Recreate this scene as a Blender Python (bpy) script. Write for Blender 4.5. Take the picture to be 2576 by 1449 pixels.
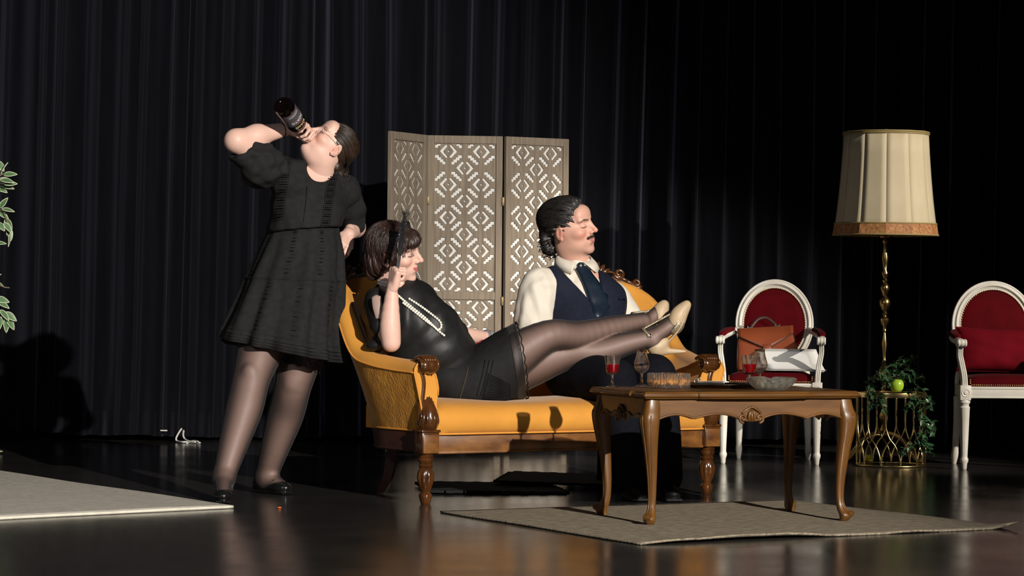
import bpy, bmesh, math, random
import numpy as np
from mathutils import Vector, Matrix, Euler

for _o in list(bpy.data.objects):
    bpy.data.objects.remove(_o, do_unlink=True)
SC = bpy.context.scene
COL = SC.collection
R = math.radians
random.seed(7)
RNG = np.random.default_rng(7)

# ---------------------------------------------------------------- camera
FPX, CX, CY = 7000.0, 1288.0, 724.5
CAM = Vector((0.0, -12.0, 0.9))
ROLL, PITCH = R(0.5), math.atan((740 - CY) / FPX)
CROT = Matrix.Rotation(math.pi / 2 + PITCH, 3, 'X') @ Matrix.Rotation(ROLL, 3, 'Z')
_cam = bpy.data.cameras.new('camera')
_cam.sensor_width = 36.0
_cam.lens = FPX / 2576.0 * 36.0
_cam.clip_end = 200
camo = bpy.data.objects.new('camera', _cam)
COL.objects.link(camo)
camo.matrix_world = Matrix.Translation(CAM) @ CROT.to_4x4()
SC.camera = camo

# ---------------------------------------------------------------- world, stage lights, added fill, exposure
wd = bpy.data.worlds.new('house_dark')
SC.world = wd
wd.use_nodes = True
wd.node_tree.nodes['Background'].inputs[0].default_value = (0.80, 0.85, 1.0, 1)
wd.node_tree.nodes['Background'].inputs[1].default_value = 0.020


def spot(name, loc, aim, power, size, blend, radius, col):
    l = bpy.data.lights.new(name, 'SPOT')
    l.energy, l.spot_size, l.spot_blend, l.shadow_soft_size, l.color = power, R(size), blend, radius, col
    o = bpy.data.objects.new(name, l)
    COL.objects.link(o)
    o.location = loc
    o.rotation_euler = (Vector(aim) - Vector(loc)).to_track_quat('-Z', 'Y').to_euler()
    return o


spot('stage_spotlight', (6.5, -15.2, 5.4), (-1.75, 0.8, 1.15), 18500, 25.5, 0.5, 0.07, (1.0, 0.945, 0.87))
spot('side_spotlight', (9.7, -4.6, 4.9), (2.05, 2.9, 0.95), 6000, 13.6, 0.45, 0.06, (1.0, 0.92, 0.82))
spot('added_fill_light', (-5.0, -13.5, 5.2), (-1.9, 2.0, 1.2), 900, 30, 0.9, 0.5, (0.86, 0.90, 1.0))  # added dim fill from the left, lifts left curtain and shadows; no known lamp
SC.view_settings.view_transform = 'Standard'
SC.view_settings.look = 'None'
SC.view_settings.gamma = 1.0
SC.view_settings.use_curve_mapping = False
SC.view_settings.exposure = 0.0


# ---------------------------------------------------------------- pixels to places
def ray(px, py):
    d = CROT @ Vector(((px - CX) / FPX, -(py - CY) / FPX, -1.0))
    return d / d.y


def W(px, py, d):
    """the point seen at pixel (px, py) at distance d in front of the camera"""
    return CAM + ray(px, py) * d


def G(px, py, z=0.0):
    """the point seen at pixel (px, py) on the level z"""
    r = ray(px, py)
    return CAM + r * ((z - CAM.z) / r.z)


# ---------------------------------------------------------------- materials
MATS = {}


def nodes_of(name):
    m = bpy.data.materials.new(name)
    m.use_nodes = True
    nt = m.node_tree
    return m, nt, nt.nodes['Principled BSDF']


def N(nt, typ, **kw):
    n = nt.nodes.new(typ)
    for k, v in kw.items():
        setattr(n, k, v)
    return n


def L(nt, a, b):
    nt.links.new(a, b)


def mat(name, col, rough=0.5, metal=0.0, var=0.12, scale=20.0, bump=0.0, bscale=None, stretch=(1, 1, 1), col2=None,
        sheen=0.0, spec=0.5, coat=0.0, attr=None, detail=4.0, rvar=0.0, emit=None, dist=0.002, coords='Object', sub=0.0):
    m, nt, p = nodes_of(name)
    tc = N(nt, 'ShaderNodeTexCoord')
    mp = N(nt, 'ShaderNodeMapping')
    mp.inputs['Scale'].default_value = stretch
    L(nt, tc.outputs[coords], mp.inputs['Vector'])
    nz = N(nt, 'ShaderNodeTexNoise')
    nz.inputs['Scale'].default_value = scale
    nz.inputs['Detail'].default_value = detail
    L(nt, mp.outputs[0], nz.inputs['Vector'])
    mx = N(nt, 'ShaderNodeMix', data_type='RGBA')
    c2 = col2 if col2 else tuple(c * (1 - var) for c in col)
    c1 = col if col2 else tuple(min(1, c * (1 + var)) for c in col)
    mx.inputs['A'].default_value = (*c2, 1)
    mx.inputs['B'].default_value = (*c1, 1)
    rp = N(nt, 'ShaderNodeMapRange')
    rp.inputs['From Min'].default_value = 0.3
    rp.inputs['From Max'].default_value = 0.7
    L(nt, nz.outputs['Fac'], rp.inputs['Value'])
    L(nt, rp.outputs[0], mx.inputs['Factor'])
    out = mx.outputs['Result']
    if attr:
        at = N(nt, 'ShaderNodeAttribute', attribute_name=attr)
        mu = N(nt, 'ShaderNodeMix', data_type='RGBA', blend_type='MULTIPLY')
        mu.inputs['Factor'].default_value = 1
        L(nt, at.outputs['Color'], mu.inputs['A'])
        L(nt, out, mu.inputs['B'])
        out = mu.outputs['Result']
    L(nt, out, p.inputs['Base Color'])
    p.inputs['Roughness'].default_value = rough
    if rvar:
        rr = N(nt, 'ShaderNodeMapRange')
        rr.inputs['To Min'].default_value = max(0.02, rough - rvar)
        rr.inputs['To Max'].default_value = min(1, rough + rvar)
        L(nt, nz.outputs['Fac'], rr.inputs['Value'])
        L(nt, rr.outputs[0], p.inputs['Roughness'])
    p.inputs['Metallic'].default_value = metal
    p.inputs['Specular IOR Level'].default_value = spec
    p.inputs['Coat Weight'].default_value = coat
    p.inputs['Coat Roughness'].default_value = 0.12
    if sheen:
        p.inputs['Sheen Weight'].default_value = sheen
        p.inputs['Sheen Roughness'].default_value = 0.35
    if sub:
        p.inputs['Subsurface Weight'].default_value = sub
        p.inputs['Subsurface Radius'].default_value = (0.012, 0.005, 0.003)
        p.inputs['Subsurface Scale'].default_value = 1.0
    if bump:
        n2 = N(nt, 'ShaderNodeTexNoise')
        n2.inputs['Scale'].default_value = bscale or scale
        n2.inputs['Detail'].default_value = detail
        L(nt, mp.outputs[0], n2.inputs['Vector'])
        b = N(nt, 'ShaderNodeBump')
        b.inputs['Strength'].default_value = bump
        b.inputs['Distance'].default_value = dist
        L(nt, n2.outputs['Fac'], b.inputs['Height'])
        L(nt, b.outputs[0], p.inputs['Normal'])
    MATS[name] = m
    return m


def glass_mat(name, col=(1, 1, 1), rough=0.0, ior=1.45, thin=0.0):
    m, nt, p = nodes_of(name)
    p.inputs['Base Color'].default_value = (*col, 1)
    p.inputs['Roughness'].default_value = rough
    p.inputs['Transmission Weight'].default_value = 1.0
    p.inputs['IOR'].default_value = ior
    if thin:
        # thin-walled glass: most light passes straight through
        tr = N(nt, 'ShaderNodeBsdfTransparent')
        mx = N(nt, 'ShaderNodeMixShader')
        mx.inputs[0].default_value = thin
        L(nt, p.outputs[0], mx.inputs[1])
        L(nt, tr.outputs[0], mx.inputs[2])
        L(nt, mx.outputs[0], nt.nodes['Material Output'].inputs['Surface'])
    MATS[name] = m
    return m


# ---------------------------------------------------------------- mesh building: every shape is (verts, faces)
def link(name, me, m=None, parent=None, smooth=True):
    if m is not None:
        for x in (m if isinstance(m, (list, tuple)) else [m]):
            me.materials.append(x)
    if smooth is not False:
        me.polygons.foreach_set('use_smooth', np.ones(len(me.polygons), bool))
        if smooth != 'all':
            me.set_sharp_from_angle(angle=R(38 if smooth is True else smooth))
    o = bpy.data.objects.new(name, me)
    COL.objects.link(o)
    if parent is not None:
        o.parent = parent
    return o


def join(parts):
    V, Fc, o = [], [], 0
    for v, f in parts:
        v = np.asarray(v, float).reshape(-1, 3)
        V.append(v)
        if isinstance(f, np.ndarray):
            Fc.extend((f + o).tolist())
        else:
            Fc.extend([[i + o for i in q] for q in f])
        o += len(v)
    return np.concatenate(V), Fc


def mesh(name, parts, m=None, parent=None, smooth=True, uv=None):
    if isinstance(parts, tuple):
        parts = [parts]
    V, Fc = join(parts)
    me = bpy.data.meshes.new(name)
    me.from_pydata(V.tolist(), [], Fc)
    me.validate()
    return link(name, me, m, parent, smooth)


def thing(name, label, cat, loc=(0, 0, 0), rz=0.0, group=None):
    o = bpy.data.objects.new(name, None)
    o.empty_display_size = 0.1
    COL.objects.link(o)
    o.location = loc
    o.rotation_euler = (0, 0, rz)
    return tag(o, label, cat, group)


def tag(o, label=None, cat=None, group=None, kind=None):
    if label:
        o['label'] = label
    if cat:
        o['category'] = cat
    if group:
        o['group'] = group
    if kind:
        o['kind'] = kind
    return o


def xf(part, loc=(0, 0, 0), rot=None, scale=None):
    v, f = part
    v = np.asarray(v, float)
    if scale is not None:
        v = v * np.asarray(scale)
    if rot is not None:
        if not isinstance(rot, Matrix):
            rot = Euler(rot).to_matrix()
        v = v @ np.array(rot).T
    return v + np.asarray(loc), f


def box(c, s, bev=0.0, seg=2):
    """box with centre c and size s, its edges rounded"""
    bm = bmesh.new()
    bmesh.ops.create_cube(bm, size=1.0)
    for v in bm.verts:
        v.co = Vector((v.co.x * s[0], v.co.y * s[1], v.co.z * s[2]))
    if bev:
        bmesh.ops.bevel(bm, geom=bm.edges[:], offset=bev, segments=seg, affect='EDGES', profile=0.5)
    bm.verts.index_update()
    v = np.array([x.co for x in bm.verts]) + np.asarray(c)
    f = [[q.index for q in x.verts] for x in bm.faces]
    bm.free()
    return v, f


def beam(a, b, w, t, up=(0, 0, 1), bev=0.0):
    """bar from a to b, w wide across, t thick along up"""
    a, b, up = Vector(a), Vector(b), Vector(up)
    x = (b - a)
    ln = x.length
    x.normalize()
    y = up.cross(x).normalized()
    z = x.cross(y)
    M = Matrix((x, y, z)).transposed()
    return xf(box((0, 0, 0), (ln, w, t), bev), (a + b) / 2, M)


def lathe(prof, n=24, c=(0, 0, 0), lobes=None):
    """profile [(r, z)] turned about z; lobes(r, z, angle) -> r may flute it"""
    V, Fc = [], []
    for r, z in prof:
        for i in range(n):
            a = 2 * math.pi * i / n
            rr = lobes(r, z, a) if lobes else r
            V.append((c[0] + rr * math.cos(a), c[1] + rr * math.sin(a), c[2] + z))
    for j in range(len(prof) - 1):
        for i in range(n):
            k = (i + 1) % n
            Fc.append([j * n + i, j * n + k, (j + 1) * n + k, (j + 1) * n + i])
    if prof[0][0] > 1e-5:
        Fc.append(list(range(n))[::-1])
    if prof[-1][0] > 1e-5:
        Fc.append([(len(prof) - 1) * n + i for i in range(n)])
    return np.array(V), Fc


def spline(pts, n=8, closed=False):
    """Catmull-Rom through the points (any number of columns)"""
    P = np.asarray([tuple(p) for p in pts], float)
    m = len(P)
    out = []
    rng = range(m if closed else m - 1)
    for i in rng:
        if closed:
            p0, p1, p2, p3 = P[(i - 1) % m], P[i], P[(i + 1) % m], P[(i + 2) % m]
        else:
            p1, p2 = P[i], P[i + 1]
            p0 = P[i - 1] if i > 0 else 2 * p1 - p2
            p3 = P[i + 2] if i + 2 < m else 2 * p2 - p1
        for t in np.arange(n) / n:
            out.append(0.5 * ((2 * p1) + (-p0 + p2) * t + (2 * p0 - 5 * p1 + 4 * p2 - p3) * t ** 2 + (-p0 + 3 * p1 - 3 * p2 + p3) * t ** 3))
    if not closed:
        out.append(P[-1])
    return np.array(out)


def tube(path, rad, n=8, closed=False, flat=1.0, up=None, caps=True):
    """round bar along a path; rad may be a list; flat squeezes it along the second axis"""
    P = np.asarray([tuple(p) for p in path], float)
    m = len(P)
    rad = np.broadcast_to(np.asarray(rad, float), (m,))
    T = np.zeros_like(P)
    for i in range(m):
        a = P[(i - 1) % m] if (closed or i > 0) else P[i]
        b = P[(i + 1) % m] if (closed or i < m - 1) else P[i]
        t = b - a
        T[i] = t / (np.linalg.norm(t) + 1e-12)
    ref = np.array(up if up is not None else (0, 0, 1.0), float)
    if up is None and abs(T[0] @ ref) > 0.9:
        ref = np.array((1.0, 0, 0))
    nrm = ref - T[0] * (T[0] @ ref)
    nrm /= np.linalg.norm(nrm) + 1e-12
    V = []
    for i in range(m):
        if up is not None:
            q = ref - T[i] * (T[i] @ ref)
        else:
            q = nrm - T[i] * (T[i] @ nrm)
        if np.linalg.norm(q) > 1e-6:
            nrm = q / np.linalg.norm(q)
        bn = np.cross(T[i], nrm)
        for k in range(n):
            a = 2 * math.pi * k / n
            V.append(P[i] + rad[i] * (math.cos(a) * bn + flat * math.sin(a) * nrm))
    Fc = []
    for i in range(m if closed else m - 1):
        j = (i + 1) % m
        for k in range(n):
            l = (k + 1) % n
            Fc.append([i * n + k, i * n + l, j * n + l, j * n + k])
    if caps and not closed:
        Fc.append(list(range(n))[::-1])
        Fc.append([(m - 1) * n + k for k in range(n)])
    return np.array(V), Fc


def loft(rings, closed=True, caps=(False, False), loop=False):
    """rings: list of (k, 3) arrays"""
    k = len(rings[0])
    V = np.concatenate([np.asarray(r, float) for r in rings])
    Fc = []
    m = len(rings)
    for i in range(m if loop else m - 1):
        j = (i + 1) % m
        for a in range(k if closed else k - 1):
            b = (a + 1) % k
            Fc.append([i * k + a, i * k + b, j * k + b, j * k + a])
    if caps[0]:
        Fc.append(list(range(k))[::-1])
    if caps[1]:
        Fc.append([(m - 1) * k + a for a in range(k)])
    return V, Fc


def plate(outlines, depth, bev=0.0, seg=1):
    """flat sheet in the xy plane cut to the outlines (first outer, others holes), depth thick about z=0"""
    cu = bpy.data.curves.new('tmp_plate', 'CURVE')
    cu.dimensions = '2D'
    cu.fill_mode = 'BOTH'
    cu.extrude = depth / 2 - bev
    cu.bevel_depth = bev
    cu.bevel_resolution = seg - 1
    for ol in outlines:
        s = cu.splines.new('POLY')
        s.points.add(len(ol) - 1)
        s.points.foreach_set('co', np.array([(p[0], p[1], 0, 1) for p in ol], float).ravel())
        s.use_cyclic_u = True
    o = bpy.data.objects.new('tmp_plate', cu)
    me = bpy.data.meshes.new_from_object(o)
    v = np.array([x.co for x in me.vertices])
    f = [list(p.vertices) for p in me.polygons]
    bpy.data.objects.remove(o)
    bpy.data.curves.remove(cu)
    bpy.data.meshes.remove(me)
    return v, f


def ball(c, r, n=10, rot=None):
    r = (r, r, r) if np.isscalar(r) else r
    prof = [(max(1e-6, math.sin(math.pi * i / n)), -math.cos(math.pi * i / n)) for i in range(n + 1)]
    return xf(lathe(prof, 2 * n if n < 10 else int(1.6 * n)), c, rot, r)


def spiral(c, r0, r1, a0, turns, n=26, ax=(0, 2)):
    """flat spiral points in the plane of the two given axes about c"""
    out = []
    for i in range(n):
        t = i / (n - 1)
        a = a0 + turns * 2 * math.pi * t
        r = r0 + (r1 - r0) * t
        p = list(c)
        p[ax[0]] += r * math.cos(a)
        p[ax[1]] += r * math.sin(a)
        out.append(p)
    return out


# ---------------------------------------------------------------- soft bodies: blended distance fields turned into one skin
def f_cap(a, b, ra, rb):
    a, b = np.array(a, float), np.array(b, float)
    ba = b - a
    bb = float(ba @ ba) + 1e-12

    def fn(X, Y, Z):
        h = np.clip(((X - a[0]) * ba[0] + (Y - a[1]) * ba[1] + (Z - a[2]) * ba[2]) / bb, 0, 1)
        return np.sqrt((X - a[0] - h * ba[0]) ** 2 + (Y - a[1] - h * ba[1]) ** 2 + (Z - a[2] - h * ba[2]) ** 2) - (ra + (rb - ra) * h)
    r = max(ra, rb)
    return fn, np.minimum(a, b) - r, np.maximum(a, b) + r


def f_ell(c, r, M=None):
    c = np.array(c, float)
    r = np.array(r, float)
    A = np.eye(3) if M is None else np.array(M, float)   # columns: the ellipsoid's axes

    def fn(X, Y, Z):
        dx, dy, dz = X - c[0], Y - c[1], Z - c[2]
        k0 = k1 = 0
        for i in range(3):
            l = dx * A[0, i] + dy * A[1, i] + dz * A[2, i]
            k0 = k0 + (l / r[i]) ** 2
            k1 = k1 + (l / r[i] ** 2) ** 2
        k0 = np.sqrt(k0)
        return k0 * (k0 - 1) / (np.sqrt(k1) + 1e-9)
    e = np.sqrt(((A * r[None, :]) ** 2).sum(1))
    return fn, c - e, c + e


def f_box(c, s, rr, M=None):
    c = np.array(c, float)
    s = np.array(s, float) / 2 - rr
    A = np.eye(3) if M is None else np.array(M, float)

    def fn(X, Y, Z):
        dx, dy, dz = X - c[0], Y - c[1], Z - c[2]
        q = [np.abs(dx * A[0, i] + dy * A[1, i] + dz * A[2, i]) - s[i] for i in range(3)]
        out = np.sqrt(sum(np.maximum(t, 0) ** 2 for t in q))
        return out + np.minimum(np.maximum(np.maximum(q[0], q[1]), q[2]), 0) - rr
    e = (np.abs(A) * (s + rr)[None, :]).sum(1)
    return fn, c - e, c + e


def f_half(planes, lo, hi):
    """inside of all the (point, outward normal) planes"""
    pl = []
    for p, n in planes:
        n = np.array(n, float)
        n /= np.linalg.norm(n)
        pl.append((n, float(n @ np.array(p, float))))

    def fn(X, Y, Z):
        d = -1e3
        for n, k in pl:
            d = np.maximum(d, X * n[0] + Y * n[1] + Z * n[2] - k)
        return d
    return fn, np.array(lo, float), np.array(hi, float)


def chain(pts, rads, k=0.02):
    return [('u', k, f_cap(pts[i], pts[i + 1], rads[i], rads[i + 1])) for i in range(len(pts) - 1)]


def skin(prims, h, smooth=0):
    """blend the primitives ('u' add, 's' cut away) and return (verts, faces)"""
    lo = np.min([p[2][1] for p in prims if p[0] == 'u'], 0) - 3 * h
    hi = np.max([p[2][2] for p in prims if p[0] == 'u'], 0) + 3 * h
    n = np.ceil((hi - lo) / h).astype(int) + 1
    D = np.full(tuple(n), 0.5, np.float32)
    ax = [(lo[i] + h * np.arange(n[i])).astype(np.float32) for i in range(3)]
    for op, k, (fn, a, b) in prims:
        mg = k + 3 * h + (0.05 if op == 'u' else 0)
        i0 = np.clip(np.floor((a - mg - lo) / h).astype(int), 0, n - 1)
        i1 = np.clip(np.ceil((b + mg - lo) / h).astype(int) + 1, 1, n)
        if (i1 <= i0).any():
            continue
        sl = tuple(slice(i0[i], i1[i]) for i in range(3))
        d = fn(ax[0][sl[0]][:, None, None], ax[1][sl[1]][None, :, None], ax[2][sl[2]][None, None, :]).astype(np.float32)
        c = D[sl]
        if op == 'u':
            hh = np.maximum(k - np.abs(c - d), 0)
            D[sl] = np.minimum(c, d) - hh * hh / (4 * k + 1e-9)
        else:
            hh = np.maximum(k - np.abs(c + d), 0)
            D[sl] = np.maximum(c, -d) + hh * hh / (4 * k + 1e-9)
    S = D < 0
    cells = np.zeros(tuple(n - 1), np.uint8)
    corners = [(i, j, k) for i in (0, 1) for j in (0, 1) for k in (0, 1)]
    for i, j, k in corners:
        cells += S[i:n[0] - 1 + i, j:n[1] - 1 + j, k:n[2] - 1 + k]
    act = np.argwhere((cells > 0) & (cells < 8))
    vals = np.stack([D[act[:, 0] + i, act[:, 1] + j, act[:, 2] + k] for i, j, k in corners], 1)
    pos = np.zeros((len(act), 3))
    cnt = np.zeros(len(act))
    ca = np.array(corners, float)
    for a in range(8):
        for b in range(a + 1, 8):
            if abs(ca[a] - ca[b]).sum() != 1:
                continue
            va, vb = vals[:, a], vals[:, b]
            x = (va < 0) != (vb < 0)
            t = np.where(x, va / np.where(x, va - vb, 1), 0)
            pos += x[:, None] * (ca[a] + t[:, None] * (ca[b] - ca[a]))
            cnt += x
    V = lo + h * (act + pos / cnt[:, None])
    idx = np.full(tuple(n - 1), -1, np.int64)
    idx[act[:, 0], act[:, 1], act[:, 2]] = np.arange(len(act))
    Q = []
    for axis in range(3):
        s0 = [slice(None)] * 3
        s1 = [slice(None)] * 3
        s0[axis], s1[axis] = slice(0, -1), slice(1, None)
        e = np.argwhere(S[tuple(s0)] != S[tuple(s1)])
        u, v = (axis + 1) % 3, (axis + 2) % 3
        e = e[(e[:, u] > 0) & (e[:, v] > 0) & (e[:, u] < n[u] - 1) & (e[:, v] < n[v] - 1)]
        q = []
        for du, dv in ((-1, -1), (0, -1), (0, 0), (-1, 0)):
            c = e.copy()
            c[:, u] += du
            c[:, v] += dv
            q.append(idx[c[:, 0], c[:, 1], c[:, 2]])
        q = np.stack(q, 1)
        inside = S[e[:, 0], e[:, 1], e[:, 2]]
        q[~inside] = q[~inside][:, ::-1]
        Q.append(q)
    Q = np.concatenate(Q)
    for _ in range(smooth):
        acc = np.zeros_like(V)
        w = np.zeros(len(V))
        for i in range(4):
            np.add.at(acc, Q[:, i], V[Q[:, (i + 1) % 4]])
            np.add.at(w, Q[:, i], 1)
        V = 0.5 * V + 0.5 * acc / w[:, None]
    return V, Q


def normals(V, Q):
    nn = np.cross(V[Q[:, 2]] - V[Q[:, 0]], V[Q[:, 3]] - V[Q[:, 1]])
    out = np.zeros_like(V)
    for i in range(4):
        np.add.at(out, Q[:, i], nn)
    return out / (np.linalg.norm(out, axis=1)[:, None] + 1e-12)


def big_mesh(name, V, Q, m, parent=None, color=None, smooth='all'):
    """quad skin as one mesh object, optional colour per vertex"""
    me = bpy.data.meshes.new(name)
    me.vertices.add(len(V))
    me.vertices.foreach_set('co', np.asarray(V, np.float32).ravel())
    me.loops.add(len(Q) * 4)
    me.loops.foreach_set('vertex_index', np.asarray(Q, np.int32).ravel())
    me.polygons.add(len(Q))
    me.polygons.foreach_set('loop_start', np.arange(0, len(Q) * 4, 4, dtype=np.int32))
    me.update(calc_edges=True)
    me.validate()
    if color is not None:
        ca = me.color_attributes.new('tint', 'FLOAT_COLOR', 'POINT')
        c4 = np.ones((len(V), 4), np.float32)
        c4[:, :3] = color
        ca.data.foreach_set('color', c4.ravel())
    return link(name, me, m, parent, smooth)
# ================================================================ materials of the set
def floor_material():
    m, nt, p = nodes_of('stage_vinyl')
    tc = N(nt, 'ShaderNodeTexCoord')
    nz = N(nt, 'ShaderNodeTexNoise')
    nz.inputs['Scale'].default_value = 2.2
    nz.inputs['Detail'].default_value = 8
    L(nt, tc.outputs['Object'], nz.inputs['Vector'])
    mp = N(nt, 'ShaderNodeMapping')
    mp.inputs['Scale'].default_value = (1.2, 14, 1)
    mp.inputs['Rotation'].default_value = (0, 0, R(14))
    L(nt, tc.outputs['Object'], mp.inputs['Vector'])
    sc = N(nt, 'ShaderNodeTexNoise')
    sc.inputs['Scale'].default_value = 6
    sc.inputs['Detail'].default_value = 9
    sc.inputs['Roughness'].default_value = 0.75
    L(nt, mp.outputs[0], sc.inputs['Vector'])
    cr = N(nt, 'ShaderNodeMapRange')
    cr.inputs['From Min'].default_value = 0.62
    cr.inputs['From Max'].default_value = 0.78
    L(nt, sc.outputs['Fac'], cr.inputs['Value'])
    mx = N(nt, 'ShaderNodeMix', data_type='RGBA')
    mx.inputs['A'].default_value = (0.032, 0.029, 0.026, 1)
    mx.inputs['B'].default_value = (0.085, 0.076, 0.066, 1)
    L(nt, cr.outputs[0], mx.inputs['Factor'])
    L(nt, mx.outputs['Result'], p.inputs['Base Color'])
    rr = N(nt, 'ShaderNodeMapRange')
    rr.inputs['From Min'].default_value = 0.3
    rr.inputs['From Max'].default_value = 0.7
    rr.inputs['To Min'].default_value = 0.12
    rr.inputs['To Max'].default_value = 0.21
    L(nt, nz.outputs['Fac'], rr.inputs['Value'])
    L(nt, rr.outputs[0], p.inputs['Roughness'])
    p.inputs['Specular IOR Level'].default_value = 0.36
    b = N(nt, 'ShaderNodeBump')
    b.inputs['Strength'].default_value = 0.10
    b.inputs['Distance'].default_value = 0.002
    L(nt, sc.outputs['Fac'], b.inputs['Height'])
    L(nt, b.outputs[0], p.inputs['Normal'])
    return m


M_FLOOR = floor_material()
M_CURT = mat('black_navy_velvet', (0.0040, 0.0042, 0.0060), 0.8, var=0.30, scale=3, sheen=0.95, spec=0.10, stretch=(6, 6, 0.6))
_p = M_CURT.node_tree.nodes['Principled BSDF']
_p.inputs['Sheen Tint'].default_value = (0.72, 0.74, 1.0, 1)
_p.inputs['Sheen Roughness'].default_value = 0.27
M_BLACK = mat('black_masking', (0.004, 0.004, 0.004), 0.9, spec=0.05)
M_RUG = mat('taupe_rug', (0.245, 0.205, 0.150), 0.95, var=0.42, scale=24, bump=1.0, bscale=24, stretch=(1, 4, 1), spec=0.1, dist=0.02, detail=10)
M_RUG2 = mat('pale_felt_rug', (0.50, 0.46, 0.395), 0.95, var=0.26, scale=26, bump=0.8, bscale=26, stretch=(1, 4, 1), spec=0.1, dist=0.012, detail=10)
M_RUGEDGE = mat('pale_rug_edge', (0.62, 0.58, 0.48), 0.9, spec=0.1)
M_FOAM = mat('black_foam', (0.012, 0.012, 0.012), 0.9, var=0.3, scale=120, bump=0.4, spec=0.15)
M_ROPE = mat('white_cord', (0.62, 0.60, 0.55), 0.8, bump=0.3, scale=200)
M_SCREEN = mat('washed_grey_wood', (0.235, 0.190, 0.140), 0.75, scale=7, stretch=(9, 9, 0.7), col2=(0.155, 0.122, 0.090), bump=0.25, detail=7, spec=0.2)
M_SCREENB = mat('white_backing_board', (0.62, 0.61, 0.58), 0.8, var=0.03, spec=0.2)
M_HINGE = mat('dull_brass', (0.16, 0.12, 0.06), 0.5, 1.0)


def tree_lab(o, **kw):
    return o


# ================================================================ floor and back wall
o = mesh('floor', box((0, 0, -0.05), (24, 30, 0.1)), M_FLOOR)
tag(o, 'dark glossy scuffed stage floor', kind='structure')
o = mesh('wall_back', box((0, 6.2, 3.0), (24, 0.1, 6.0)), M_BLACK)
tag(o, 'black stage wall behind the curtains', kind='structure')


# ================================================================ stage curtains: hanging cloth with sharp folds
def curtain(name, ridges, d, z0, label, seed, hem=0.13):
    rn = np.random.default_rng(seed)
    k = 22
    xs, ys, xe, ye = [], [], [], []
    X = [(p - CX) / FPX * d for p in ridges]
    for i in range(len(X) - 1):
        w = X[i + 1] - X[i]
        A = w * rn.uniform(0.42, 0.80)
        pk = rn.uniform(0.66, 0.86)
        sub = rn.uniform(0.0, 0.16)
        for j in range(k):
            t = 1 - (j / k) if j else 0.0
            tx = j / k
            if t < pk:
                q = t / pk
                y = A * (1 - math.cos(math.pi * q ** 0.85)) / 2 + A * sub * math.sin(2 * math.pi * q)
            else:
                q = (t - pk) / (1 - pk)
                y = A * (1 + math.cos(math.pi * q ** 1.25)) / 2
            xs.append(X[i] + w * tx)
            ys.append(y)
    for dx_, y_ in ((0.0, 0.0), (-0.002, 0.03), (-0.012, 0.09), (-0.03, 0.125)):
        xs.append(X[-1] + dx_)
        ys.append(y_)
    xs, ys = np.array(xs), np.array(ys)
    ph = rn.uniform(0, 6.28, 4)
    rings = []
    zs = [z0, z0 + 0.004, z0 + hem, z0 + hem + 0.004, 0.35, 0.6, 0.9, 1.3, 1.8, 2.4, 3.2, 4.2]
    for z in zs:
        t = (z - 1.2) / 2.0
        sx = 0.010 * np.sin(xs * 5.1 + ph[0]) * t + 0.020 * np.sin(xs * 2.3 + ph[1]) * t * abs(t)
        drift = 0.012 * (z - 1.5)
        low = max(0.0, 0.35 - z) / 0.35
        yy = ys * (0.92 + 0.16 * np.sin(xs * 3.3 + ph[2]) * (0.5 - t * 0.3)) + low * 0.012 * np.sin(xs * 60 + ph[3])
        if abs(z - z0 - hem) < 1e-6:
            yy = yy - 0.003
        zz = np.full_like(xs, z)
        if z <= z0 + 0.005:
            zz = z + 0.012 * np.sin(xs * 3.1 + ph[0]) + 0.006 * np.sin(xs * 11 + ph[1])
        rings.append(np.stack([xs + sx + drift, d - 12 + yy, zz], 1))
    o = mesh(name, loft(rings, closed=False), M_CURT, None, 'all')
    sol = o.modifiers.new('cloth_thickness', 'SOLIDIFY')
    sol.thickness = 0.004
    tag(o, label, 'curtain', 'stage curtains')
    return o


curtain('stage_curtain', [-1500, -1390, -1300, -1210, -1090, -1000, -900, -790, -700, -610, -500, -400, -290, -190, -110, -20, 92, 136, 208, 300, 342, 418, 463], 16.62, 0.045,
        'near-black stage curtain hanging behind the leafy plant, ending beside the white cord', 3)
curtain('stage_curtain', [440, 480, 547, 626, 690, 778, 806, 902, 968, 1062, 1084, 1168, 1232, 1312, 1384, 1398, 1458, 1536, 1604, 1680, 1748, 1818, 1887, 1957, 2035, 2112, 2190, 2240, 2312, 2380, 2460, 2500, 2580, 2660, 2720, 2810, 2890, 2990, 3080, 3160, 3260, 3350, 3450, 3540, 3640, 3750, 3850, 3960],
        16.76, 0.03, 'wide black stage curtain hanging behind the screen, the sofa and the lamp', 11)

# white tie cords that hang out below the curtain edge
cp = [W(457, 1078, 16.6), W(449, 1090, 16.58), W(443, 1103, 16.56), G(447, 1110, 0.008), G(462, 1112, 0.008), G(482, 1111, 0.008), G(503, 1114, 0.008)]
cq = [W(462, 1083, 16.6), W(461, 1096, 16.57), W(466, 1105, 16.55), G(476, 1110, 0.012), G(492, 1112, 0.010)]
cr_ = [G(470, 1115, 0.006), G(486, 1109, 0.006), G(498, 1111, 0.006)]
t = thing('tie_cord', 'white knotted tie cord dangling onto the floor below the curtain edge', 'cord', G(462, 1110))
b = np.array(t.location)
for q in (cp, cq, cr_):
    mesh('strand', xf(tube(spline(q, 6), 0.006, 6), -b), M_ROPE, t, 'all')
o = mesh('paper_tag', xf(box((0, 0, 0), (0.042, 0.003, 0.008), 0.001), W(412, 1083, 16.6)), M_ROPE)
tag(o, 'small white tag at the curtain hem', 'tag')


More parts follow.
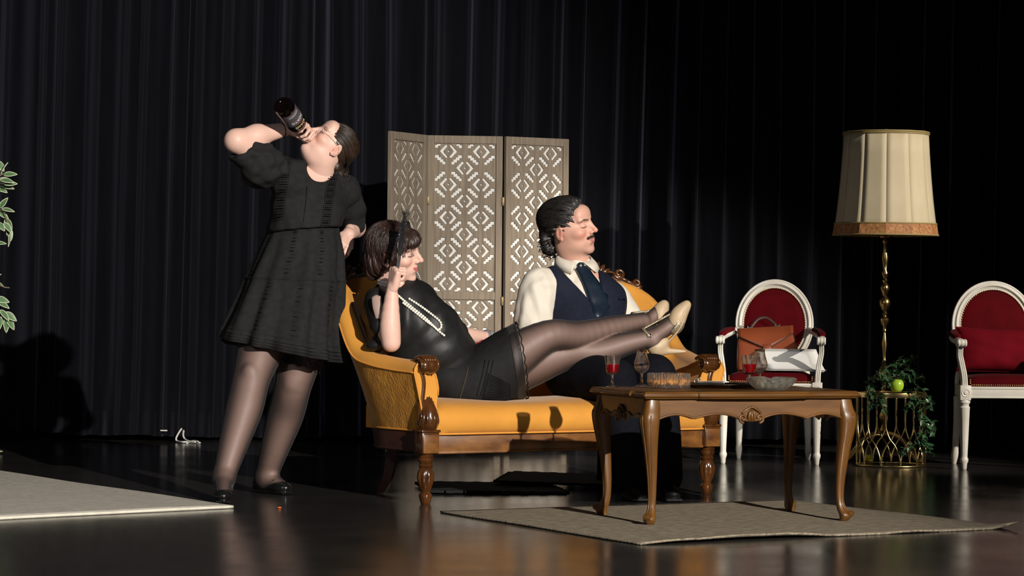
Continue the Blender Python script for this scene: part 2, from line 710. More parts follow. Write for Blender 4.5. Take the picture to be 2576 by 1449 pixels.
# ================================================================ rugs
def rug(name, corners, th, m, me, label, lift=None, nx=60, ny=40, edge_name='edge_binding', seed=1):
    """corners: near, right, back, left on the floor"""
    rn = np.random.default_rng(seed)
    A, B, C, D = [np.array(c)[:2] for c in corners]
    ph = rn.uniform(0, 6.28, 6)
    top, bot = [], []
    for i in range(nx + 1):
        s = i / nx
        for j in range(ny + 1):
            t_ = j / ny
            p = A * (1 - s) * (1 - t_) + B * s * (1 - t_) + C * s * t_ + D * (1 - s) * t_
            e = 0.006
            p = p + np.array([math.sin(9 * t_ + ph[0]), math.sin(8 * s + ph[1])]) * e
            z = 0.0008 * (1 + math.sin(s * 17 + ph[2]) * math.sin(t_ * 13 + ph[3]))
            if lift:
                z += lift(s, t_)
            top.append((p[0], p[1], z + th))
            bot.append((p[0], p[1], max(z - 0.0008, 0.0004)))
    V = np.array(top + bot)
    n1 = (nx + 1) * (ny + 1)
    F_ = []
    for i in range(nx):
        for j in range(ny):
            a = i * (ny + 1) + j
            F_.append([a, a + ny + 1, a + ny + 2, a + 1])
            F_.append([n1 + a, n1 + a + 1, n1 + a + ny + 2, n1 + a + ny + 1])
    rim = [i * (ny + 1) for i in range(nx + 1)] + [nx * (ny + 1) + j for j in range(1, ny + 1)] + \
          [i * (ny + 1) + ny for i in range(nx - 1, -1, -1)] + [j for j in range(ny - 1, 0, -1)]
    for q in range(len(rim)):
        a, b_ = rim[q], rim[(q + 1) % len(rim)]
        F_.append([a, n1 + a, n1 + b_, b_])
    t = thing(name, label, 'rug', (A[0], A[1], 0))
    base = np.array(t.location)
    mesh('pile', (V - base, F_), m, t, 'all')
    path = V[rim] - np.array([0, 0, th * 0.45]) - base
    mesh(edge_name, tube(path, th * 0.55, 6, closed=True), me, t, 'all')
    return t


def lift1(s, t_):
    e = max(0.0, 1 - t_ / 0.10)
    return 0.016 * e * e * (math.exp(-((s - 0.27) / 0.17) ** 2)) + 0.005 * e * e * max(0, math.sin(s * 20)) + 0.016 * max(0, s - 0.93) / 0.07 * e


rug('rug', [G(1612, 1372), G(2560, 1330), G(1985, 1262), G(1110, 1290)], 0.007, M_RUG, M_RUG,
    'worn taupe rug under the wooden table', lift1)
a, b_, c_ = G(586, 1279), G(-420, 1330), G(-420, 1105)
rug('rug', [b_, a, G(-60, 1182), c_], 0.012, M_RUG2, M_RUGEDGE, 'pale beige felt rug with a bound edge beside the black ballet flats', seed=4)


# ================================================================ two interlocking foam mats under the sofa
def foam_mat(pts, label, rot):
    """puzzle-edged square mat"""
    n, s, tab = 7, 0.30, 0.022
    ol = []
    for side in range(4):
        a0 = np.array([[-s, -s], [s, -s], [s, s], [-s, s]][side], float)
        a1 = np.array([[s, -s], [s, s], [-s, s], [-s, -s]][side], float)
        d = (a1 - a0) / (2 * n)
        nrm = np.array([d[1], -d[0]])
        nrm = nrm / np.linalg.norm(nrm)
        for i in range(2 * n):
            q0, q1 = a0 + d * i, a0 + d * (i + 1)
            off = nrm * (tab if i % 2 else 0)
            ol += [q0 + off + (d * 0.12 if i % 2 else d * -0.0), q1 + off - (d * 0.12 if i % 2 else d * 0.0)]
    o = mesh('foam_mat', plate([[tuple(p) for p in ol]], 0.012), M_FOAM, None, False)
    o.location = pts
    o.rotation_euler = rot
    return tag(o, label, 'mat', 'foam mats under the sofa')


g1 = G(1235, 1232)
foam_mat((g1.x, g1.y, 0.010), 'black puzzle-edged foam mat under the sofa, nearer the turned front leg', (0, R(0.8), R(9)))
g2 = G(1405, 1224)
foam_mat((g2.x + 0.05, g2.y + 0.12, 0.028), 'black puzzle-edged foam mat overlapping its twin under the sofa, nearer the table leg', (R(0.5), R(1.0), R(-7)))
o = mesh('crumb', ball(G(703, 1277, 0.004), (0.009, 0.007, 0.004), 6), mat('orange_crumb', (0.55, 0.12, 0.02), 0.6))
tag(o, 'tiny orange crumb on the floor before the ballet flats', 'crumb')


# ================================================================ folding screen
PXM = 0.0008


def chev(cx, cy, sgn):
    p = [(-62, 0), (-20, -46), (-10, -46), (-7, -38), (-12, -28), (-19, -25), (-21, -16), (-29, -13), (-31, -5), (-37, 0)]
    p = p + [(x, -y) for x, y in p[-2:0:-1]]
    return [(cx + sgn * x * PXM, cy + y * PXM) for x, y in p]


def stair(cx, cy, sx, sy):
    p = [(-38, -33), (-8, -33), (-8, -18), (8, -18), (8, -3), (24, -3), (24, 13), (38, 13), (38, 34), (14, 34), (14, 20), (-4, 20), (-4, 5), (-22, 5), (-22, -11), (-38, -11)]
    return [(cx + sx * x * PXM, cy + sy * y * PXM) for x, y in p]


def half_stair(cx, cy, sx, sy):
    p = [(-38, 0), (-12, 0), (26, 0), (26, 13), (38, 13), (38, 34), (14, 34), (14, 20), (-4, 20), (-4, 12), (-38, 12)]
    p = [(-10, 1), (24, 1), (24, 13), (38, 13), (38, 33), (14, 33), (14, 20), (-10, 20)]
    return [(cx + sx * x * PXM, cy + sy * y * PXM) for x, y in p]


def dot(cx, cy):
    return [(cx + 8 * PXM, cy), (cx, cy + 8 * PXM), (cx - 8 * PXM, cy), (cx, cy - 8 * PXM)]


CELL = 232 * PXM


def lattice(hw, top, bottom):
    """holes of a fretwork sheet, first row just under top"""
    holes = []
    y = top - 55 * PXM
    row = 0
    seen = set()
    while y - 48 * PXM > bottom:
        xs = (-CELL / 2, CELL / 2) if row % 2 == 0 else (0.0,)
        for x in xs:
            holes.append(chev(x, y, 1))
            holes.append(chev(x, y, -1))
            holes.append(dot(x, y))
            for sx in (-1, 1):
                for sy in (-1, 1):
                    c = (round(x + sx * CELL / 4, 4), round(y + sy * CELL / 4, 4))
                    if c in seen:
                        continue
                    seen.add(c)
                    # sign of the slope: tangent to the diamond
                    slope = -sx * sy
                    if c[1] + 34 * PXM > top:
                        if c[1] < top + 4 * PXM:
                            holes.append(half_stair(c[0], top - 34 * PXM, sx, 1) if False else stair_clip(c, slope, top, True))
                    elif c[1] - 34 * PXM < bottom:
                        holes.append(stair_clip(c, slope, bottom, False))
                    else:
                        holes.append(stair(c[0], c[1], slope * -1, -1) if slope > 0 else stair(c[0], c[1], 1, -1))
        y -= CELL / 2
        row += 1
    return [h for h in holes if h]


def clip_y(poly, y, keep_below):
    out = []
    n = len(poly)
    for i in range(n):
        p, q = poly[i], poly[(i + 1) % n]
        ip = (p[1] <= y) if keep_below else (p[1] >= y)
        iq = (q[1] <= y) if keep_below else (q[1] >= y)
        if ip:
            out.append(p)
        if ip != iq:
            t_ = (y - p[1]) / (q[1] - p[1])
            out.append((p[0] + t_ * (q[0] - p[0]), y))
    return out


def stair_clip(c, slope, y, below):
    s = stair(c[0], c[1], -1, -1) if slope > 0 else stair(c[0], c[1], 1, -1)
    r_ = clip_y(s, y - 3 * PXM if below else y + 3 * PXM, below)
    if len(r_) < 3 or (max(p[1] for p in r_) - min(p[1] for p in r_)) < 8 * PXM:
        return None
    return r_


SCR = thing('folding_screen', 'three-panel folding screen of washed grey wood with white fretwork behind the sofa', 'screen', W(1180, 1145, 15.6) * 1.0)
SCR.location.z = 0
PW, PH = 0.422, 1.787
STILE, RAIL = 0.037, 0.044
ZMID = PH - RAIL - (1210 - 170) * PXM * 1.0
ft, bt = 0.026, 0.008


def panel_meshes():
    hw = PW / 2 - STILE
    out = {}
    out['stile'] = xf(box((0, 0, 0), (STILE, ft, PH - 0.03), 0.003), (0, 0, (PH + 0.03) / 2))
    out['rail'] = box((0, 0, 0), (2 * hw, ft * 0.9, RAIL), 0.003)
    for nm, tp, bo in (('up', PH - RAIL, ZMID), ('lo', ZMID - RAIL, 0.11)):
        ol = [(-hw - 0.004, bo - 0.004), (hw + 0.004, bo - 0.004), (hw + 0.004, tp + 0.004), (-hw - 0.004, tp + 0.004)]
        v, f = plate([ol] + lattice(hw, tp, bo), 0.006)
        out['fret_' + nm] = (np.stack([v[:, 0], -v[:, 2] * 1.0, v[:, 1]], 1), [q[::-1] for q in f] if False else f)
        out['back_' + nm] = box((0, 0.0072, (tp + bo) / 2), (2 * hw, 0.004, tp - bo))
    return out


PM = panel_meshes()
shared = {}
for key, (nm, mt) in dict(stile=('stile', M_SCREEN), rail=('rail', M_SCREEN), fret_up=('fretwork', M_SCREEN), fret_lo=('fretwork', M_SCREEN),
                          back_up=('backing_board', M_SCREENB), back_lo=('backing_board', M_SCREENB)).items():
    V_, F_ = PM[key]
    me_ = bpy.data.meshes.new(nm)
    me_.from_pydata(np.asarray(V_).tolist(), [], F_)
    me_.validate()
    me_.materials.append(mt)
    shared[key] = (nm, me_)


def panel(p0, p1):
    """one leaf standing from floor point p0 to p1"""
    p0, p1 = Vector(p0), Vector(p1)
    an = math.atan2(p1.y - p0.y, p1.x - p0.x)
    mid = (p0 + p1) / 2
    e = bpy.data.objects.new('screen_leaf', None)
    COL.objects.link(e)
    e.parent = SCR
    e.location = mid - SCR.location
    e.rotation_euler = (0, 0, an)
    hw = PW / 2 - STILE

    def put(key, loc):
        nm, me_ = shared[key]
        o = bpy.data.objects.new(nm, me_)
        COL.objects.link(o)
        o.parent = e
        o.location = loc
    put('stile', (-PW / 2 + STILE / 2, 0, 0))
    put('stile', (PW / 2 - STILE / 2, 0, 0))
    for z in (PH - RAIL / 2, ZMID - RAIL / 2, 0.11 - RAIL / 2):
        put('rail', (0, 0, z))
    for k in ('fret_up', 'fret_lo', 'back_up', 'back_lo'):
        put(k, (0, 0, 0))
    return e


h1 = W(1069, 1140, 15.6)
h1.z = 0
h1 = Vector((h1.x, h1.y, 0))
h2 = h1 + Vector((PW * 0.997, 0.05, 0))
lean = Vector((-0.188, -math.sqrt(PW ** 2 - 0.188 ** 2), 0))
panel(h1 + Vector((-0.008, -0.006, 0)) + lean, h1 + Vector((-0.008, -0.006, 0)))
panel(h1, h2)
h3 = h2 + Vector((0.014, -0.004, 0))
panel(h3, h3 + Vector((math.sqrt(PW ** 2 - 0.225 ** 2), 0.225, 0)))
for hx, hz in ((h1, 1.42), (h1, 0.86), (h1, 0.3), (h2, 1.42), (h2, 0.86), (h2, 0.3)):
    p = hx - SCR.location
    mesh('hinge', xf(box((0, 0, 0), (0.016, 0.012, 0.05), 0.002), (p.x + 0.004, p.y - 0.012, hz)), M_HINGE, SCR)
# ================================================================ mustard sofa with carved walnut frame
def wood(name, c1, c2, rough=0.35, stretch=(14, 14, 1.2), scale=4.0, coat=0.25, bump=0.06):
    return mat(name, c1, rough, scale=scale, col2=c2, stretch=stretch, detail=7, coat=coat, bump=bump, bscale=scale * 2, spec=0.45)


M_MUST = mat('mustard_velvet', (0.56, 0.245, 0.038), 0.8, var=0.10, scale=5, bump=0.15, bscale=160, sheen=0.25, spec=0.2, detail=6)
M_MUSTW = mat('worn_mustard_pile', (0.60, 0.27, 0.035), 0.9, scale=26, col2=(0.40, 0.16, 0.018), bump=0.55, bscale=95, sheen=0.2, spec=0.15, detail=8, dist=0.008, stretch=(1, 1, 0.55))
M_PIPE = mat('mustard_cord', (0.58, 0.235, 0.028), 0.75, bump=0.3, scale=300)
M_WALN = wood('carved_walnut', (0.098, 0.034, 0.008), (0.034, 0.011, 0.003), 0.22, (3, 3, 1.0), 9, 0.5)
M_BURL = wood('burl_veneer', (0.215, 0.088, 0.020), (0.070, 0.024, 0.007), 0.36, (2.2, 2.2, 5), 5, 0.4)
M_MAHO = wood('dark_mahogany', (0.050, 0.016, 0.010), (0.028, 0.009, 0.006), 0.4, (3, 3, 10), 4, 0.2)

SL = 1.458
S0 = Vector((-0.362, -0.109, 0))
SA = R(30.7)
SOFA = thing('sofa', 'mustard velvet two-hump sofa with carved walnut frame, two people sitting on it', 'sofa', S0, SA)
SU, SV = Vector((math.cos(SA), math.sin(SA), 0)), Vector((-math.sin(SA), math.cos(SA), 0))


def sofa_pt(u, v, w):
    return S0 + SU * u + SV * v + Vector((0, 0, w))


half = [(0.045, -0.012, .612, .10, .050), (0.030, .13, .620, .16, .050), (0.018, .28, .640, .26, .050), (0.022, .37, .675, .34, .047),
        (0.045, .445, .800, .34, .042), (0.085, .51, .925, .35, .039), (0.15, .56, .975, .33, .038), (0.24, .59, .97, .31, .038),
        (0.34, .600, .91, .28, .039), (0.43, .605, .81, .26, .040), (0.53, .607, .72, .22, .042), (0.63, .607, .68, .2, .044), (SL / 2, .607, .668, .2, .045)]
full = half + [(SL - a[0],) + a[1:] for a in half[-2::-1]]
ST = spline(full, 6)
tang = np.gradient(ST[:, :2], axis=0)
tang /= np.linalg.norm(tang, axis=1)[:, None]
NRM = np.stack([-tang[:, 1], tang[:, 0]], 1)
NRM = np.where(((ST[:, :2] - np.array([SL / 2, 0.1])) * NRM).sum(1)[:, None] < 0, -NRM, NRM)


def shell_sec(i):
    u, v, H, ln, r = ST[i]
    n = NRM[i]
    top_in = ln * (H - 0.43)
    pts = [(-0.01, 0.33), (0.0, 0.43)]
    for q in (0.25, 0.5, 0.75, 0.93):
        w = 0.43 + (H - r - 0.43) * q
        pts.append((ln * (w - 0.43) - 0.012 * math.sin(math.pi * q), w))
    for a in np.linspace(math.pi, 0, 9):
        pts.append((top_in + r + r * math.cos(a), H - r + r * math.sin(a)))
    for q in (0.15, 0.35, 0.6, 0.8, 1.0):
        w = H - r - (H - r - 0.312) * q
        pts.append((0.060 + (top_in + 2 * r - 0.060) * (1 - q) ** 1.15, w))
    return np.array([(u + n[0] * a, v + n[1] * a, w) for a, w in pts])


secs = [shell_sec(i) for i in range(len(ST))]
kin = len(secs[0])
inner_idx = list(range(0, kin - 5))
outer_idx = list(range(kin - 6, kin))
mesh('back_upholstery', loft([s[inner_idx] for s in secs], closed=False), M_MUST, SOFA, 'all')
mesh('outer_upholstery', loft([s[outer_idx] for s in secs], closed=False), M_MUSTW, SOFA, 'all')
for s in (secs[0], secs[-1]):
    mesh('arm_front_facing', (s, [list(range(len(s)))]), M_MUST, SOFA, False)
# cords along the lower lip of the roll, the hem and the front ends
mesh('piping', tube([s[kin - 6] for s in secs], 0.0045, 6), M_PIPE, SOFA, 'all')
mesh('piping', tube([s[kin - 1] for s in secs], 0.005, 6), M_PIPE, SOFA, 'all')
mesh('piping', tube(secs[0][2:], 0.005, 6), M_PIPE, SOFA, 'all')
mesh('piping', tube(secs[-1][2:], 0.005, 6), M_PIPE, SOFA, 'all')

# seat
rings = []
for u in np.concatenate([[0.036, 0.042, 0.055], np.linspace(0.09, SL - 0.09, 24), [SL - 0.055, SL - 0.042, SL - 0.036]]):
    e = min(u - 0.036, SL - 0.036 - u)
    q = 1 - max(0, 1 - e / 0.05) ** 2
    sag = 0.006 * math.sin(u * 9)
    prof = [(-0.020, 0.296), (-0.030 - 0.012 * q, 0.32), (-0.034 - 0.016 * q, 0.355), (-0.030 - 0.010 * q, 0.385), (-0.012, 0.398 + 0.012 * q), (0.02, 0.402 + 0.022 * q),
            (0.10, 0.406 + 0.028 * q + sag), (0.30, 0.408 + 0.030 * q + sag), (0.5, 0.41 + 0.02 * q), (0.62, 0.40), (0.62, 0.30)]
    rings.append(np.array([(u, v, w) for v, w in prof]))
mesh('seat_cushion', loft(rings, caps=(True, True)), M_MUST, SOFA, 50)
mesh('piping', tube([(u, -0.024 - 0.010 * min(1, (min(u, SL - u)) / 0.1), 0.299) for u in np.linspace(0.04, SL - 0.04, 40)], 0.005, 6), M_PIPE, SOFA, 'all')

# frame
mesh('front_rail', [box((SL / 2, -0.002, 0.255), (SL - 0.06, 0.036, 0.080), 0.006), box((SL / 2, -0.012, 0.219), (SL - 0.06, 0.03, 0.012), 0.004)], M_BURL, SOFA)
for lo, hi, nm in ((0, len(ST) - 1, 'back_rail'),):
    rr_ = []
    for i in range(0, len(ST)):
        u, v = ST[i, :2]
        n = NRM[i]
        rr_.append(np.array([(u + n[0] * a, v + n[1] * a, w) for a, w in ((0.01, 0.305), (0.055, 0.310), (0.060, 0.30), (0.052, 0.235), (0.056, 0.225), (0.05, 0.218), (0.01, 0.218))]))
    mesh(nm, loft(rr_, caps=(True, True)), M_MAHO, SOFA, 40)


def lobed(r, z, a):
    if 0.060 < z < 0.150:
        e = math.sin(math.pi * (z - 0.060) / 0.090)
        return r * (1 + 0.26 * e * (abs(math.cos(4 * a)) - 0.7))
    return r


legp = [(.017, 0), (.021, .004), (.024, .016), (.028, .030), (.029, .040), (.023, .046), (.019, .052), (.022, .060), (.026, .072), (.032, .092), (.036, .112), (.035, .130),
        (.030, .146), (.025, .154), (.029, .160), (.031, .166), (.026, .172), (.030, .180), (.034, .187), (.034, .194), (.030, .198), (.034, .204), (.036, .216)]
for u in (0.0, SL):
    mesh('front_leg', lathe(legp, 42, (u, 0, 0), lobed), M_WALN, SOFA)
    s = 1 if u == 0 else -1
    mesh('corner_post', [box((u, -0.004, 0.262), (0.082, 0.082, 0.092), 0.004), box((u, -0.004, 0.313), (0.092, 0.092, 0.012), 0.004)], M_BURL if False else M_WALN, SOFA)
    mesh('veneer_block', box((u, -0.046, 0.259), (0.076, 0.006, 0.080), 0.002), M_BURL, SOFA)
    # carved arm support: lower acanthus scroll, collar, reeded neck and volute
    pa = spline([(u, 0.012, .315), (u, -.020, .345), (u, -.022, .385), (u, -.002, .425), (u, .012, .462)], 7)
    mesh('acanthus_scroll', [tube(pa, np.interp(np.linspace(0, 1, len(pa)), [0, .25, .55, 1], [.036, .043, .038, .022]), 20, flat=1.0)] +
         [tube([p + np.array([0.036 * math.sin(f), -0.034 * math.cos(f), 0]) * np.interp(k / len(pa), [0, .3, 1], [1, 1.12, .62]) for k, p in enumerate(pa)], 0.0062, 6) for f in np.linspace(-1.5, 1.5, 8)], M_WALN, SOFA, 'all')
    for sx in (-1, 1):
        mesh('volute', tube(spiral((u + sx * 0.037, -0.014, .352), .026, .003, R(90), 1.6 * 1, ax=(1, 2)), np.linspace(.007, .005, 26), 7), M_WALN, SOFA, 'all')
    mesh('collar', lathe([(.018, -.016), (.026, -.012), (.028, 0), (.026, .012), (.018, .016)], 20, (u, .012, .475)), M_WALN, SOFA)
    pb = spline([(u, .012, .49), (u, .016, .52), (u, .010, .555), (u, -.012, .585)], 6)
    mesh('arm_neck', [tube(pb, np.interp(np.linspace(0, 1, len(pb)), [0, .5, 1], [.020, .024, .030]), 18)] +
         [tube([p + np.array([f * .022, -.018 - .008 * k / len(pb), 0]) for k, p in enumerate(pb)], 0.006, 6) for f in (-.7, 0, .7)], M_WALN, SOFA, 'all')
    u -= 0.012
    c = (u, -0.026, .592)
    roll = xf(lathe([(.001, -.046), (.026, -.046), (.034, -.038), (.036, -.015), (.033, -.006), (.036, .004), (.036, .03), (.032, .042), (.024, .046), (.001, .046)], 28), c, (0, R(90), 0), (1, 1, 0.86))
    mesh('arm_volute', [roll] + [tube(spiral((u + sx * .040, -.026, .592), .030, .004, R(80), 1.7, ax=(1, 2)), np.linspace(.0065, .0045, 26), 7) for sx in (-1, 1)] +
         [tube(spline([(u + f, .03, .612), (u + f * 1.1, .004, .622), (u + f * .9, -.03, .630), (u + f * .6, -.058, .612)], 5), [.004] + [.0085] * 14 + [.004], 7) for f in (-.034, -.017, 0, .017, .034)], M_WALN, SOFA, 'all')
    # frame strip that follows the padded front edge
    sec = secs[0] if u == 0 else secs[-1]
    mesh('arm_frame', tube(spline([(u + s * -0.012, -0.005, .32), (u - s * .02, -0.008, .42), (u - s * .012, -0.008, .52), (u - s * .030, -.010, .585), (u - s * .012, -.012, .612)], 6), .016, 10), M_WALN, SOFA, 'all')
for u, s in ((0.17, -1), (SL - 0.17, 1)):
    pl = spline([(u, .60, .23), (u + s * .004, .615, .15), (u + s * .014, .64, .06), (u + s * .028, .675, 0.0)], 6)
    mesh('rear_leg', tube(pl, np.linspace(.036, .023, len(pl)), 4, up=(1, 0, 0)), M_MAHO, SOFA, False)


# carved crests on the two humps
def crest(i0, name='crest'):
    u, v, H, ln, r = ST[i0]
    n, t_ = NRM[i0], tang[i0]
    org = np.array([u + n[0] * (ln * (H - .43) + r), v + n[1] * (ln * (H - .43) + r), H])
    ex = np.array([t_[0], t_[1], 0])
    ez = np.array([n[0] * .28, n[1] * .28, 1.0])
    ez /= np.linalg.norm(ez)
    ey = np.cross(ez, ex)

    def T(p):
        p = np.asarray(p, float).reshape(-1, 3)
        return org + p[:, :1] * ex + p[:, 1:2] * ey + p[:, 2:] * ez

    def add(nm, part):
        v_, f_ = part
        mesh(nm, (T(v_), f_), M_WALN, cr, 'all' if nm != 'crest_board' else True)
    cr = bpy.data.objects.new(name, None)
    COL.objects.link(cr)
    cr.parent = SOFA

    def low(x):
        return -0.012 - 1.05 * x * x

    xs = np.linspace(-.235, .235, 33)
    up_ = [0.045 * math.exp(-(x / .10) ** 2) + .014 + 0.008 * math.cos(x * 62) for x in xs]
    ol = [(x, low(x)) for x in xs] + [(x, low(x) + .012 + q) for x, q in list(zip(xs, up_))[::-1]]
    holes = [[(sx * .078 + .030 * math.cos(a), low(.078) + .034 + .013 * math.sin(a)) for a in np.linspace(0, 6.28, 14)[:-1]] for sx in (-1, 1)]
    v_, f_ = plate([ol] + holes, .022, .003)
    add('crest_board', (np.stack([v_[:, 0], -v_[:, 2], v_[:, 1]], 1), f_))
    add('crest_rail', tube([(x, -.004, low(x)) for x in xs], .013, 10))
    for sx in (-1, 1):
        add('scroll', tube(spiral((sx * .212, -.012, low(.212) + .032), .024, .004, R(90 - sx * 120), -sx * 1.5), np.linspace(.009, .006, 26), 7))
        add('scroll', tube(spiral((sx * .128, -.012, low(.128) + .050), .026, .004, R(90 + sx * 100), sx * 1.5), np.linspace(.010, .006, 26), 7))
        for k in range(3):
            x0 = sx * (.15 + .022 * k)
            add('leaf_carving', tube(spline([(x0 - sx * .05, -.014, low(x0 - sx * .05) + .03), (x0 - sx * .01, -.016, low(x0) + .034 - .006 * k), (x0 + sx * .04, -.012, low(x0 + sx * .03) + .012)], 5), [.003, .006, .008, .009, .008, .007, .006, .005, .004, .003, .003], 7))
    for k in range(-3, 4):
        a = k * R(19)
        p0 = np.array((k * .012, -.012, .018))
        p1 = p0 + np.array((math.sin(a) * .055, -.004, math.cos(a) * .068 - abs(k) * .004))
        add('palmette_lobe', tube([p0, p0 * .7 + p1 * .3, p0 * .4 + p1 * .6, p0 * .15 + p1 * .85, p1], [.006, .010, .011, .008, .002], 8))
    return cr


ia = int(np.argmin(np.abs(ST[:len(ST) // 2, 0] - 0.19)))
crest(ia)
crest(len(ST) - 1 - ia)
# ================================================================ cabriole coffee table
M_TBL = wood('honey_walnut', (0.135, 0.055, 0.0085), (0.075, 0.029, 0.005), 0.40, (1.4, 9, 9), 3.5, 0.10)
M_TBLL = wood('honey_walnut_upright', (0.135, 0.055, 0.0085), (0.075, 0.029, 0.005), 0.40, (9, 9, 1.2), 3.5, 0.10)
TZ = 0.527
T0 = G(1635, 1325)
TA = R(19.3)
TABLE = thing('coffee_table', 'brown wooden coffee table with cabriole legs and carved apron on the taupe rug', 'table', (T0.x, T0.y, 0.008), TA)
TL, TD = 0.832, 0.505


def table_outline():
    x0, x1, y0, y1 = -0.050, TL + 0.050, -0.062, TD + 0.060
    fr = [(x0 + .02, y0 + .012), (x0 + .10, y0 + .004), (x0 + .215, y0 + .006), (x0 + .235, y0 - .004), (x0 + .33, y0 - .012), ((x0 + x1) / 2, y0 - .014)]
    fr = fr + [(x0 + x1 - a, b_) for a, b_ in fr[-2::-1]]
    rt = [(x1, y0 + .03), (x1 - .004, y0 + .14), (x1 + .008, y0 + .17), (x1 + .010, (y0 + y1) / 2)]
    rt = rt + [(a, y0 + y1 - b_) for a, b_ in rt[-2::-1]]
    bk = [(a, y0 + y1 - b_) for a, b_ in fr[::-1]]
    lf = [(x0 + x1 - a, b_) for a, b_ in rt[::-1]]
    return spline(fr + rt + bk + lf, 4, closed=True)


ol = table_outline()
tg = np.roll(ol, -1, 0) - np.roll(ol, 1, 0)
tg /= np.linalg.norm(tg, axis=1)[:, None]
nr = np.stack([tg[:, 1], -tg[:, 0]], 1)
rings = []
for off, z in ((-.03, .497), (-.014, .498), (-.010, .503), (-.002, .506), (0, .512), (-.002, .517), (-.007, .519), (-.009, .523), (-.014, .5265), (-.03, .527)):
    q = ol + nr * off
    rings.append(np.stack([q[:, 0], q[:, 1], np.full(len(q), z - .008)], 1))
mesh('table_top', loft(rings, caps=(True, True)), M_TBL, TABLE, 30)


def apron(a, b, name, carve):
    a, b = np.array(a, float), np.array(b, float)
    ln = np.linalg.norm(b - a)
    ex = np.append((b - a) / ln, 0)
    ey = np.array([-ex[1], ex[0], 0])
    xs = np.linspace(.02, ln - .02, 61)

    def low(x):
        t_ = (x - .02) / (ln - .04)
        q = abs(t_ - .5) * 2
        base = .418
        cusp = .60 if ln > .6 else .5
        if q > cusp:
            z = base + .018 * math.sin(math.pi * (q - cusp) / (1.0 - cusp)) - .004
        else:
            z = base + .016 * math.sin(math.pi * min(1, (cusp - q) / cusp * 1.15)) - .010 * (1 - q / cusp) * 0
            z -= .012 * math.exp(-(q / .16) ** 2)
        return z - .008
    zt = .494
    V, F_ = [], []
    for x in xs:
        for y in (-.011, .011):
            for z in (low(x), zt):
                V.append(np.append(a, 0) + ex * x + ey * y + np.array([0, 0, z]))
    for i in range(len(xs) - 1):
        j = 4 * i
        F_ += [[j, j + 4, j + 5, j + 1], [j + 2, j + 3, j + 7, j + 6], [j, j + 2, j + 6, j + 4], [j + 1, j + 5, j + 7, j + 3]]
    ap = mesh(name, (np.array(V), F_), M_TBL, TABLE)
    P = lambda x, y, z: np.append(a, 0) + ex * x + ey * y + np.array([0, 0, z])
    mesh('apron_moulding', tube([P(x, -.012, low(x) + .005) for x in xs], .0048, 7), M_TBL, ap, 'all')
    m = ln / 2
    z0 = low(m)
    cv = []
    for s in (-1, 1):
        for r0, xx, zz in ((.018, .036, .014),):
            pts = [P(m + s * (xx + r * math.cos(t_)), -.014, z0 + zz + r * math.sin(t_)) for r, t_ in zip(np.linspace(r0, .004, 22), np.linspace(R(-100), R(360), 22))]
            cv.append(tube(pts, np.linspace(.0055, .004, 22), 7))
        cv.append(tube(spline([P(m + s * .040, -.013, z0 + .034), P(m + s * .026, -.016, z0 + .046), P(m + s * .008, -.016, z0 + .056), P(m, -.015, z0 + .058)], 5), .0055, 7))
        cv.append(tube(spline([P(m + s * .010, -.013, z0 + .004), P(m + s * .012, -.018, z0 + .024), P(m + s * .004, -.016, z0 + .044)], 5), [.004] + [.0065] * 9 + [.003], 7))
    cv.append(tube([P(m, -.012, z0), P(m, -.019, z0 + .02), P(m, -.014, z0 + .05)], [.004, .0065, .003], 7))
    mesh('shell_carving', cv, M_TBL, ap, 'all')


apron((0, -.012), (TL, -.012), 'apron', 1)
apron((TL + .012, 0), (TL + .012, TD), 'apron', 1)
apron((TL, TD + .012), (0, TD + .012), 'apron', 1)
apron((-.012, TD), (-.012, 0), 'apron', 1)
for cx_, cy_ in ((0, 0), (TL, 0), (TL, TD), (0, TD)):
    dx, dy = (-1 if cx_ == 0 else 1), (-1 if cy_ == 0 else 1)
    dg = np.array([dx, dy, 0]) / math.sqrt(2)
    prof = spline([(-.002, .494, .030), (.004, .455, .033), (.016, .415, .036), (.014, .36, .0315), (.004, .29, .025), (-.006, .21, .0195), (-.012, .13, .0155), (-.010, .075, .0145),
                   (0.0, .045, .018), (.012, .028, .0225), (.014, .014, .021), (.006, 0.0, .0155)], 4)
    rings = []
    for o_, z, r in prof:
        c = np.array([cx_, cy_, 0]) + dg * (o_ - .006)
        ring = []
        for k in range(20):
            a = 2 * math.pi * k / 20
            ca, sa = math.cos(a), math.sin(a)
            e = 0.62
            ring.append(c + np.array([r * math.copysign(abs(ca) ** e, ca), r * math.copysign(abs(sa) ** e, sa), z]))
        rings.append(np.array(ring))
    lg = mesh('leg', loft(rings[::-1], caps=(True, True)), M_TBLL, TABLE, 60)
    edge = [np.array([cx_, cy_, 0]) + dg * (o_ - .006) + np.array([dx * r * .98, dy * r * .30, z]) for o_, z, r in prof if .03 < z < .43]
    edge2 = [np.array([cx_, cy_, 0]) + dg * (o_ - .006) + np.array([dx * r * .30, dy * r * .98, z]) for o_, z, r in prof if .03 < z < .43]
    mesh('leg_bead', [tube(edge, .0035, 6), tube(edge2, .0035, 6)], M_TBLL, lg, 'all')
    c = np.array([cx_, cy_, .030]) + dg * .030
    mesh('scroll_toe', xf(lathe([(.001, -.014), (.011, -.013), (.013, 0), (.011, .013), (.001, .014)], 14), c, Euler((R(90), 0, math.atan2(dy, dx))).to_matrix()), M_TBLL, lg)
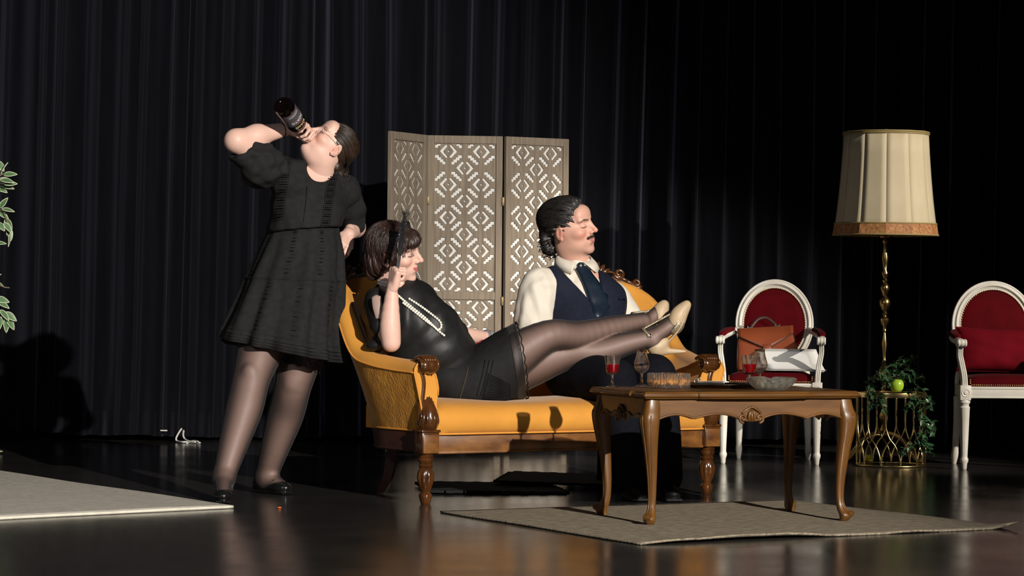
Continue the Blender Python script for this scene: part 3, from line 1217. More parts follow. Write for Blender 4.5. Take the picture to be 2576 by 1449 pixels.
# ================================================================ white medallion armchairs in red velvet
M_WHITE = mat('worn_white_paint', (0.72, 0.69, 0.62), 0.45, scale=9, col2=(0.60, 0.555, 0.47), bump=0.12, bscale=60, detail=8)
M_RED = mat('red_velvet', (0.070, 0.0010, 0.003), 0.85, var=0.3, scale=6, sheen=0.015, spec=0.08, bump=0.05, bscale=200)
M_NAIL = mat('brass_nail', (0.62, 0.45, 0.20), 0.3, 1.0)


def chair_parts():
    P = []
    add = lambda nm, part, m, sub=None, sm=True: P.append((nm, part, m, sub, sm))
    fl = lambda r, z, a: r * (1 - 0.10 * (0.5 + 0.5 * math.cos(10 * a))) if 0.075 < z < 0.31 else r
    fleg = [(.010, 0), (.013, .004), (.015, .030), (.020, .042), (.021, .055), (.017, .062), (.0165, .070), (.017, .080), (.0255, .315), (.027, .325), (.021, .335), (.022, .342), (.028, .352), (.026, .366)]
    for s in (-1, 1):
        add('front_leg', lathe(fleg, 40, (s * .25, -.225, 0), fl), M_WHITE)
        add('corner_block', [box((s * .25, -.225, .403), (.054, .054, .078), .003), xf(lathe([(.002, .006), (.009, .005), (.012, .0), (.020, .003), (.022, 0)], 12), (s * .25, -.252, .403), (R(90), 0, 0))], M_WHITE)
        bl = [tuple(np.array(p)) for p in ((s * .185, .215, .37), (s * .187, .222, .25), (s * .190, .245, .12), (s * .192, .275, 0))]
        pl = spline(bl, 6)
        add('rear_leg', tube(pl, np.interp(np.linspace(0, 1, len(pl)), [0, .82, .84, .9, 1], [.025, .016, .020, .017, .011]), 12), M_WHITE)
        # arm support, arm and pad
        sp = spline([(s * .252, -.222, .44), (s * .254, -.218, .49), (s * .262, -.205, .55), (s * .270, -.200, .60), (s * .270, -.208, .648)], 6)
        q = [tube(sp, np.interp(np.linspace(0, 1, len(sp)), [0, .5, 1], [.022, .020, .019]), 4, up=(0.707, 0.707, 0))]
        for dx in (-.009, 0, .009):
            q.append(tube(sp + np.array([dx, -.0165, 0]), .0042, 6))
        add('arm_support', q, M_WHITE, None, 50)
        ar = spline([(s * .192, .235, .715), (s * .215, .16, .708), (s * .25, .05, .690), (s * .268, -.08, .676), (s * .270, -.20, .672), (s * .270, -.238, .668)], 6)
        q = [tube(ar, .0205, 10, flat=.85), xf(lathe([(.001, -.024), (.017, -.024), (.022, -.018), (.018, -.008), (.022, 0), (.018, .008), (.022, .018), (.017, .024), (.001, .024)], 18), (s * .270, -.240, .664), (0, R(90), 0))]
        add('arm', q, M_WHITE, None, 50)
        pd = spline([(s * .222, .13, .722), (s * .25, .04, .712), (s * .264, -.06, .702), (s * .269, -.15, .692)], 6)
        add('arm_pad', tube(pd, [.006] + [.020] * 3 + [.024] * (len(pd) - 7) + [.020] * 2 + [.006], 12, flat=.62), M_RED, None, 'all')
    # seat rails
    add('seat_rail', [box((0, -.228, .405), (.46, .030, .062), .004), box((0, -.238, .428), (.46, .018, .012), .004), box((0, -.238, .380), (.46, .016, .010), .003)], M_WHITE)
    add('seat_rail', box((0, .215, .405), (.36, .030, .062), .004), M_WHITE)
    for s in (-1, 1):
        add('seat_rail', beam((s * .25, -.21, .405), (s * .19, .215, .405), .030, .062, bev=.004), M_WHITE)
    rings = []
    for z, k in ((.436, 1.0), (.45, 1.005), (.466, .985), (.480, .93), (.490, .80), (.496, .55), (.498, .25), (.498, .02)):
        ring = []
        for a in np.linspace(0, 2 * math.pi, 48, endpoint=False):
            ca, sa = math.cos(a), math.sin(a)
            x = math.copysign(abs(ca) ** .35, ca)
            y = math.copysign(abs(sa) ** .35, sa)
            hw = .245 + (-.055) * (y * .5 + .5)
            ring.append((x * hw * k, .0 + y * .225 * k, z))
        rings.append(np.array(ring))
    add('seat', loft(rings, caps=(False, True)), M_RED, None, 'all')
    # medallion back, tilted
    T = Matrix.Rotation(R(-9), 3, 'X')
    c = np.array((0, .262, .745))
    A, B = .193, .228
    el = lambda t_, ra, rb, y=0: (ra * math.cos(t_), y, rb * math.sin(t_))
    ring = [el(t_, A, B) for t_ in np.linspace(0, 2 * math.pi, 72, endpoint=False)]
    fr = [tube(ring, .021, 12, closed=True, flat=1.0)]
    for k, rr_ in ((.900, .0055), (1.085, .007)):
        fr.append(tube([el(t_, A * k, B * k if k < 1 else B * 1.072, -.013) for t_ in np.linspace(0, 2 * math.pi, 72, endpoint=False)], rr_, 7, closed=True))
    fr.append(tube([el(t_, A * .99, B * .99, -.021) for t_ in np.linspace(0, 2 * math.pi, 72, endpoint=False)], .006, 7, closed=True))
    fr = [xf(p, c, T) for p in fr]
    add('back_frame', fr, M_WHITE, None, 60)
    rings = [np.array([el(t_, A * .93 * k, B * .93 * k, y) for t_ in np.linspace(0, 2 * math.pi, 48, endpoint=False)]) for k, y in ((1, 0), (.97, -.010), (.88, -.020), (.7, -.027), (.45, -.031), (.2, -.033), (.02, -.033))]
    add('back_pad', xf(loft(rings, caps=(False, True)), c, T), M_RED, None, 'all')
    rings = [np.array([el(t_, A * .98 * k, B * .98 * k, y) for t_ in np.linspace(0, 2 * math.pi, 48, endpoint=False)]) for k, y in ((1, .004), (.9, .012), (.02, .016))]
    add('back_panel', xf(loft(rings[::1], caps=(False, True)), c, T), M_RED, None, 'all')
    for s in (-1, 1):
        add('back_stile', tube(spline([(s * .185, .218, .40), (s * .180, .232, .48), (s * .155, .248, .555), (s * .135, .252, .60)], 5), .019, 10), M_WHITE)
    nails = []
    for t_ in np.linspace(0, 2 * math.pi, 92, endpoint=False):
        nails.append(xf(ball(el(t_, A * .868, B * .878, -.020), .0038, 4), c, T))
    add('nail_trim', nails, M_NAIL, None, 'all')
    nl = [ball((x, -.229, .444), .0038, 4) for x in np.linspace(-.215, .215, 42)] + [ball((s * .222, -.226, z), .0038, 4) for s in (-1, 1) for z in (.453, .462, .471)]
    add('nail_trim', nl, M_NAIL, None, 'all')
    return P


CP = chair_parts()


def armchair(loc, rz, label, first=None, sc=(1, 1, 1)):
    t = thing('armchair', label, 'armchair', loc, rz, 'white medallion armchairs')
    t.scale = sc
    made = []
    for i, (nm, part, m, sub, sm) in enumerate(CP):
        if first is None:
            o = mesh(nm, part, m, t, sm)
            if nm == 'nail_trim':
                o['kind'] = 'stuff'
        else:
            o = first[i].copy()
            COL.objects.link(o)
            o.parent = t
        made.append(o)
    return t, made


a, b_ = G(1817, 1166), G(2056, 1170)
an = math.atan2(b_.y - a.y, b_.x - a.x)
mid = (a + b_) / 2
c1 = mid + Vector((-math.sin(an), math.cos(an), 0)) * .225
CH1, fm = armchair((c1.x, c1.y, 0), an, 'white armchair in red velvet with a brown leather briefcase on its seat')
an2 = R(4)
f2 = G(2425, 1181)
c2 = f2 + Matrix.Rotation(an2, 3, 'Z') @ Vector((.25 * 1.08, .225, 0))
CH2, _ = armchair((c2.x, c2.y, 0), an2, 'white armchair in red velvet with a red cushion on its seat', fm, (1.08, 1, 1.0))


def on_chair(t, p):
    return t.matrix_basis @ Vector(p)


# ---------------------------------------------------------------- briefcase leaning on the first chair's back
M_LEA = mat('tan_leather', (0.225, 0.050, 0.016), 0.42, var=0.16, scale=5, bump=0.08, bscale=180, coat=0.12)
M_LEAD = mat('dark_leather_edge', (0.05, 0.016, 0.010), 0.5)
M_STEEL = mat('steel', (0.62, 0.60, 0.56), 0.25, 1.0)
bc = on_chair(CH1, (-.020, .020, .497))
BAG = thing('briefcase', 'reddish brown leather flap briefcase leaning in the white armchair', 'briefcase', bc, an)
TB = Euler((R(-24), R(-4), R(6))).to_matrix()


def bag(nm, parts, m, par=None, sm=True):
    if isinstance(parts, tuple):
        parts = [parts]
    return mesh(nm, [xf(p, (0, 0, 0), TB) for p in parts], m, par or BAG, sm)


w0, w1, hh = .172, .150, .245
side = []
for z, hw, th in ((0, w0 * .97, .040), (.02, w0, .046), (.12, (w0 + w1) / 2, .044), (.20, w1 * 1.02, .034), (hh, w1 * .99, .022)):
    ring = []
    for a in np.linspace(0, 2 * math.pi, 40, endpoint=False):
        ca, sa = math.cos(a), math.sin(a)
        ring.append((hw * math.copysign(abs(ca) ** .22, ca), th * math.copysign(abs(sa) ** .4, sa), z))
    side.append(np.array(ring))
bag('body', loft(side, caps=(True, True)), M_LEA, None, 45)
# flap: pointed sheet over the front
fl = []
for k, (s, y, z) in enumerate(((1.0, .030, hh + .004), (1.01, 0, hh + .010), (1.02, -.026, hh - .004), (1.0, -.042, hh - .055))):
    fl.append(np.array([(x * w1 * s, y, z) for x in np.linspace(-1, 1, 17)]))
for q in (.35, .7, 1.0):
    fl.append(np.array([(x * w1 * 1.0 * (1 - .015 * q), -.044 - .006 * q, hh - .055 - q * (.002 + .085 * (1 - abs(x)))) for x in np.linspace(-1, 1, 17)]))
fo = bag('flap', loft(fl, closed=False), M_LEA, None, 45)
fo.modifiers.new('leather', 'SOLIDIFY').thickness = .004
edge = [(-w1 * 1.0, -.043, hh - .052)] + [tuple(p) for p in fl[-1] + np.array([0, -.003, 0])] + [(w1 * 1.0, -.043, hh - .052)]
bag('flap_edging', tube(edge, .0035, 6), M_LEAD, fo, 'all')
lz = hh - .055 - .087
bag('lock_tab', [box((0, -.054, lz + .012), (.046, .008, .034), .006), ], M_LEA, fo)
bag('lock_plate', box((0, -.055, lz - .006), (.052, .006, .008), .002), M_STEEL, fo)
hp = spline([(-.078, .006, hh + .010), (-.066, .006, hh + .030), (-.030, .006, hh + .066), (.012, .006, hh + .070), (.050, .006, hh + .038), (.066, .006, hh + .012)], 7)
bag('handle', tube(hp, .009, 8, flat=.55, up=(0, 1, 0)), M_LEAD, None, 'all')
for x in (-.080, .070):
    bag('handle_ring', [box((x, .004, hh + .014), (.030, .016, .010), .003)] + [tube([(x - .012 + .024 * k, .004, hh + .006), (x - .012 + .024 * k, -.008, hh + .022)], .003, 6) for k in (0, 1)], M_STEEL)
for x in (-.10, .10):
    bag('gusset_seam', tube([(x * 1.72, -.030, .01), (x * 1.62, -.034, .12), (x * 1.50, -.026, .2)], .003, 6), M_LEAD, None, 'all')

# ---------------------------------------------------------------- bent sheets of paper on the seat
M_PAPER = mat('white_paper', (0.80, 0.79, 0.76), 0.8, var=0.015, spec=0.2)
pp = on_chair(CH1, (.075, -.09, .4985))
PAPER = thing('paper_stack', 'curled white sheets of paper propped on the armchair seat before the briefcase', 'paper', pp, an)
for k in range(3):
    rr_ = []
    for q in np.linspace(0, 1, 15):
        y = -.105 + .17 * q + .006 * k
        z = .004 * k + .105 * max(0, (q - .1) / .9) ** 1.25
        rr_.append(np.array([(x + .06 * (1 - q) + .006 * k, y, z + .012 * (1 - q) * max(0, (x - .03)) / .12 * -0.4 + .004) for x in np.linspace(-.155, .150, 9)]))
    so = mesh('sheet', loft(rr_, closed=False), M_PAPER, PAPER, 'all')
    so.modifiers.new('paper', 'SOLIDIFY').thickness = .0008

# ---------------------------------------------------------------- red cushion on the second chair
M_CUSH = mat('crimson_cotton', (0.125, 0.002, 0.007), 0.85, var=0.12, scale=8, bump=0.10, bscale=90, sheen=0.015, spec=0.08)


def pillow(w, h, th, seed, n=36):
    rn = np.random.default_rng(seed)
    ph = rn.uniform(0, 6.28, 8)
    top, bot = [], []
    for i in range(n + 1):
        for j in range(n + 1):
            x, y = 2 * i / n - 1, 2 * j / n - 1
            ex = 1 - .06 * (1 - y * y) * (abs(x) ** 3)
            ey = 1 - .07 * (1 - x * x) * (abs(y) ** 3)
            f = max(0, (1 - x ** 4) * (1 - y ** 4)) ** .55
            wr = .07 * math.sin(9 * x + 4 * y + ph[0]) * math.sin(3 * x - 5 * y + ph[1]) * (1 - f * .5) + .05 * math.sin(14 * math.hypot(x - 1, y - 1) + ph[2]) * math.exp(-1.2 * math.hypot(x - 1, y - 1)) + .05 * math.sin(14 * math.hypot(x + 1, y + 1)) * math.exp(-1.2 * math.hypot(x + 1, y + 1))
            top.append((x * w / 2 * ex, y * h / 2 * ey, th / 2 * f * (1 + wr)))
            bot.append((x * w / 2 * ex, y * h / 2 * ey, -th / 2 * f * (1 + wr * .5) - .001))
    V = np.array(top + bot)
    m_ = (n + 1) ** 2
    F_ = []
    for i in range(n):
        for j in range(n):
            a = i * (n + 1) + j
            F_.append([a, a + n + 1, a + n + 2, a + 1])
            F_.append([m_ + a, m_ + a + 1, m_ + a + n + 2, m_ + a + n + 1])
    rim = [i * (n + 1) for i in range(n + 1)] + [n * (n + 1) + j for j in range(1, n + 1)] + [i * (n + 1) + n for i in range(n - 1, -1, -1)] + list(range(n - 1, 0, -1))
    for q in range(len(rim)):
        F_.append([rim[q], m_ + rim[q], m_ + rim[(q + 1) % len(rim)], rim[(q + 1) % len(rim)]])
    return V, F_, V[rim]


pv, pf, prim = pillow(.50, .245, .13, 5)
ct = on_chair(CH2, (.0, .065, .618))
CUSH = thing('cushion', 'crimson cotton cushion standing against the back of the armchair', 'cushion', ct, an2)
TC = Euler((R(74), R(2), 0)).to_matrix()
mesh('cover', xf((pv, pf), (0, 0, 0), TC), M_CUSH, CUSH, 'all')
mesh('seam', xf(tube(prim, .0035, 6, closed=True), (0, 0, 0), TC), M_CUSH, CUSH, 'all')
# ================================================================ brass floor lamp
M_BRASS = mat('aged_brass', (0.58, 0.40, 0.16), 0.24, 1.0, var=0.2, scale=14)
M_SHADE = mat('parchment', (0.66, 0.575, 0.40), 0.75, scale=5, col2=(0.53, 0.43, 0.265), detail=6, spec=0.2, stretch=(1, 1, .5))
M_TRIM = mat('gold_embroidered_braid', (0.50, 0.29, 0.09), 0.7, scale=70, col2=(0.30, 0.07, 0.035), bump=0.5, bscale=90, detail=2)
M_CORDG = mat('olive_gold_cord', (0.34, 0.26, 0.10), 0.6, bump=0.6, scale=150)
lp = W(2226, 740, 15.3)
LAMP = thing('floor_lamp', 'turned brass floor lamp with a cream panelled shade behind the leafy stand', 'lamp', (lp.x, lp.y, 0))
pole = [(.012, .16), (.022, .17), (.030, .19), (.022, .21), (.012, .225), (.026, .25), (.034, .275), (.026, .30), (.012, .32), (.010, .40), (.020, .43), (.014, .46), (.024, .48), (.040, .51), (.042, .545), (.032, .575), (.016, .59),
        (.022, .60), (.014, .612), (.010, .625), (.011, .66), (.019, .72), (.012, .765), (.008, .79), (.014, .80), (.010, .812), (.014, .830), (.030, .855), (.030, .875), (.013, .895), (.022, .905), (.013, .918),
        (.026, .935), (.038, .965), (.038, .985), (.024, 1.005), (.014, 1.015), (.024, 1.04), (.032, 1.06), (.026, 1.082), (.014, 1.095), (.020, 1.11), (.012, 1.125), (.022, 1.145), (.022, 1.158), (.012, 1.175),
        (.018, 1.215), (.022, 1.25), (.014, 1.29), (.010, 1.33), (.018, 1.342), (.022, 1.352), (.012, 1.362), (.040, 1.372), (.044, 1.380), (.020, 1.39), (.022, 1.43)]
pole = [(r * 0.86, z * (1.235 / 1.38) if z < 1.372 else 1.228 + (z - 1.372)) for r, z in pole]
mesh('pole', lathe(pole, 20), M_BRASS, LAMP)
for k in range(3):
    a = R(200 + 120 * k)
    ca, sa = math.cos(a), math.sin(a)
    pts = spline([(0, 0, .145), (.05 * ca, .05 * sa, .150), (.12 * ca, .12 * sa, .120), (.18 * ca, .18 * sa, .055), (.215 * ca, .215 * sa, .016), (.245 * ca, .245 * sa, .014)], 6)
    mesh('tripod_leg', [tube(pts, .017, 8, flat=.5, up=(-sa, ca, 0)), ball((.235 * ca, .235 * sa, .012), (.022, .022, .012), 6)], M_BRASS, LAMP, 'all')
ZB, ZT = 1.246, 1.810
prof = [(.286, ZB), (.272, ZB + .09), (.259, ZB + .20), (.248, ZB + .32), (.239, ZB + .44), (.232, ZT)]
sh = bpy.data.objects.new('lamp_shade', None)
COL.objects.link(sh)
sh.parent = LAMP
n = 12
da = math.pi / n
rows = []
for r, z in prof:
    c_, s_ = r * math.cos(da), r * math.sin(da)
    rows.append(np.array([(c_, -s_ + 2 * s_ * q, z) for q in np.linspace(0, 1, 5)]))
first = None
for k in range(n):
    if first is None:
        o = mesh('shade_panel', loft(rows, closed=False), M_SHADE, sh, 'all')
        o.modifiers.new('parchment', 'SOLIDIFY').thickness = .002
        first = o
    else:
        o = first.copy()
        COL.objects.link(o)
        o.parent = sh
    o.rotation_euler = (0, 0, 2 * math.pi * k / n + R(-82))


def poly_ring(r, z, k=12, off=R(-82)):
    return [(r * math.cos(2 * math.pi * (i + .5) / k + off), r * math.sin(2 * math.pi * (i + .5) / k + off), z) for i in range(k)]


def band(z0, z1, r0, r1):
    return loft([np.array(poly_ring(r0 + .003, z0)), np.array(poly_ring(r1 + .003, z1)), np.array(poly_ring(r1 - .004, z1)), np.array(poly_ring(r0 - .004, z0))], loop=True)


mesh('braid', band(ZB - .004, ZB + .056, .2868, .2770), M_TRIM, sh, False)
for z, r in ((ZB - .004, .2885), (ZB + .058, .2785), (ZT - .004, .2335), (ZT - .014, .2345)):
    mesh('cord_edge', tube([p for a, b in zip(poly_ring(r, z), poly_ring(r, z)[1:] + poly_ring(r, z)[:1]) for p in (a, tuple((np.array(a) + b) / 2))], .005, 6, closed=True), M_CORDG, sh, 'all')
for k in range(3):
    a = R(30 + 120 * k)
    mesh('spider_wire', tube([(0, 0, ZT - .03), (.231 * math.cos(a), .231 * math.sin(a), ZT - .006)], .003, 6), M_BRASS, sh)
mesh('finial', lathe([(.004, ZT - .06), (.006, ZT - .03), (.010, ZT), (.012, ZT + .008), (.006, ZT + .018), (.001, ZT + .022)], 12), M_BRASS, sh)
mesh('lamp_bulb', ball((0, 0, 1.40), (.032, .032, .045), 10), mat('unlit_bulb', (.7, .68, .62), .3), LAMP, 'all')

# ================================================================ gold wire stand
M_GOLD = mat('gold_wire', (0.66, 0.49, 0.22), 0.26, 1.0, var=0.15, scale=12)
wp = W(2241, 1165, 14.86)
STAND = thing('wire_stand', 'round gold wire side stand draped with leafy garland', 'stand', (wp.x, wp.y, 0))
WR, WH = .183, .395
mesh('base_ring', tube([(WR * math.cos(a), WR * math.sin(a), .007) for a in np.linspace(0, 2 * math.pi, 60, endpoint=False)], .006, 8, closed=True), M_GOLD, STAND, 'all')
mesh('top_rim', lathe([(WR - .012, WH - .026), (WR + .004, WH - .026), (WR + .006, WH - .013), (WR + .004, WH), (WR - .012, WH), (WR - .012, WH - .004)], 60), M_GOLD, STAND, 30)
mesh('glass_shelf', lathe([(.001, WH - .012), (WR - .013, WH - .012), (WR - .013, WH - .005), (.001, WH - .005)], 48), M_MAHO, STAND)
units = 11
wires = []
for s in (-1, 1):
    pts = []
    for z in np.linspace(WH - .02, .007, 40):
        q = z / WH
        top, bot = .155, math.pi / units
        if q > .66:
            th = -top
        elif q > .36:
            e = (.66 - q) / .30
            th = -top * (.5 + .5 * math.cos(math.pi * e * .5) * 1) if False else -top * math.cos(math.pi * .5 * e ** 1.4)
        else:
            e = (.36 - q) / .36
            th = bot * math.sin(math.pi * .5 * e ** .75) if e < .8 else bot * math.sin(math.pi * .5 * .8 ** .75) + (bot - bot * math.sin(math.pi * .5 * .8 ** .75)) * (e - .8) / .2
        bulge = 1.0
        pts.append((WR * bulge * math.cos(s * th), WR * bulge * math.sin(s * th), z))
    wires.append(tube(pts, .0042, 7))
firsts = [mesh('wire', w_, M_GOLD, STAND, 'all') for w_ in wires]
for k in range(1, units):
    for f_ in firsts:
        o = f_.copy()
        COL.objects.link(o)
        o.parent = STAND
        o.rotation_euler = (0, 0, 2 * math.pi * k / units)

# ---------------------------------------------------------------- green apple, yellow fruit
M_APPLE = mat('green_apple_skin', (0.36, 0.56, 0.04), 0.3, var=0.12, scale=6, coat=0.2)
M_STEM = mat('brown_stem', (0.09, 0.05, 0.02), 0.7)
ap = W(2256, 965, 14.74)
APP = thing('apple', 'bright green apple nestled in the garland on the wire stand', 'apple', (ap.x, ap.y, WH + .004))
prof = [(.001, .004), (.012, 0), (.024, .004), (.034, .018), (.038, .036), (.036, .052), (.028, .064), (.016, .068), (.006, .064), (.001, .058)]
mesh('flesh', lathe(prof, 24), M_APPLE, APP, 'all')
mesh('stem', tube([(0, 0, .058), (.002, .001, .070), (.006, .001, .080)], .0018, 6), M_STEM, APP, 'all')
yp = G(2186, 1162)
o = mesh('yellow_fruit', xf(lathe([(.001, -.034), (.006, -.031), (.012, -.026), (.020, -.012), (.021, .002), (.018, .018), (.009, .028), (.006, .033), (.001, .035)], 18), (yp.x, yp.y, .021), (R(80), 0, R(40))), mat('lemon_yellow', (.62, .55, .03), .45), None, 'all')
tag(o, 'small yellow fruit on the floor inside the wire stand', 'fruit')

# ---------------------------------------------------------------- leafy garland
M_LEAF = mat('dark_green_leaf', (0.030, 0.090, 0.035), 0.38, var=0.45, scale=9, coords='Object', spec=0.6)
M_LEAF2 = mat('mid_green_leaf', (0.055, 0.135, 0.050), 0.38, var=0.35, scale=9, spec=0.6)
M_VINE = mat('vine_stem', (0.05, 0.07, 0.025), 0.6)


def leaf_shape(ln, wd, nseg=6, curl=.2, fold=.25):
    rows = []
    for i in range(nseg + 1):
        t_ = i / nseg
        w_ = wd / 2 * (math.sin(math.pi * t_ ** .78) ** .85 if 0 < t_ < 1 else 0.02)
        x = ln * t_
        z = -curl * ln * t_ * t_
        rows.append(np.array([(x, -w_, z + fold * w_), (x, -w_ * .5, z + fold * w_ * .4), (x, 0, z), (x, w_ * .5, z + fold * w_ * .4), (x, w_, z + fold * w_)]))
    return loft(rows, closed=False)


GAR = thing('garland', 'dark green leafy garland spilling over the gold wire stand', 'garland', (wp.x, wp.y, WH))
lm = []
for m_ in (M_LEAF, M_LEAF2):
    v_, f_ = leaf_shape(.038, .021)
    me_ = bpy.data.meshes.new('leaf')
    me_.from_pydata(v_.tolist(), [], f_)
    me_.materials.append(m_)
    me_.polygons.foreach_set('use_smooth', np.ones(len(me_.polygons), bool))
    lm.append(me_)
rn = random.Random(12)


def put_leaf(par, me_, p, dirv, sc, up=None):
    o = bpy.data.objects.new('leaf', me_)
    COL.objects.link(o)
    o.parent = par
    o.location = p
    d = Vector(dirv).normalized()
    q = d.to_track_quat('X', 'Z')
    o.rotation_mode = 'QUATERNION'
    o.rotation_quaternion = q @ Euler((rn.uniform(-1.1, 1.1), 0, 0)).to_quaternion()
    o.scale = (sc,) * 3
    return o


def vine(par, pts, nleaf, base, sc=(.7, 1.12), rad=.0022):
    P = spline(pts, 10)
    mesh('stem', tube(P, rad, 5), M_VINE, par, 'all')
    for k in range(nleaf):
        i = rn.randrange(1, len(P) - 1)
        t_ = Vector(P[i + 1] - P[i]).normalized()
        d = Vector((rn.gauss(0, 1), rn.gauss(-.3, 1), rn.gauss(.1, .8)))
        d = (d - t_ * d.dot(t_)).normalized() + t_ * .5
        put_leaf(par, lm[rn.random() < .35], P[i], d, rn.uniform(*sc))


def gp(px, py, d):
    return W(px, py, d) - Vector((wp.x, wp.y, WH))


for pts, nl in (
    ([(2180, 985, 14.75), (2200, 960, 14.8), (2225, 930, 14.85), (2255, 915, 14.9), (2290, 920, 14.9)], 26),
    ([(2172, 962, 14.8), (2200, 955, 14.75), (2230, 950, 14.72), (2262, 945, 14.85)], 20),
    ([(2220, 935, 14.9), (2262, 925, 14.95), (2290, 905, 14.95), (2308, 900, 15.0)], 16),
    ([(2240, 975, 14.72), (2270, 955, 14.8), (2300, 952, 14.75), (2328, 945, 14.8)], 22),
    ([(2190, 975, 14.72), (2186, 1000, 14.69), (2190, 1030, 14.68)], 13),
    ([(2205, 985, 14.70), (2215, 1010, 14.67), (2225, 1040, 14.67)], 14),
    ([(2285, 985, 14.70), (2290, 1005, 14.67), (2275, 1030, 14.66), (2292, 1022, 14.66)], 15),
    ([(2300, 965, 14.75), (2325, 985, 14.72), (2338, 1010, 14.70), (2342, 1030, 14.70)], 16),
    ([(2300, 975, 14.72), (2315, 1020, 14.70), (2322, 1060, 14.68), (2318, 1100, 14.66), (2325, 1135, 14.66)], 40),
    ([(2320, 1040, 14.7), (2340, 1060, 14.7), (2352, 1075, 14.7), (2350, 1100, 14.7)], 14),
    ([(2315, 1090, 14.67), (2295, 1120, 14.66), (2275, 1130, 14.65), (2268, 1145, 14.65)], 22),
    ([(2322, 1110, 14.66), (2338, 1130, 14.66), (2340, 1142, 14.66)], 10),
    ([(2225, 960, 14.95), (2250, 940, 15.0), (2290, 945, 15.0)], 20),
    ([(2195, 950, 14.85), (2225, 925, 14.9), (2265, 905, 14.92), (2285, 915, 14.9)], 26),
    ([(2230, 965, 14.78), (2265, 935, 14.80), (2300, 935, 14.82), (2322, 960, 14.8)], 26),
    ([(2185, 970, 14.8), (2215, 945, 14.8), (2240, 955, 14.74), (2215, 978, 14.72)], 22),
    ([(2330, 1000, 14.7), (2318, 1040, 14.68), (2330, 1080, 14.68), (2315, 1120, 14.66)], 30),
    ([(2200, 980, 14.7), (2196, 1010, 14.68), (2205, 1025, 14.67)], 12),
    ([(2280, 980, 14.7), (2300, 1000, 14.68), (2285, 1020, 14.66)], 14),
):
    vine(GAR, [gp(*p) for p in pts], nl, wp)

# ================================================================ variegated potted fig at the left edge
M_FIG = mat('fig_leaf_green', (0.11, 0.21, 0.085), 0.4, var=0.35, scale=14, spec=0.5)
M_FIGE = mat('fig_leaf_cream_edge', (0.58, 0.60, 0.42), 0.45, var=0.1)
M_BARK = mat('pale_bark', (0.20, 0.15, 0.09), 0.85, scale=30, bump=0.5)
M_POT = mat('wicker_pot', (0.16, 0.09, 0.04), 0.7, scale=40, bump=0.6)
f0 = W(-150, 1100, 14.0)
FIG = thing('potted_fig', 'variegated fig with cream-edged leaves reaching in at the left edge', 'plant', (f0.x, f0.y, 0.016))
mesh('pot', lathe([(.11, 0), (.14, .02), (.165, .26), (.175, .27), (.170, .285), (.155, .28), (.15, .24), (.001, .24)], 28), M_POT, FIG)
tr = spline([(0, 0, .23), (.02, .01, .5), (-.02, 0, .8), (.015, .01, 1.15), (.0, .0, 1.5)], 6)
mesh('trunk', tube(tr, np.linspace(.022, .010, len(tr)), 9), M_BARK, FIG, 'all')
v_, f_ = leaf_shape(.075, .036, 8, .12, .18)
me_ = bpy.data.meshes.new('leaf')
me_.from_pydata(v_.tolist(), [], f_)
me_.materials.append(M_FIG)
me_.materials.append(M_FIGE)
for i, p in enumerate(me_.polygons):
    p.material_index = 1 if (i % 4 in (0, 3) and False) else 0
rows = []
nseg = 10
rim_pts = []
for sgn in (-1, 1):
    for i in range(nseg + 1):
        t_ = i / nseg if sgn < 0 else 1 - i / nseg
        w_ = .036 / 2 * (math.sin(math.pi * t_ ** .78) ** .85 if 0 < t_ < 1 else 0.02)
        rim_pts.append((.075 * t_, sgn * w_, -.12 * .075 * t_ * t_ + .18 * w_))
rv, rf = tube(rim_pts, .0022, 5)
bm = bmesh.new()
bm.from_mesh(me_)
me2 = bpy.data.meshes.new('tmp')
me2.from_pydata(rv.tolist(), [], rf)
bm.from_mesh(me2)
bm.faces.ensure_lookup_table()
nf = len(me_.polygons)
for i, f__ in enumerate(bm.faces):
    f__.material_index = 0 if i < nf else 1
    f__.smooth = True
bm.to_mesh(me_)
bm.free()
bpy.data.meshes.remove(me2)
fp = lambda px, py, d: W(px, py, d) - Vector((f0.x, f0.y, 0.016))
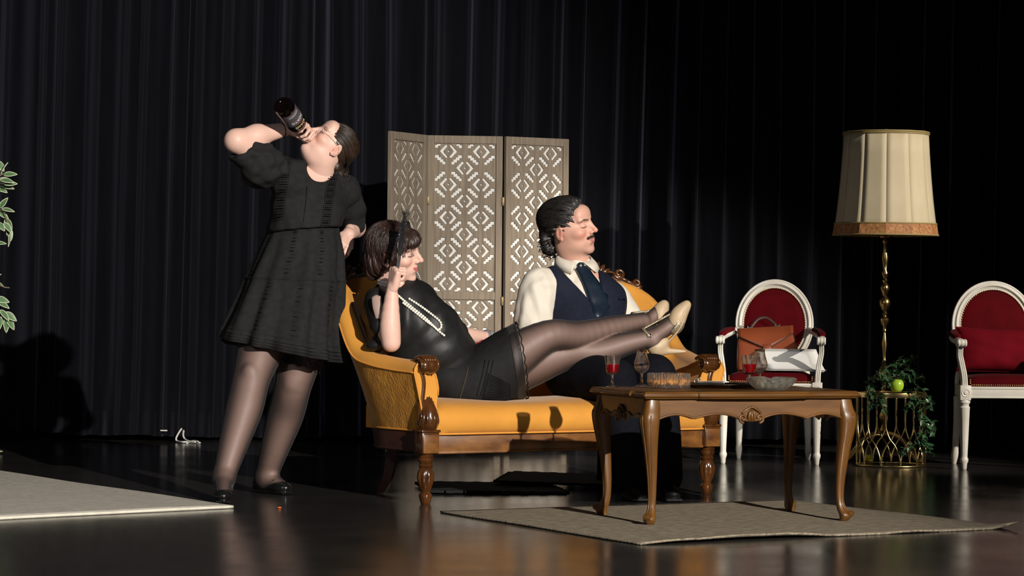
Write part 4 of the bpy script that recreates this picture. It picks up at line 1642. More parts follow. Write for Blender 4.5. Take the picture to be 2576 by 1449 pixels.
twigs = [
    ([(-150, 600, 14.0), (-90, 520, 13.95), (-40, 470, 13.95), (0, 442, 13.95), (12, 436, 13.95)],
     [((4, 440), (-1, 1), 1.0), ((2, 438), (.8, 1.6), 1.0), ((8, 440), (1.9, .25), 1.0), ((0, 452), (1.6, -.2), 1.1), ((-6, 455), (2.2, .1), 1.05), ((6, 468), (1.7, -.25), .9), ((-12, 470), (1.6, -.6), 1.0), ((10, 463), (1.5, .15), .95), ((-14, 430), (-.2, 1), .9), ((-6, 405), (1, -1.4), .9)]),
    ([(-150, 700, 14.0), (-80, 590, 13.95), (-30, 545, 13.95), (2, 528, 13.95), (14, 545, 13.95), (24, 580, 13.95)],
     [((0, 524), (1.0, 1.7), .95), ((4, 526), (1.9, -.2), .95), ((-4, 532), (1.5, -1), .9), ((14, 550), (.9, -1.6), 1.0), ((20, 572), (.6, -2), 1.0), ((10, 560), (1.3, -1.5), .9), ((-4, 560), (1, -1.2), .8), ((-12, 612), (1.8, .1), .8), ((22, 590), (.1, -1.5), .9)]),
    ([(-150, 800, 14.0), (-70, 740, 13.95), (-20, 712, 13.95), (10, 722, 13.95), (24, 724, 13.95)], [((-12, 712), (1.6, -.5), .7), ((-14, 704), (1, 1), .7)]),
    ([(-150, 880, 14.0), (-70, 780, 13.95), (-20, 765, 13.95), (6, 792, 13.95), (14, 800, 13.95)],
     [((-10, 750), (1.6, -.4), 1.0), ((-8, 758), (1.8, -.8), 1.05), ((0, 780), (1.2, -1.2), 1.0), ((12, 786), (1.7, -1.1), 1.05), ((13, 801), (.3, -2), 1.05), ((18, 800), (1.2, -1.8), 1.0), ((2, 797), (-.3, -1.7), .95), ((-12, 775), (.4, -2), 1.0)]),
    ([(-150, 500, 14.0), (-190, 420, 14.0), (-220, 380, 14.05)], [((-200 + 12 * i, 420 + 8 * i), (rn.uniform(-1.5, 1), rn.uniform(-1, 1)), 1.0) for i in range(8)]),
    ([(-150, 820, 14.0), (-230, 700, 14.0), (-260, 640, 14.05)], [((-240 + 12 * i, 660 + 14 * i), (rn.uniform(-1.5, 1), rn.uniform(-1, 1)), 1.0) for i in range(8)]),
]
for pts, lv in twigs:
    P = [fp(*p) for p in pts]
    mesh('twig', tube(spline(P, 6), .003, 5), M_BARK, FIG, 'all')
    for (px, py), (dx, dy), s in lv:
        d = Vector((dx, rn.uniform(-.5, .3), dy))
        o = put_leaf(FIG, me_, fp(px, py, 13.95 + rn.uniform(-.03, .03)), d, s * .92)
        o.rotation_quaternion = d.normalized().to_track_quat('X', 'Z') @ Euler((rn.uniform(.5, 1.2), 0, 0)).to_quaternion()
gl = G(3, 1143)
o = bpy.data.objects.new('fallen_leaf', me_)
COL.objects.link(o)
o.location = (gl.x - .03, gl.y, .012)
o.rotation_euler = (R(30), R(-12), R(10))
o.scale = (.5, .5, .5)
tag(o, 'small fallen green leaf on the floor at the left edge', 'leaf')
# ================================================================ things on the table
M_GLASS = glass_mat('clear_glass', (1, 1, 1), 0.0, 1.45, 0.3)
M_CUT = glass_mat('pressed_glass', (0.72, 0.71, 0.62), 0.08, 1.45, 0.25)
MATS['pressed_glass'].node_tree.nodes['Principled BSDF'].inputs['Transmission Weight'].default_value = 0.90
M_RIB = glass_mat('ribbed_glass', (0.95, 0.96, 0.95), 0.01, 1.42, 0.45)
MATS['ribbed_glass'].node_tree.nodes['Principled BSDF'].inputs['Transmission Weight'].default_value = 0.97
M_WINE = mat('red_wine', (0.42, 0.002, 0.010), 0.08, var=0.05)
MATS['red_wine'].node_tree.nodes['Principled BSDF'].inputs['Transmission Weight'].default_value = 0.6
TT = TZ + 0.0006


def on_table(px, py):
    p = G(px, py, TT)
    return Vector((p.x, p.y, TT))


def wine_glass(loc, label, h=.128, fill=.093):
    t = thing('wine_glass', label, 'glass', loc, rn.uniform(0, 6), 'small red wine glasses')
    facet = lambda r, z, a: r * (1 - .035 * abs(math.sin(6 * a)) * (1 if z < .092 else 0))
    outer = [(.031, 0), (.0315, .0012), (.022, .004), (.010, .0085), (.0055, .014), (.0050, .022), (.0055, .042), (.0072, .050), (.0150, .053), (.0225, .057), (.0265, .070), (.0295, .090), (.0330, h)]
    inner = [(.0318, h), (.0280, .090), (.0250, .072), (.0205, .060), (.0120, .0565), (.001, .056)]
    mesh('bowl_and_stem', lathe([(.001, 0)] + outer + inner, 36, lobes=facet), M_GLASS, t, 40)
    win = [(.001, .0568), (.0118, .0572), (.0202, .0606), (.0248, .0724), (.0276, .088), (.02805, fill), (.001, fill)]
    mesh('wine', lathe(win, 36), M_WINE, t, 40)
    return t


def tulip_glass(loc, label):
    t = thing('tulip_glass', label, 'glass', loc, 0, 'clear tulip glasses')
    outer = [(.001, 0), (.0335, 0), (.034, .0012), (.024, .004), (.011, .010), (.0055, .016), (.0045, .030), (.0050, .050), (.0075, .056), (.020, .062), (.0285, .072), (.0320, .085), (.0310, .098), (.0265, .113), (.0225, .128), (.0210, .140), (.0212, .152)]
    inner = [(.0202, .152), (.0199, .140), (.0214, .128), (.0254, .113), (.0299, .098), (.0309, .085), (.0275, .0735), (.019, .0645), (.001, .060)]
    mesh('bowl_and_stem', lathe(outer + inner, 36), M_GLASS, t, 'all')
    return t


wine_glass(on_table(1540, 974), 'small glass of red wine on the table edge, nearest the sofa')
tulip_glass(on_table(1614, 972.5), 'empty clear tulip glass between the wine glass and the ribbed bowl')
# ribbed bowl of snacks
bp = on_table(1685, 978)
BOWL = thing('ribbed_bowl', 'low ribbed clear glass bowl holding orange snacks', 'bowl', bp + Vector((0, .075, 0)))
rib = lambda r, z, a: r + (.0022 * math.cos(44 * a) if z > .008 else 0) * (1 if r > .08 else 0)
mesh('glass_wall', lathe([(.001, 0), (.080, 0), (.0845, .003), (.0850, .012), (.0850, .058), (.0838, .0605), (.0815, .058), (.0808, .014), (.078, .009), (.001, .008)], 176, lobes=rib), M_RIB, BOWL, 40)
M_NUT = mat('orange_snack', (0.55, 0.22, 0.035), 0.6, var=0.4, scale=60)
nuts = []
rq = random.Random(3)
for k in range(110):
    a, r = rq.uniform(0, 6.28), .070 * math.sqrt(rq.random())
    nuts.append(ball((r * math.cos(a), r * math.sin(a), .0155 + rq.random() * .012), (rq.uniform(.006, .011), rq.uniform(.005, .008), .006), 5, Euler((rq.uniform(0, 3), rq.uniform(0, 3), rq.uniform(0, 3))).to_matrix()))
o = mesh('snacks', nuts, M_NUT, None, 'all')
o.location = BOWL.location
tag(o, 'orange crunchy snacks filling the bottom of the ribbed bowl', 'snack', kind='stuff')

# tray with notepad and two more glasses
M_TRAY = mat('dark_silver_tray', (0.10, 0.085, 0.07), 0.22, 1.0, var=0.2, scale=10)
ty = on_table(1826, 978) + Vector((0.008, .125, 0))
TRAY = thing('tray', 'dark metal oval tray on the table with a notepad on it', 'tray', ty, TA)
el = lambda k, z: np.array([(.165 * k * math.cos(a), .120 * k * math.sin(a), z) for a in np.linspace(0, 2 * math.pi, 64, endpoint=False)])
mesh('dish', loft([el(.02, 0), el(.84, 0), el(.92, .006), el(1.0, .0145), el(1.0, .017), el(.93, .010), el(.86, .004), el(.02, .004)], caps=(True, True)), M_TRAY, TRAY, 35)
mesh('beaded_rim', [ball((.165 * math.cos(a), .120 * math.sin(a), .0165), .0028, 4) for a in np.linspace(0, 2 * math.pi, 120, endpoint=False)], M_TRAY, TRAY, 'all')['kind'] = 'stuff'
npos = ty + Vector((-.060, -.015, .0185))
PAD = thing('notepad', 'white spiral notepad with its pages curled over, on the tray', 'notepad', npos, R(-6))
for k in range(4):
    z = .001 + k * .0022
    rows = [np.array([(x, y, z) for x in (-.045 + .012, .0, .045)]) for y in (-.036, 0, .036)]
    # page with rolled spine side
    pr = []
    for a in np.linspace(0, 1, 12):
        ang = a * math.pi * 1.15
        rr_ = .0095 - k * .0008
        pr.append((-.046 - rr_ * math.sin(ang), z + rr_ - rr_ * math.cos(ang)))
    line = [(.055, z + .0005 * k)] + [(.0, z + .001)] + [(-.046, z)] + pr[1:]
    rows = [np.array([(x, y, z_) for x, z_ in line]) for y in (-.034, .034)]
    so = mesh('page', loft(rows, closed=False), M_PAPER, PAD, 'all')
mesh('cover', box((.005, 0, -.0006), (.104, .070, .0016)), M_TRAY, PAD, False)
mesh('spiral_wire', [tube([(-.056 + .010 * math.cos(a), y, .010 + .010 * math.sin(a)) for a in np.linspace(0, 6.28, 12)], .0009, 5) for y in np.linspace(-.03, .03, 12)], M_STEEL, PAD, 'all')
w2 = on_table(1868, 970)
wine_glass(Vector((w2.x, ty.y - .02, TT + .0045)), 'small glass of red wine on the tray beside the ashtray')
tw = on_table(1895, 970)
tulip_glass(Vector((tw.x + .004, ty.y + .055, TT + .0045)), 'empty clear tulip glass on the tray behind the ashtray')
# cut glass ashtray
ac = on_table(1946, 983) + Vector((0, .085, 0))
cutf = lambda r, z, a: r * (1 + (.055 * abs(math.sin(8 * a + z * 60)) + .050 * abs(math.sin(8 * a - z * 60))) * (1 if .004 < z < .050 and r > .06 else 0))
ash = lathe([(.001, 0), (.058, 0), (.064, .004), (.074, .016), (.085, .030), (.091, .042), (.093, .047), (.088, .052), (.080, .050), (.070, .030), (.058, .014), (.001, .011)], 96, lobes=cutf)
v_, f_ = ash
ang = np.arctan2(v_[:, 1], v_[:, 0])
v_[:, 2] -= np.where((v_[:, 2] > .040), .009 * np.maximum(0, np.cos(4 * ang)) ** 6, 0)
o = mesh('ashtray', (v_, f_), M_CUT, None, 22)
o.location = ac
tag(o, 'heavy cut-glass ashtray with notched rim on the table', 'ashtray')
# ================================================================ people: shared parts
M_SKIN = mat('skin', (1.0, 1.0, 1.0), 0.48, var=0.03, scale=30, attr='tint', sub=0.12, spec=0.4, bump=0.03, bscale=260)
M_HAIRD = mat('dark_hair', (0.010, 0.007, 0.0055), 0.50, var=0.5, scale=30, spec=0.6)
M_HAIRB = mat('brown_hair', (0.024, 0.0095, 0.0065), 0.48, var=0.5, scale=30, spec=0.6)
M_HAIRW = mat('ash_brown_hair', (0.024, 0.0135, 0.008), 0.40, var=0.5, scale=30, spec=0.5)
M_GOLDF = mat('thin_gold_frame', (0.62, 0.47, 0.30), 0.3, 1.0)


def sheer(name, col, lo, hi):
    m, nt, p = nodes_of(name)
    p.inputs['Base Color'].default_value = (*col, 1)
    p.inputs['Roughness'].default_value = 0.55
    p.inputs['Sheen Weight'].default_value = 0.05
    tr = N(nt, 'ShaderNodeBsdfTransparent')
    lw = N(nt, 'ShaderNodeLayerWeight')
    lw.inputs['Blend'].default_value = 0.5
    mr = N(nt, 'ShaderNodeMapRange')
    mr.inputs['From Max'].default_value = 0.8
    mr.inputs['To Min'].default_value = lo
    mr.inputs['To Max'].default_value = hi
    L(nt, lw.outputs['Facing'], mr.inputs['Value'])
    mx = N(nt, 'ShaderNodeMixShader')
    L(nt, mr.outputs[0], mx.inputs[0])
    L(nt, tr.outputs[0], mx.inputs[1])
    L(nt, p.outputs[0], mx.inputs[2])
    L(nt, mx.outputs[0], nt.nodes['Material Output'].inputs['Surface'])
    return m


M_STOCK = sheer('sheer_black_nylon', (0.010, 0.008, 0.009), 0.46, 1.0)
M_SHEER = sheer('sheer_black_mesh', (0.010, 0.009, 0.010), 0.55, 1.0)


def nvec(a):
    a = np.array(a, float)
    return a / np.linalg.norm(a)


def frame(F_, U_):
    """3x3 with columns forward, left, up"""
    F_ = nvec(F_)
    U_ = np.array(U_, float)
    U_ = nvec(U_ - F_ * (U_ @ F_))
    return np.stack([F_, np.cross(U_, F_), U_], 1)


def place(V, M, c, s=1.0):
    return (np.asarray(V) * s) @ np.asarray(M).T + np.asarray(c)


HAND_F = [((.086, .027), (.043, .026, .021), .0090), ((.091, .006), (.047, .030, .022), .0092), ((.086, -.014), (.043, .028, .021), .0088), ((.076, -.032), (.034, .021, .018), .0078)]


def hand_skin(curls, thumb, spread=(6, 1, -4, -10), mirror=False, s=1.0, h=.0024):
    """hand with the wrist at the origin, fingers along +x, back of the hand +z, thumb on the +y side"""
    P = []
    for (bx, by), ln, r in HAND_F:
        P.append(('u', .012, f_cap((.004, by * .55, 0), (bx, by, .002), .0145, .0120)))
    P.append(('u', .014, f_ell((.035, .022, -.010), (.034, .018, .014))))
    P.append(('u', .014, f_ell((.040, -.024, -.008), (.034, .013, .013))))
    P.append(('u', .012, f_cap((-.045, 0, 0), (.010, 0, 0), .0235, .0225)))
    for ((bx, by), ln, r), cu, sp in zip(HAND_F, curls, spread):
        p = np.array([bx, by, .001])
        a = 0.0
        for i in range(3):
            a += R(cu[i])
            d = np.array([math.cos(a) * math.cos(R(sp)), math.cos(a) * math.sin(R(sp)), -math.sin(a)])
            q = p + d * ln[i]
            r0, r1 = r * (1.06 - .10 * i), r * (.99 - .12 * i)
            P.append(('u', .0035, f_cap(p, q, r0, r1)))
            p = q
    th = [np.array(t_, float) for t_ in thumb]
    tr = (.0155, .0122, .0108, .0085)
    for i in range(len(th) - 1):
        P.append(('u', .006 if i else .012, f_cap(th[i], th[i + 1], tr[i], tr[i + 1])))
    V, Q = skin(P, h, 1)
    V = V * s
    if mirror:
        V = V * np.array([1, -1, 1])
        Q = Q[:, ::-1]
    return V, Q


def head_prims(jaw=1.0, nose=1.0, smile=0.0, mw=1.0, cheek=1.0, neck=.056, neck_to=(-.05, 0, -.20), fem=True, pout=0.0, eye=1.0):
    P = []
    u = lambda k, f: P.append(('u', k, f))
    s_ = lambda k, f: P.append(('s', k, f))
    u(.02, f_ell((-.012, 0, .032), (.097, .076, .086)))
    u(.03, f_ell((.026, 0, -.026), (.066, .063 * jaw, .080)))
    u(.03, f_ell((.030, 0, -.072), (.052, .053 * jaw, .038)))
    u(.02, f_ell((.076, 0, -.098), (.021, .024 * jaw, .019)))
    u(.03, f_cap((-.02, 0, -.075), neck_to, neck, neck * 1.04))
    u(.02, f_ell((.070, 0, .052), (.030, .056, .040)))
    for y in (-1, 1):
        u(.018, f_ell((.060, y * .044, -.020), (.027 * cheek, .024 * cheek, .022 * cheek)))
        u(.012, f_cap((.088, y * .013, .029), (.078, y * .047, .029), .0085 if fem else .0105, .007))
    u(.018, f_ell((.080, 0, -.058), (.022, .032, .028)))
    for y in (-1, 1):
        s_(.014, f_ell((.101, y * .032, .009), (.017, .019, .0115)))
        u(.005, f_ell((.0765, y * .0325, .006), (.0165, .0175, .0135)))
        s_(.003, f_cap((.0925, y * .020, .001), (.0835, y * .047, .000), .0014, .0012))
    u(.014, f_ell((.083, 0, -.004), (.025, .0175, .030)))
    u(.010, f_cap((.090, 0, .024), (.111 + .008 * nose, 0, -.018), .0078, .0088))
    u(.006, f_ell((.111 + .008 * nose, 0, -.0225), (.0098, .0100, .0088)))
    for y in (-1, 1):
        u(.007, f_ell((.1025, y * .0115, -.0265), (.0105, .0068, .0078)))
        s_(.003, f_ell((.112, y * .0065, -.0345), (.0055, .0032, .0040)))
    c = .010 * smile
    up = [(.0835, -.027 * mw, -.056 + c), (.0960, -.012 * mw, -.0520), (.0985 + pout, 0, -.0535), (.0960, .012 * mw, -.0520), (.0835, .027 * mw, -.056 + c)]
    lo = [(.0835, -.026 * mw, -.059 + c), (.0948, -.011 * mw, -.0640), (.0965 + pout, 0, -.0655), (.0948, .011 * mw, -.0640), (.0835, .026 * mw, -.059 + c)]
    for a in (up, lo):
        for i in range(4):
            u(.005, f_cap(a[i], a[i + 1], .0026 if i == 0 else .0042, .0026 if i == 3 else .0042))
    for y in (-1, 1):
        s_(.003, f_cap((.1005 + pout, 0, -.0592), (.0885, y * .029 * mw, -.0578 + c), .0013, .0011))
    s_(.012, f_ell((.101, 0, -.081), (.010, .020, .006)))
    for y in (-1, 1):
        Me = Euler((0, R(14), y * R(16))).to_matrix()
        u(.006, f_ell((-.012, y * .079, -.006), (.019, .0065, .032), Me))
        u(.004, f_ell((-.006, y * .078, -.032), (.010, .006, .011), Me))
        s_(.004, f_ell((-.008, y * .0865, -.004), (.0105, .005, .019), Me))
        u(.004, f_cap((.000, y * .079, .010), (-.008, y * .081, -.012), .0030, .0030))
    return P


def blob(V, c, r):
    r = np.array((r,) * 3 if np.isscalar(r) else r, float)
    return np.exp(-((((V - np.array(c)) / r) ** 2).sum(1)))


def seg_mask(V, a, b, r, soft):
    a, b = np.array(a, float), np.array(b, float)
    ba = b - a
    h = np.clip(((V - a) @ ba) / (ba @ ba), 0, 1)
    d = np.linalg.norm(V - a - h[:, None] * ba, axis=1)
    return np.clip((r - d) / soft + .5, 0, 1)


def mixc(C, m, col, k=1.0):
    m = np.clip(m * k, 0, 1)[:, None]
    return C * (1 - m) + np.array(col) * m


def head_tint(V, base, lips, brow, blush=.5, shadow=None, lash=(.03, .018, .015), smile=0.0, mw=1.0, browk=.8, stubble=0.0):
    C = np.tile(np.array(base, float), (len(V), 1))
    SQ = np.array([.1, 1, 1])
    V2 = np.where(V[:, :1] > .03, V, V - 1) * SQ
    sm_ = lambda a, b, r, soft: seg_mask(V2, np.array(a) * SQ, np.array(b) * SQ, r, soft)
    red = np.array(base) * np.array([1.02, .66, .62])
    for y in (-1, 1):
        C = mixc(C, blob(V, (.075, y * .050, -.028), (.03, .024, .022)), red, blush)
        C = mixc(C, blob(V, (-.008, y * .082, -.01), (.02, .02, .03)), red, .55)
    C = mixc(C, blob(V, (.122, 0, -.022), .018), red, blush * .7)
    if stubble:
        m = np.maximum(blob(V, (.085, 0, -.098), (.03, .035, .022)), blob(V, (.09, 0, -.078), (.02, .012, .012)))
        C = mixc(C, m, np.array(base) * .42, stubble)
    if shadow is not None:
        for y in (-1, 1):
            C = mixc(C, blob(V, (.092, y * .033, .010), (.016, .018, .0085)), shadow, .9)
    c = .010 * smile
    lm_ = np.zeros(len(V))
    for pts, r in (([(.087, -.025 * mw, -.057 + c), (.100, -.012 * mw, -.0525), (.103, 0, -.0545), (.100, .012 * mw, -.0525), (.087, .025 * mw, -.057 + c)], .0034),
                   ([(.087, -.024 * mw, -.059 + c), (.0985, -.011 * mw, -.0635), (.101, 0, -.065), (.0985, .011 * mw, -.0635), (.087, .024 * mw, -.059 + c)], .0040)):
        for i in range(4):
            lm_ = np.maximum(lm_, sm_(pts[i], pts[i + 1], r, .003))
    C = mixc(C, lm_, lips)
    for y in (-1, 1):
        C = mixc(C, sm_((.095, y * .014, .0270), (.087, y * .036, .0320), .0044, .003), brow, browk)
        C = mixc(C, sm_((.087, y * .036, .0320), (.074, y * .052, .0270), .0030, .003), brow, browk)
        C = mixc(C, sm_((.0935, y * .019, .0012), (.0925, y * .034, -.0008), .0020, .0020), lash, .9)
        C = mixc(C, sm_((.0925, y * .034, -.0008), (.082, y * .050, .0012), .0022, .0020), lash, .9)
        C = mixc(C, seg_mask(V, (.112, y * .0065, -.0340), (.110, y * .0065, -.0345), .0042, .002), np.array(base) * .22, .8)
    return C


def wrinkle(V, amp, freq, seed, stretch=(1, 1, 1), sharp=1.0):
    """soft drapery: a few warped wave trains, rounded ridges"""
    rn_ = np.random.default_rng(seed)
    out = np.zeros(len(V))
    for k in range(9):
        d = rn_.normal(size=3) * np.array(stretch)
        d /= np.linalg.norm(d)
        f = freq * rn_.uniform(.5, 1.9)
        ph = rn_.uniform(0, 6.28, 3)
        e1, e2 = rn_.normal(size=3) * freq * .30, rn_.normal(size=3) * freq * .22
        s = np.sin((V @ d) * f + 1.6 * np.sin(V @ e1 + ph[0]))
        gate = np.clip(.5 + .8 * np.sin(V @ e2 + ph[1]), 0, 1)
        out += np.sign(s) * np.abs(s) ** 1.3 * gate / (.6 + f / freq)
    return out / 4.0 * amp


class Person:
    def __init__(s, label, base):
        s.t = thing('person', label, 'person', (base.x, base.y, 0))
        s.b = np.array((base.x, base.y, 0.0))
        s.V, s.Q, s.C, s.n = [], [], [], 0

    def legs(s, prims, h, C, off=.0032):
        """bare legs go into the body; the same skin pushed out a little is the stockings"""
        V, Q = skin(prims, h, 4)
        s.add(V, Q, C)
        return big_mesh('stockings', V + normals(V, Q) * off - s.b, Q, M_STOCK, s.t)

    def add(s, V, Q, C):
        s.V.append(np.asarray(V) - s.b)
        s.Q.append(np.asarray(Q) + s.n)
        s.C.append(np.tile(np.array(C, float), (len(V), 1)) if np.ndim(C) == 1 else C)
        s.n += len(V)

    def finish(s):
        return big_mesh('body', np.concatenate(s.V), np.concatenate(s.Q), M_SKIN, s.t, np.concatenate(s.C))

    def cloth(s, name, prims, h, m, wr=None, smooth=1, parent=None, clean=None):
        V, Q = skin(prims, h, smooth)
        if wr:
            V = V + normals(V, Q) * wr(V)[:, None]
        return big_mesh(name, V - s.b, Q, m, parent or s.t)

    def part(s, name, parts, m, parent=None, smooth='all'):
        if isinstance(parts, tuple):
            parts = [parts]
        return mesh(name, [(np.asarray(v) - s.b, f) for v, f in parts], m, parent or s.t, smooth)


def limb(pts, rads, grow=0.0, n=5, k=.008):
    """smoothly tapering limb through the points"""
    P = spline([tuple(p) + (r,) for p, r in zip(pts, rads)], n)
    return [('u', k, f_cap(P[i, :3], P[i + 1, :3], P[i, 3] + grow, P[i + 1, 3] + grow)) for i in range(len(P) - 1)]


def leg_prims(hip, knee, ankle, r, bulge, grow=0.0, k=.008):
    """r: hip, mid thigh, knee, calf, shin, ankle radii; bulge: direction of the calf"""
    hip, knee, ankle = np.array(hip), np.array(knee), np.array(ankle)
    bulge = nvec(bulge)
    th = hip * .5 + knee * .5 - bulge * .010
    cf = knee * .68 + ankle * .32 + bulge * (r[3] * .26)
    sh = knee * .30 + ankle * .70 + bulge * (r[4] * .10)
    P = limb([hip, th, knee - bulge * .004, cf, sh, ankle], r, grow, 5, k)
    return P


def strands(n, fn, rad, seed, m=14):
    """thin hair tubes; fn(rng) -> (m, 3) points"""
    rg = np.random.default_rng(seed)
    out = []
    for _ in range(n):
        P = fn(rg)
        out.append(tube(P, np.concatenate([[rad * .4], np.full(len(P) - 2, rad), [rad * .3]]), 4, caps=False))
    return out
# ================================================================ standing woman drinking from a bottle
SK1 = (0.66, 0.415, 0.335)
M_DRESS = mat('black_cotton', (0.0135, 0.0135, 0.0135), 0.85, var=0.2, scale=40, spec=0.15, bump=0.06, bscale=300)
M_FLAT = mat('black_patent', (0.006, 0.006, 0.006), 0.22, spec=0.6)
w = lambda px, py, d: np.array(W(px, py, d))
P1 = Person('standing person in a black lace-trimmed dress, head thrown back, drinking from a bottle', G(640, 1240))
rA, lA = w(563, 1200, 12.00), w(668, 1203, 12.46)
rK, lK = w(634, 948, 12.15), w(738, 968, 12.36)
rH, lH = w(690, 775, 12.34), w(782, 775, 12.42)
LEGR = (.110, .102, .078, .076, .058, .042)
legs_ = [('u', .025, f_ell(k_ + np.array([-.004, -.058, .012]), (.040, .030, .052))) for k_ in (rK, lK)] + leg_prims(rH, rK, rA, LEGR, (0.1, .6, 0)) + leg_prims(lH, lK, lA, LEGR, (0.1, .6, 0))
ch, wa, pv_ = w(775, 520, 12.42), w(757, 620, 12.40), w(735, 735, 12.37)
nb = w(802, 448, 12.43)
rS, lS = w(704, 432, 12.34), w(868, 478, 12.50)
HM1 = frame((-.575, -.32, .72), (.78, .24, .60))
hc1 = w(833, 369, 12.40)
mouth = place(np.array([[.104, 0, -.058]]), HM1, hc1, .97)[0]
BD = nvec(w(699, 250, 12.06) - mouth)       # along the bottle, mouth to base
gM = np.stack([np.zeros(3)] * 3, 1)
gy = -BD
gx = nvec(np.array([1.0, 0, 0]) - gy * gy[0])
gM = np.stack([gx, gy, np.cross(gx, gy)], 1)
rE = w(594, 354, 12.20)
rW = mouth + BD * .052 - gx * .078 + gM[:, 2] * .030
lE, lW = w(893, 572, 12.66), w(876, 590, 12.47)
body = [('u', .06, f_cap(pv_, wa, .145, .130)), ('u', .06, f_cap(wa, ch, .130, .135)), ('u', .04, f_cap(ch, nb, .125, .075)), ('u', .04, f_cap(rS, lS, .062, .062))]
arms = chain([rS, rE], [.060, .048], .03) + chain([rE, rE * .6 + rW * .4, rW], [.046, .047, .029], .03) + chain([lS, lE], [.056, .044], .03) + chain([lE, lW], [.042, .031], .03)
feet = []
rT, lT = w(561, 1249, 11.86), w(712, 1233, 12.38)
rHl, lHl = w(566, 1236, 12.05), w(655, 1230, 12.50)
for A_, Hh, T_ in ((rA, rHl, rT), (lA, lHl, lT)):
    Hh[2], T_[2] = .034, .030
    feet += chain([A_, Hh], [.040, .032], .03) + chain([A_ * .75 + T_ * .25 + np.array([0, 0, .004]), T_], [.036, .026], .03)
P1.legs(legs_ + feet, .006, SK1)
V, Q = skin(body + arms, .006, 2)
P1.add(V, Q, SK1)
# head, thrown back
nb_l = (np.linalg.inv(HM1) @ (nb - hc1)) / .97
hp = head_prims(jaw=1.12, nose=.95, cheek=1.15, neck=.066, neck_to=tuple(nb_l * 1.0), pout=.003)
hp.append(('u', .03, f_ell((.030, 0, -.105), (.045, .045, .030))))
V, Q = skin(hp, .0024, 1)
C = head_tint(V, SK1, (.52, .20, .19), (.20, .12, .08), .55, None, (.08, .05, .04), browk=.4)
P1.add(place(V, HM1, hc1, .97), Q, C)
# hands
V, Q = hand_skin(((50, 68, 44), (54, 70, 44), (56, 70, 44), (58, 70, 46)), [(.018, .020, -.010), (.042, .040, -.024), (.066, .044, -.044), (.086, .030, -.056)], s=1.0)
P1.add(place(V, gM, rW), Q, SK1)
lx = nvec(w(862, 636, 12.36) - lW)
lM = frame(lx, (.55, -.75, .35))
V, Q = hand_skin(((34, 44, 30), (36, 46, 30), (38, 46, 30), (40, 46, 32)), [(.018, .022, -.010), (.044, .042, -.016), (.068, .046, -.026), (.088, .040, -.034)], mirror=True, s=.96)
P1.add(place(V, lM, lW), Q, SK1)
P1.finish()

# hair: combed back into a small bun
hair = [('u', .02, f_ell((-.017, 0, .036), (.101, .081, .090))), ('s', .012, f_half([((.046, 0, 0), (-1, 0, .42))], (-.02, -.1, -.12), (.2, .1, .2))),
        ('s', .008, f_half([((.0, 0, -.035), (0, 0, 1))], (-.2, -.1, -.2), (.2, .1, -.035))), ('u', .02, f_ell((-.085, 0, -.045), (.030, .040, .030))), ('u', .012, f_ell((-.122, 0, -.052), (.030, .034, .030)))]
V, Q = skin(hair, .0032, 1)
th = np.arctan2(V[:, 1], V[:, 2] + .06)
V = V + normals(V, Q) * (.0011 * np.sin(th * 58 + 2 * np.sin(V[:, 0] * 40)))[:, None]
HR1 = big_mesh('hair', place(V, HM1, hc1, .97) - P1.b, Q, M_HAIRW, P1.t)


def curl(rg):
    c = np.array([-.122, 0, -.052]) + rg.normal(size=3) * .012
    d0, d1 = nvec(rg.normal(size=3)), nvec(rg.normal(size=3))
    r = rg.uniform(.016, .034)
    t_ = np.linspace(0, rg.uniform(2, 4.5), 12)
    return place(c + r * (np.cos(t_)[:, None] * d0 + np.sin(t_)[:, None] * d1), HM1, hc1, .97)


P1.part('bun_strands', strands(70, curl, .0011, 4), M_HAIRW, HR1)


def combed(rg):
    a = rg.uniform(-1.7, 1.7)
    t_ = np.linspace(.58 + .35 * abs(a) / 1.7, 2.9, 16)
    aa = a + rg.normal() * .02 * t_
    e = rg.uniform(1.0, 1.02)
    p = np.stack([-.017 + .102 * e * np.cos(t_), .0815 * e * np.sin(t_) * np.sin(aa), .036 + .0905 * e * np.sin(t_) * np.cos(aa) - .035 * np.maximum(0, t_ - 1.6)], 1)
    return place(p, HM1, hc1, .97)


P1.part('combed_strands', strands(260, combed, .0010, 6), M_HAIRW, HR1)

# stocking tops of lace
M_LACE = mat('brown_black_lace', (0.085, 0.042, 0.038), 0.7, scale=70, col2=(0.006, 0.004, 0.004), bump=0.6, bscale=90, detail=1)
for kn, hp_ in ((lK, lH), (rK, rH)):
    ax = nvec(hp_ - kn)
    c0 = kn + ax * .075 if kn is lK else kn + ax * .135
    e1 = nvec(np.cross(ax, (0, 1, 0)))
    e2 = np.cross(ax, e1)
    rg = []
    for q in np.linspace(0, .085, 7):
        rr_ = .1045 + q * .16
        rg.append(np.array([c0 + ax * (q + (.004 * math.sin(14 * a) if q == 0 else 0)) + rr_ * (math.cos(a) * e1 + math.sin(a) * e2) for a in np.linspace(0, 2 * math.pi, 84, endpoint=False)]))
    P1.part('lace_top', loft(rg), M_LACE)

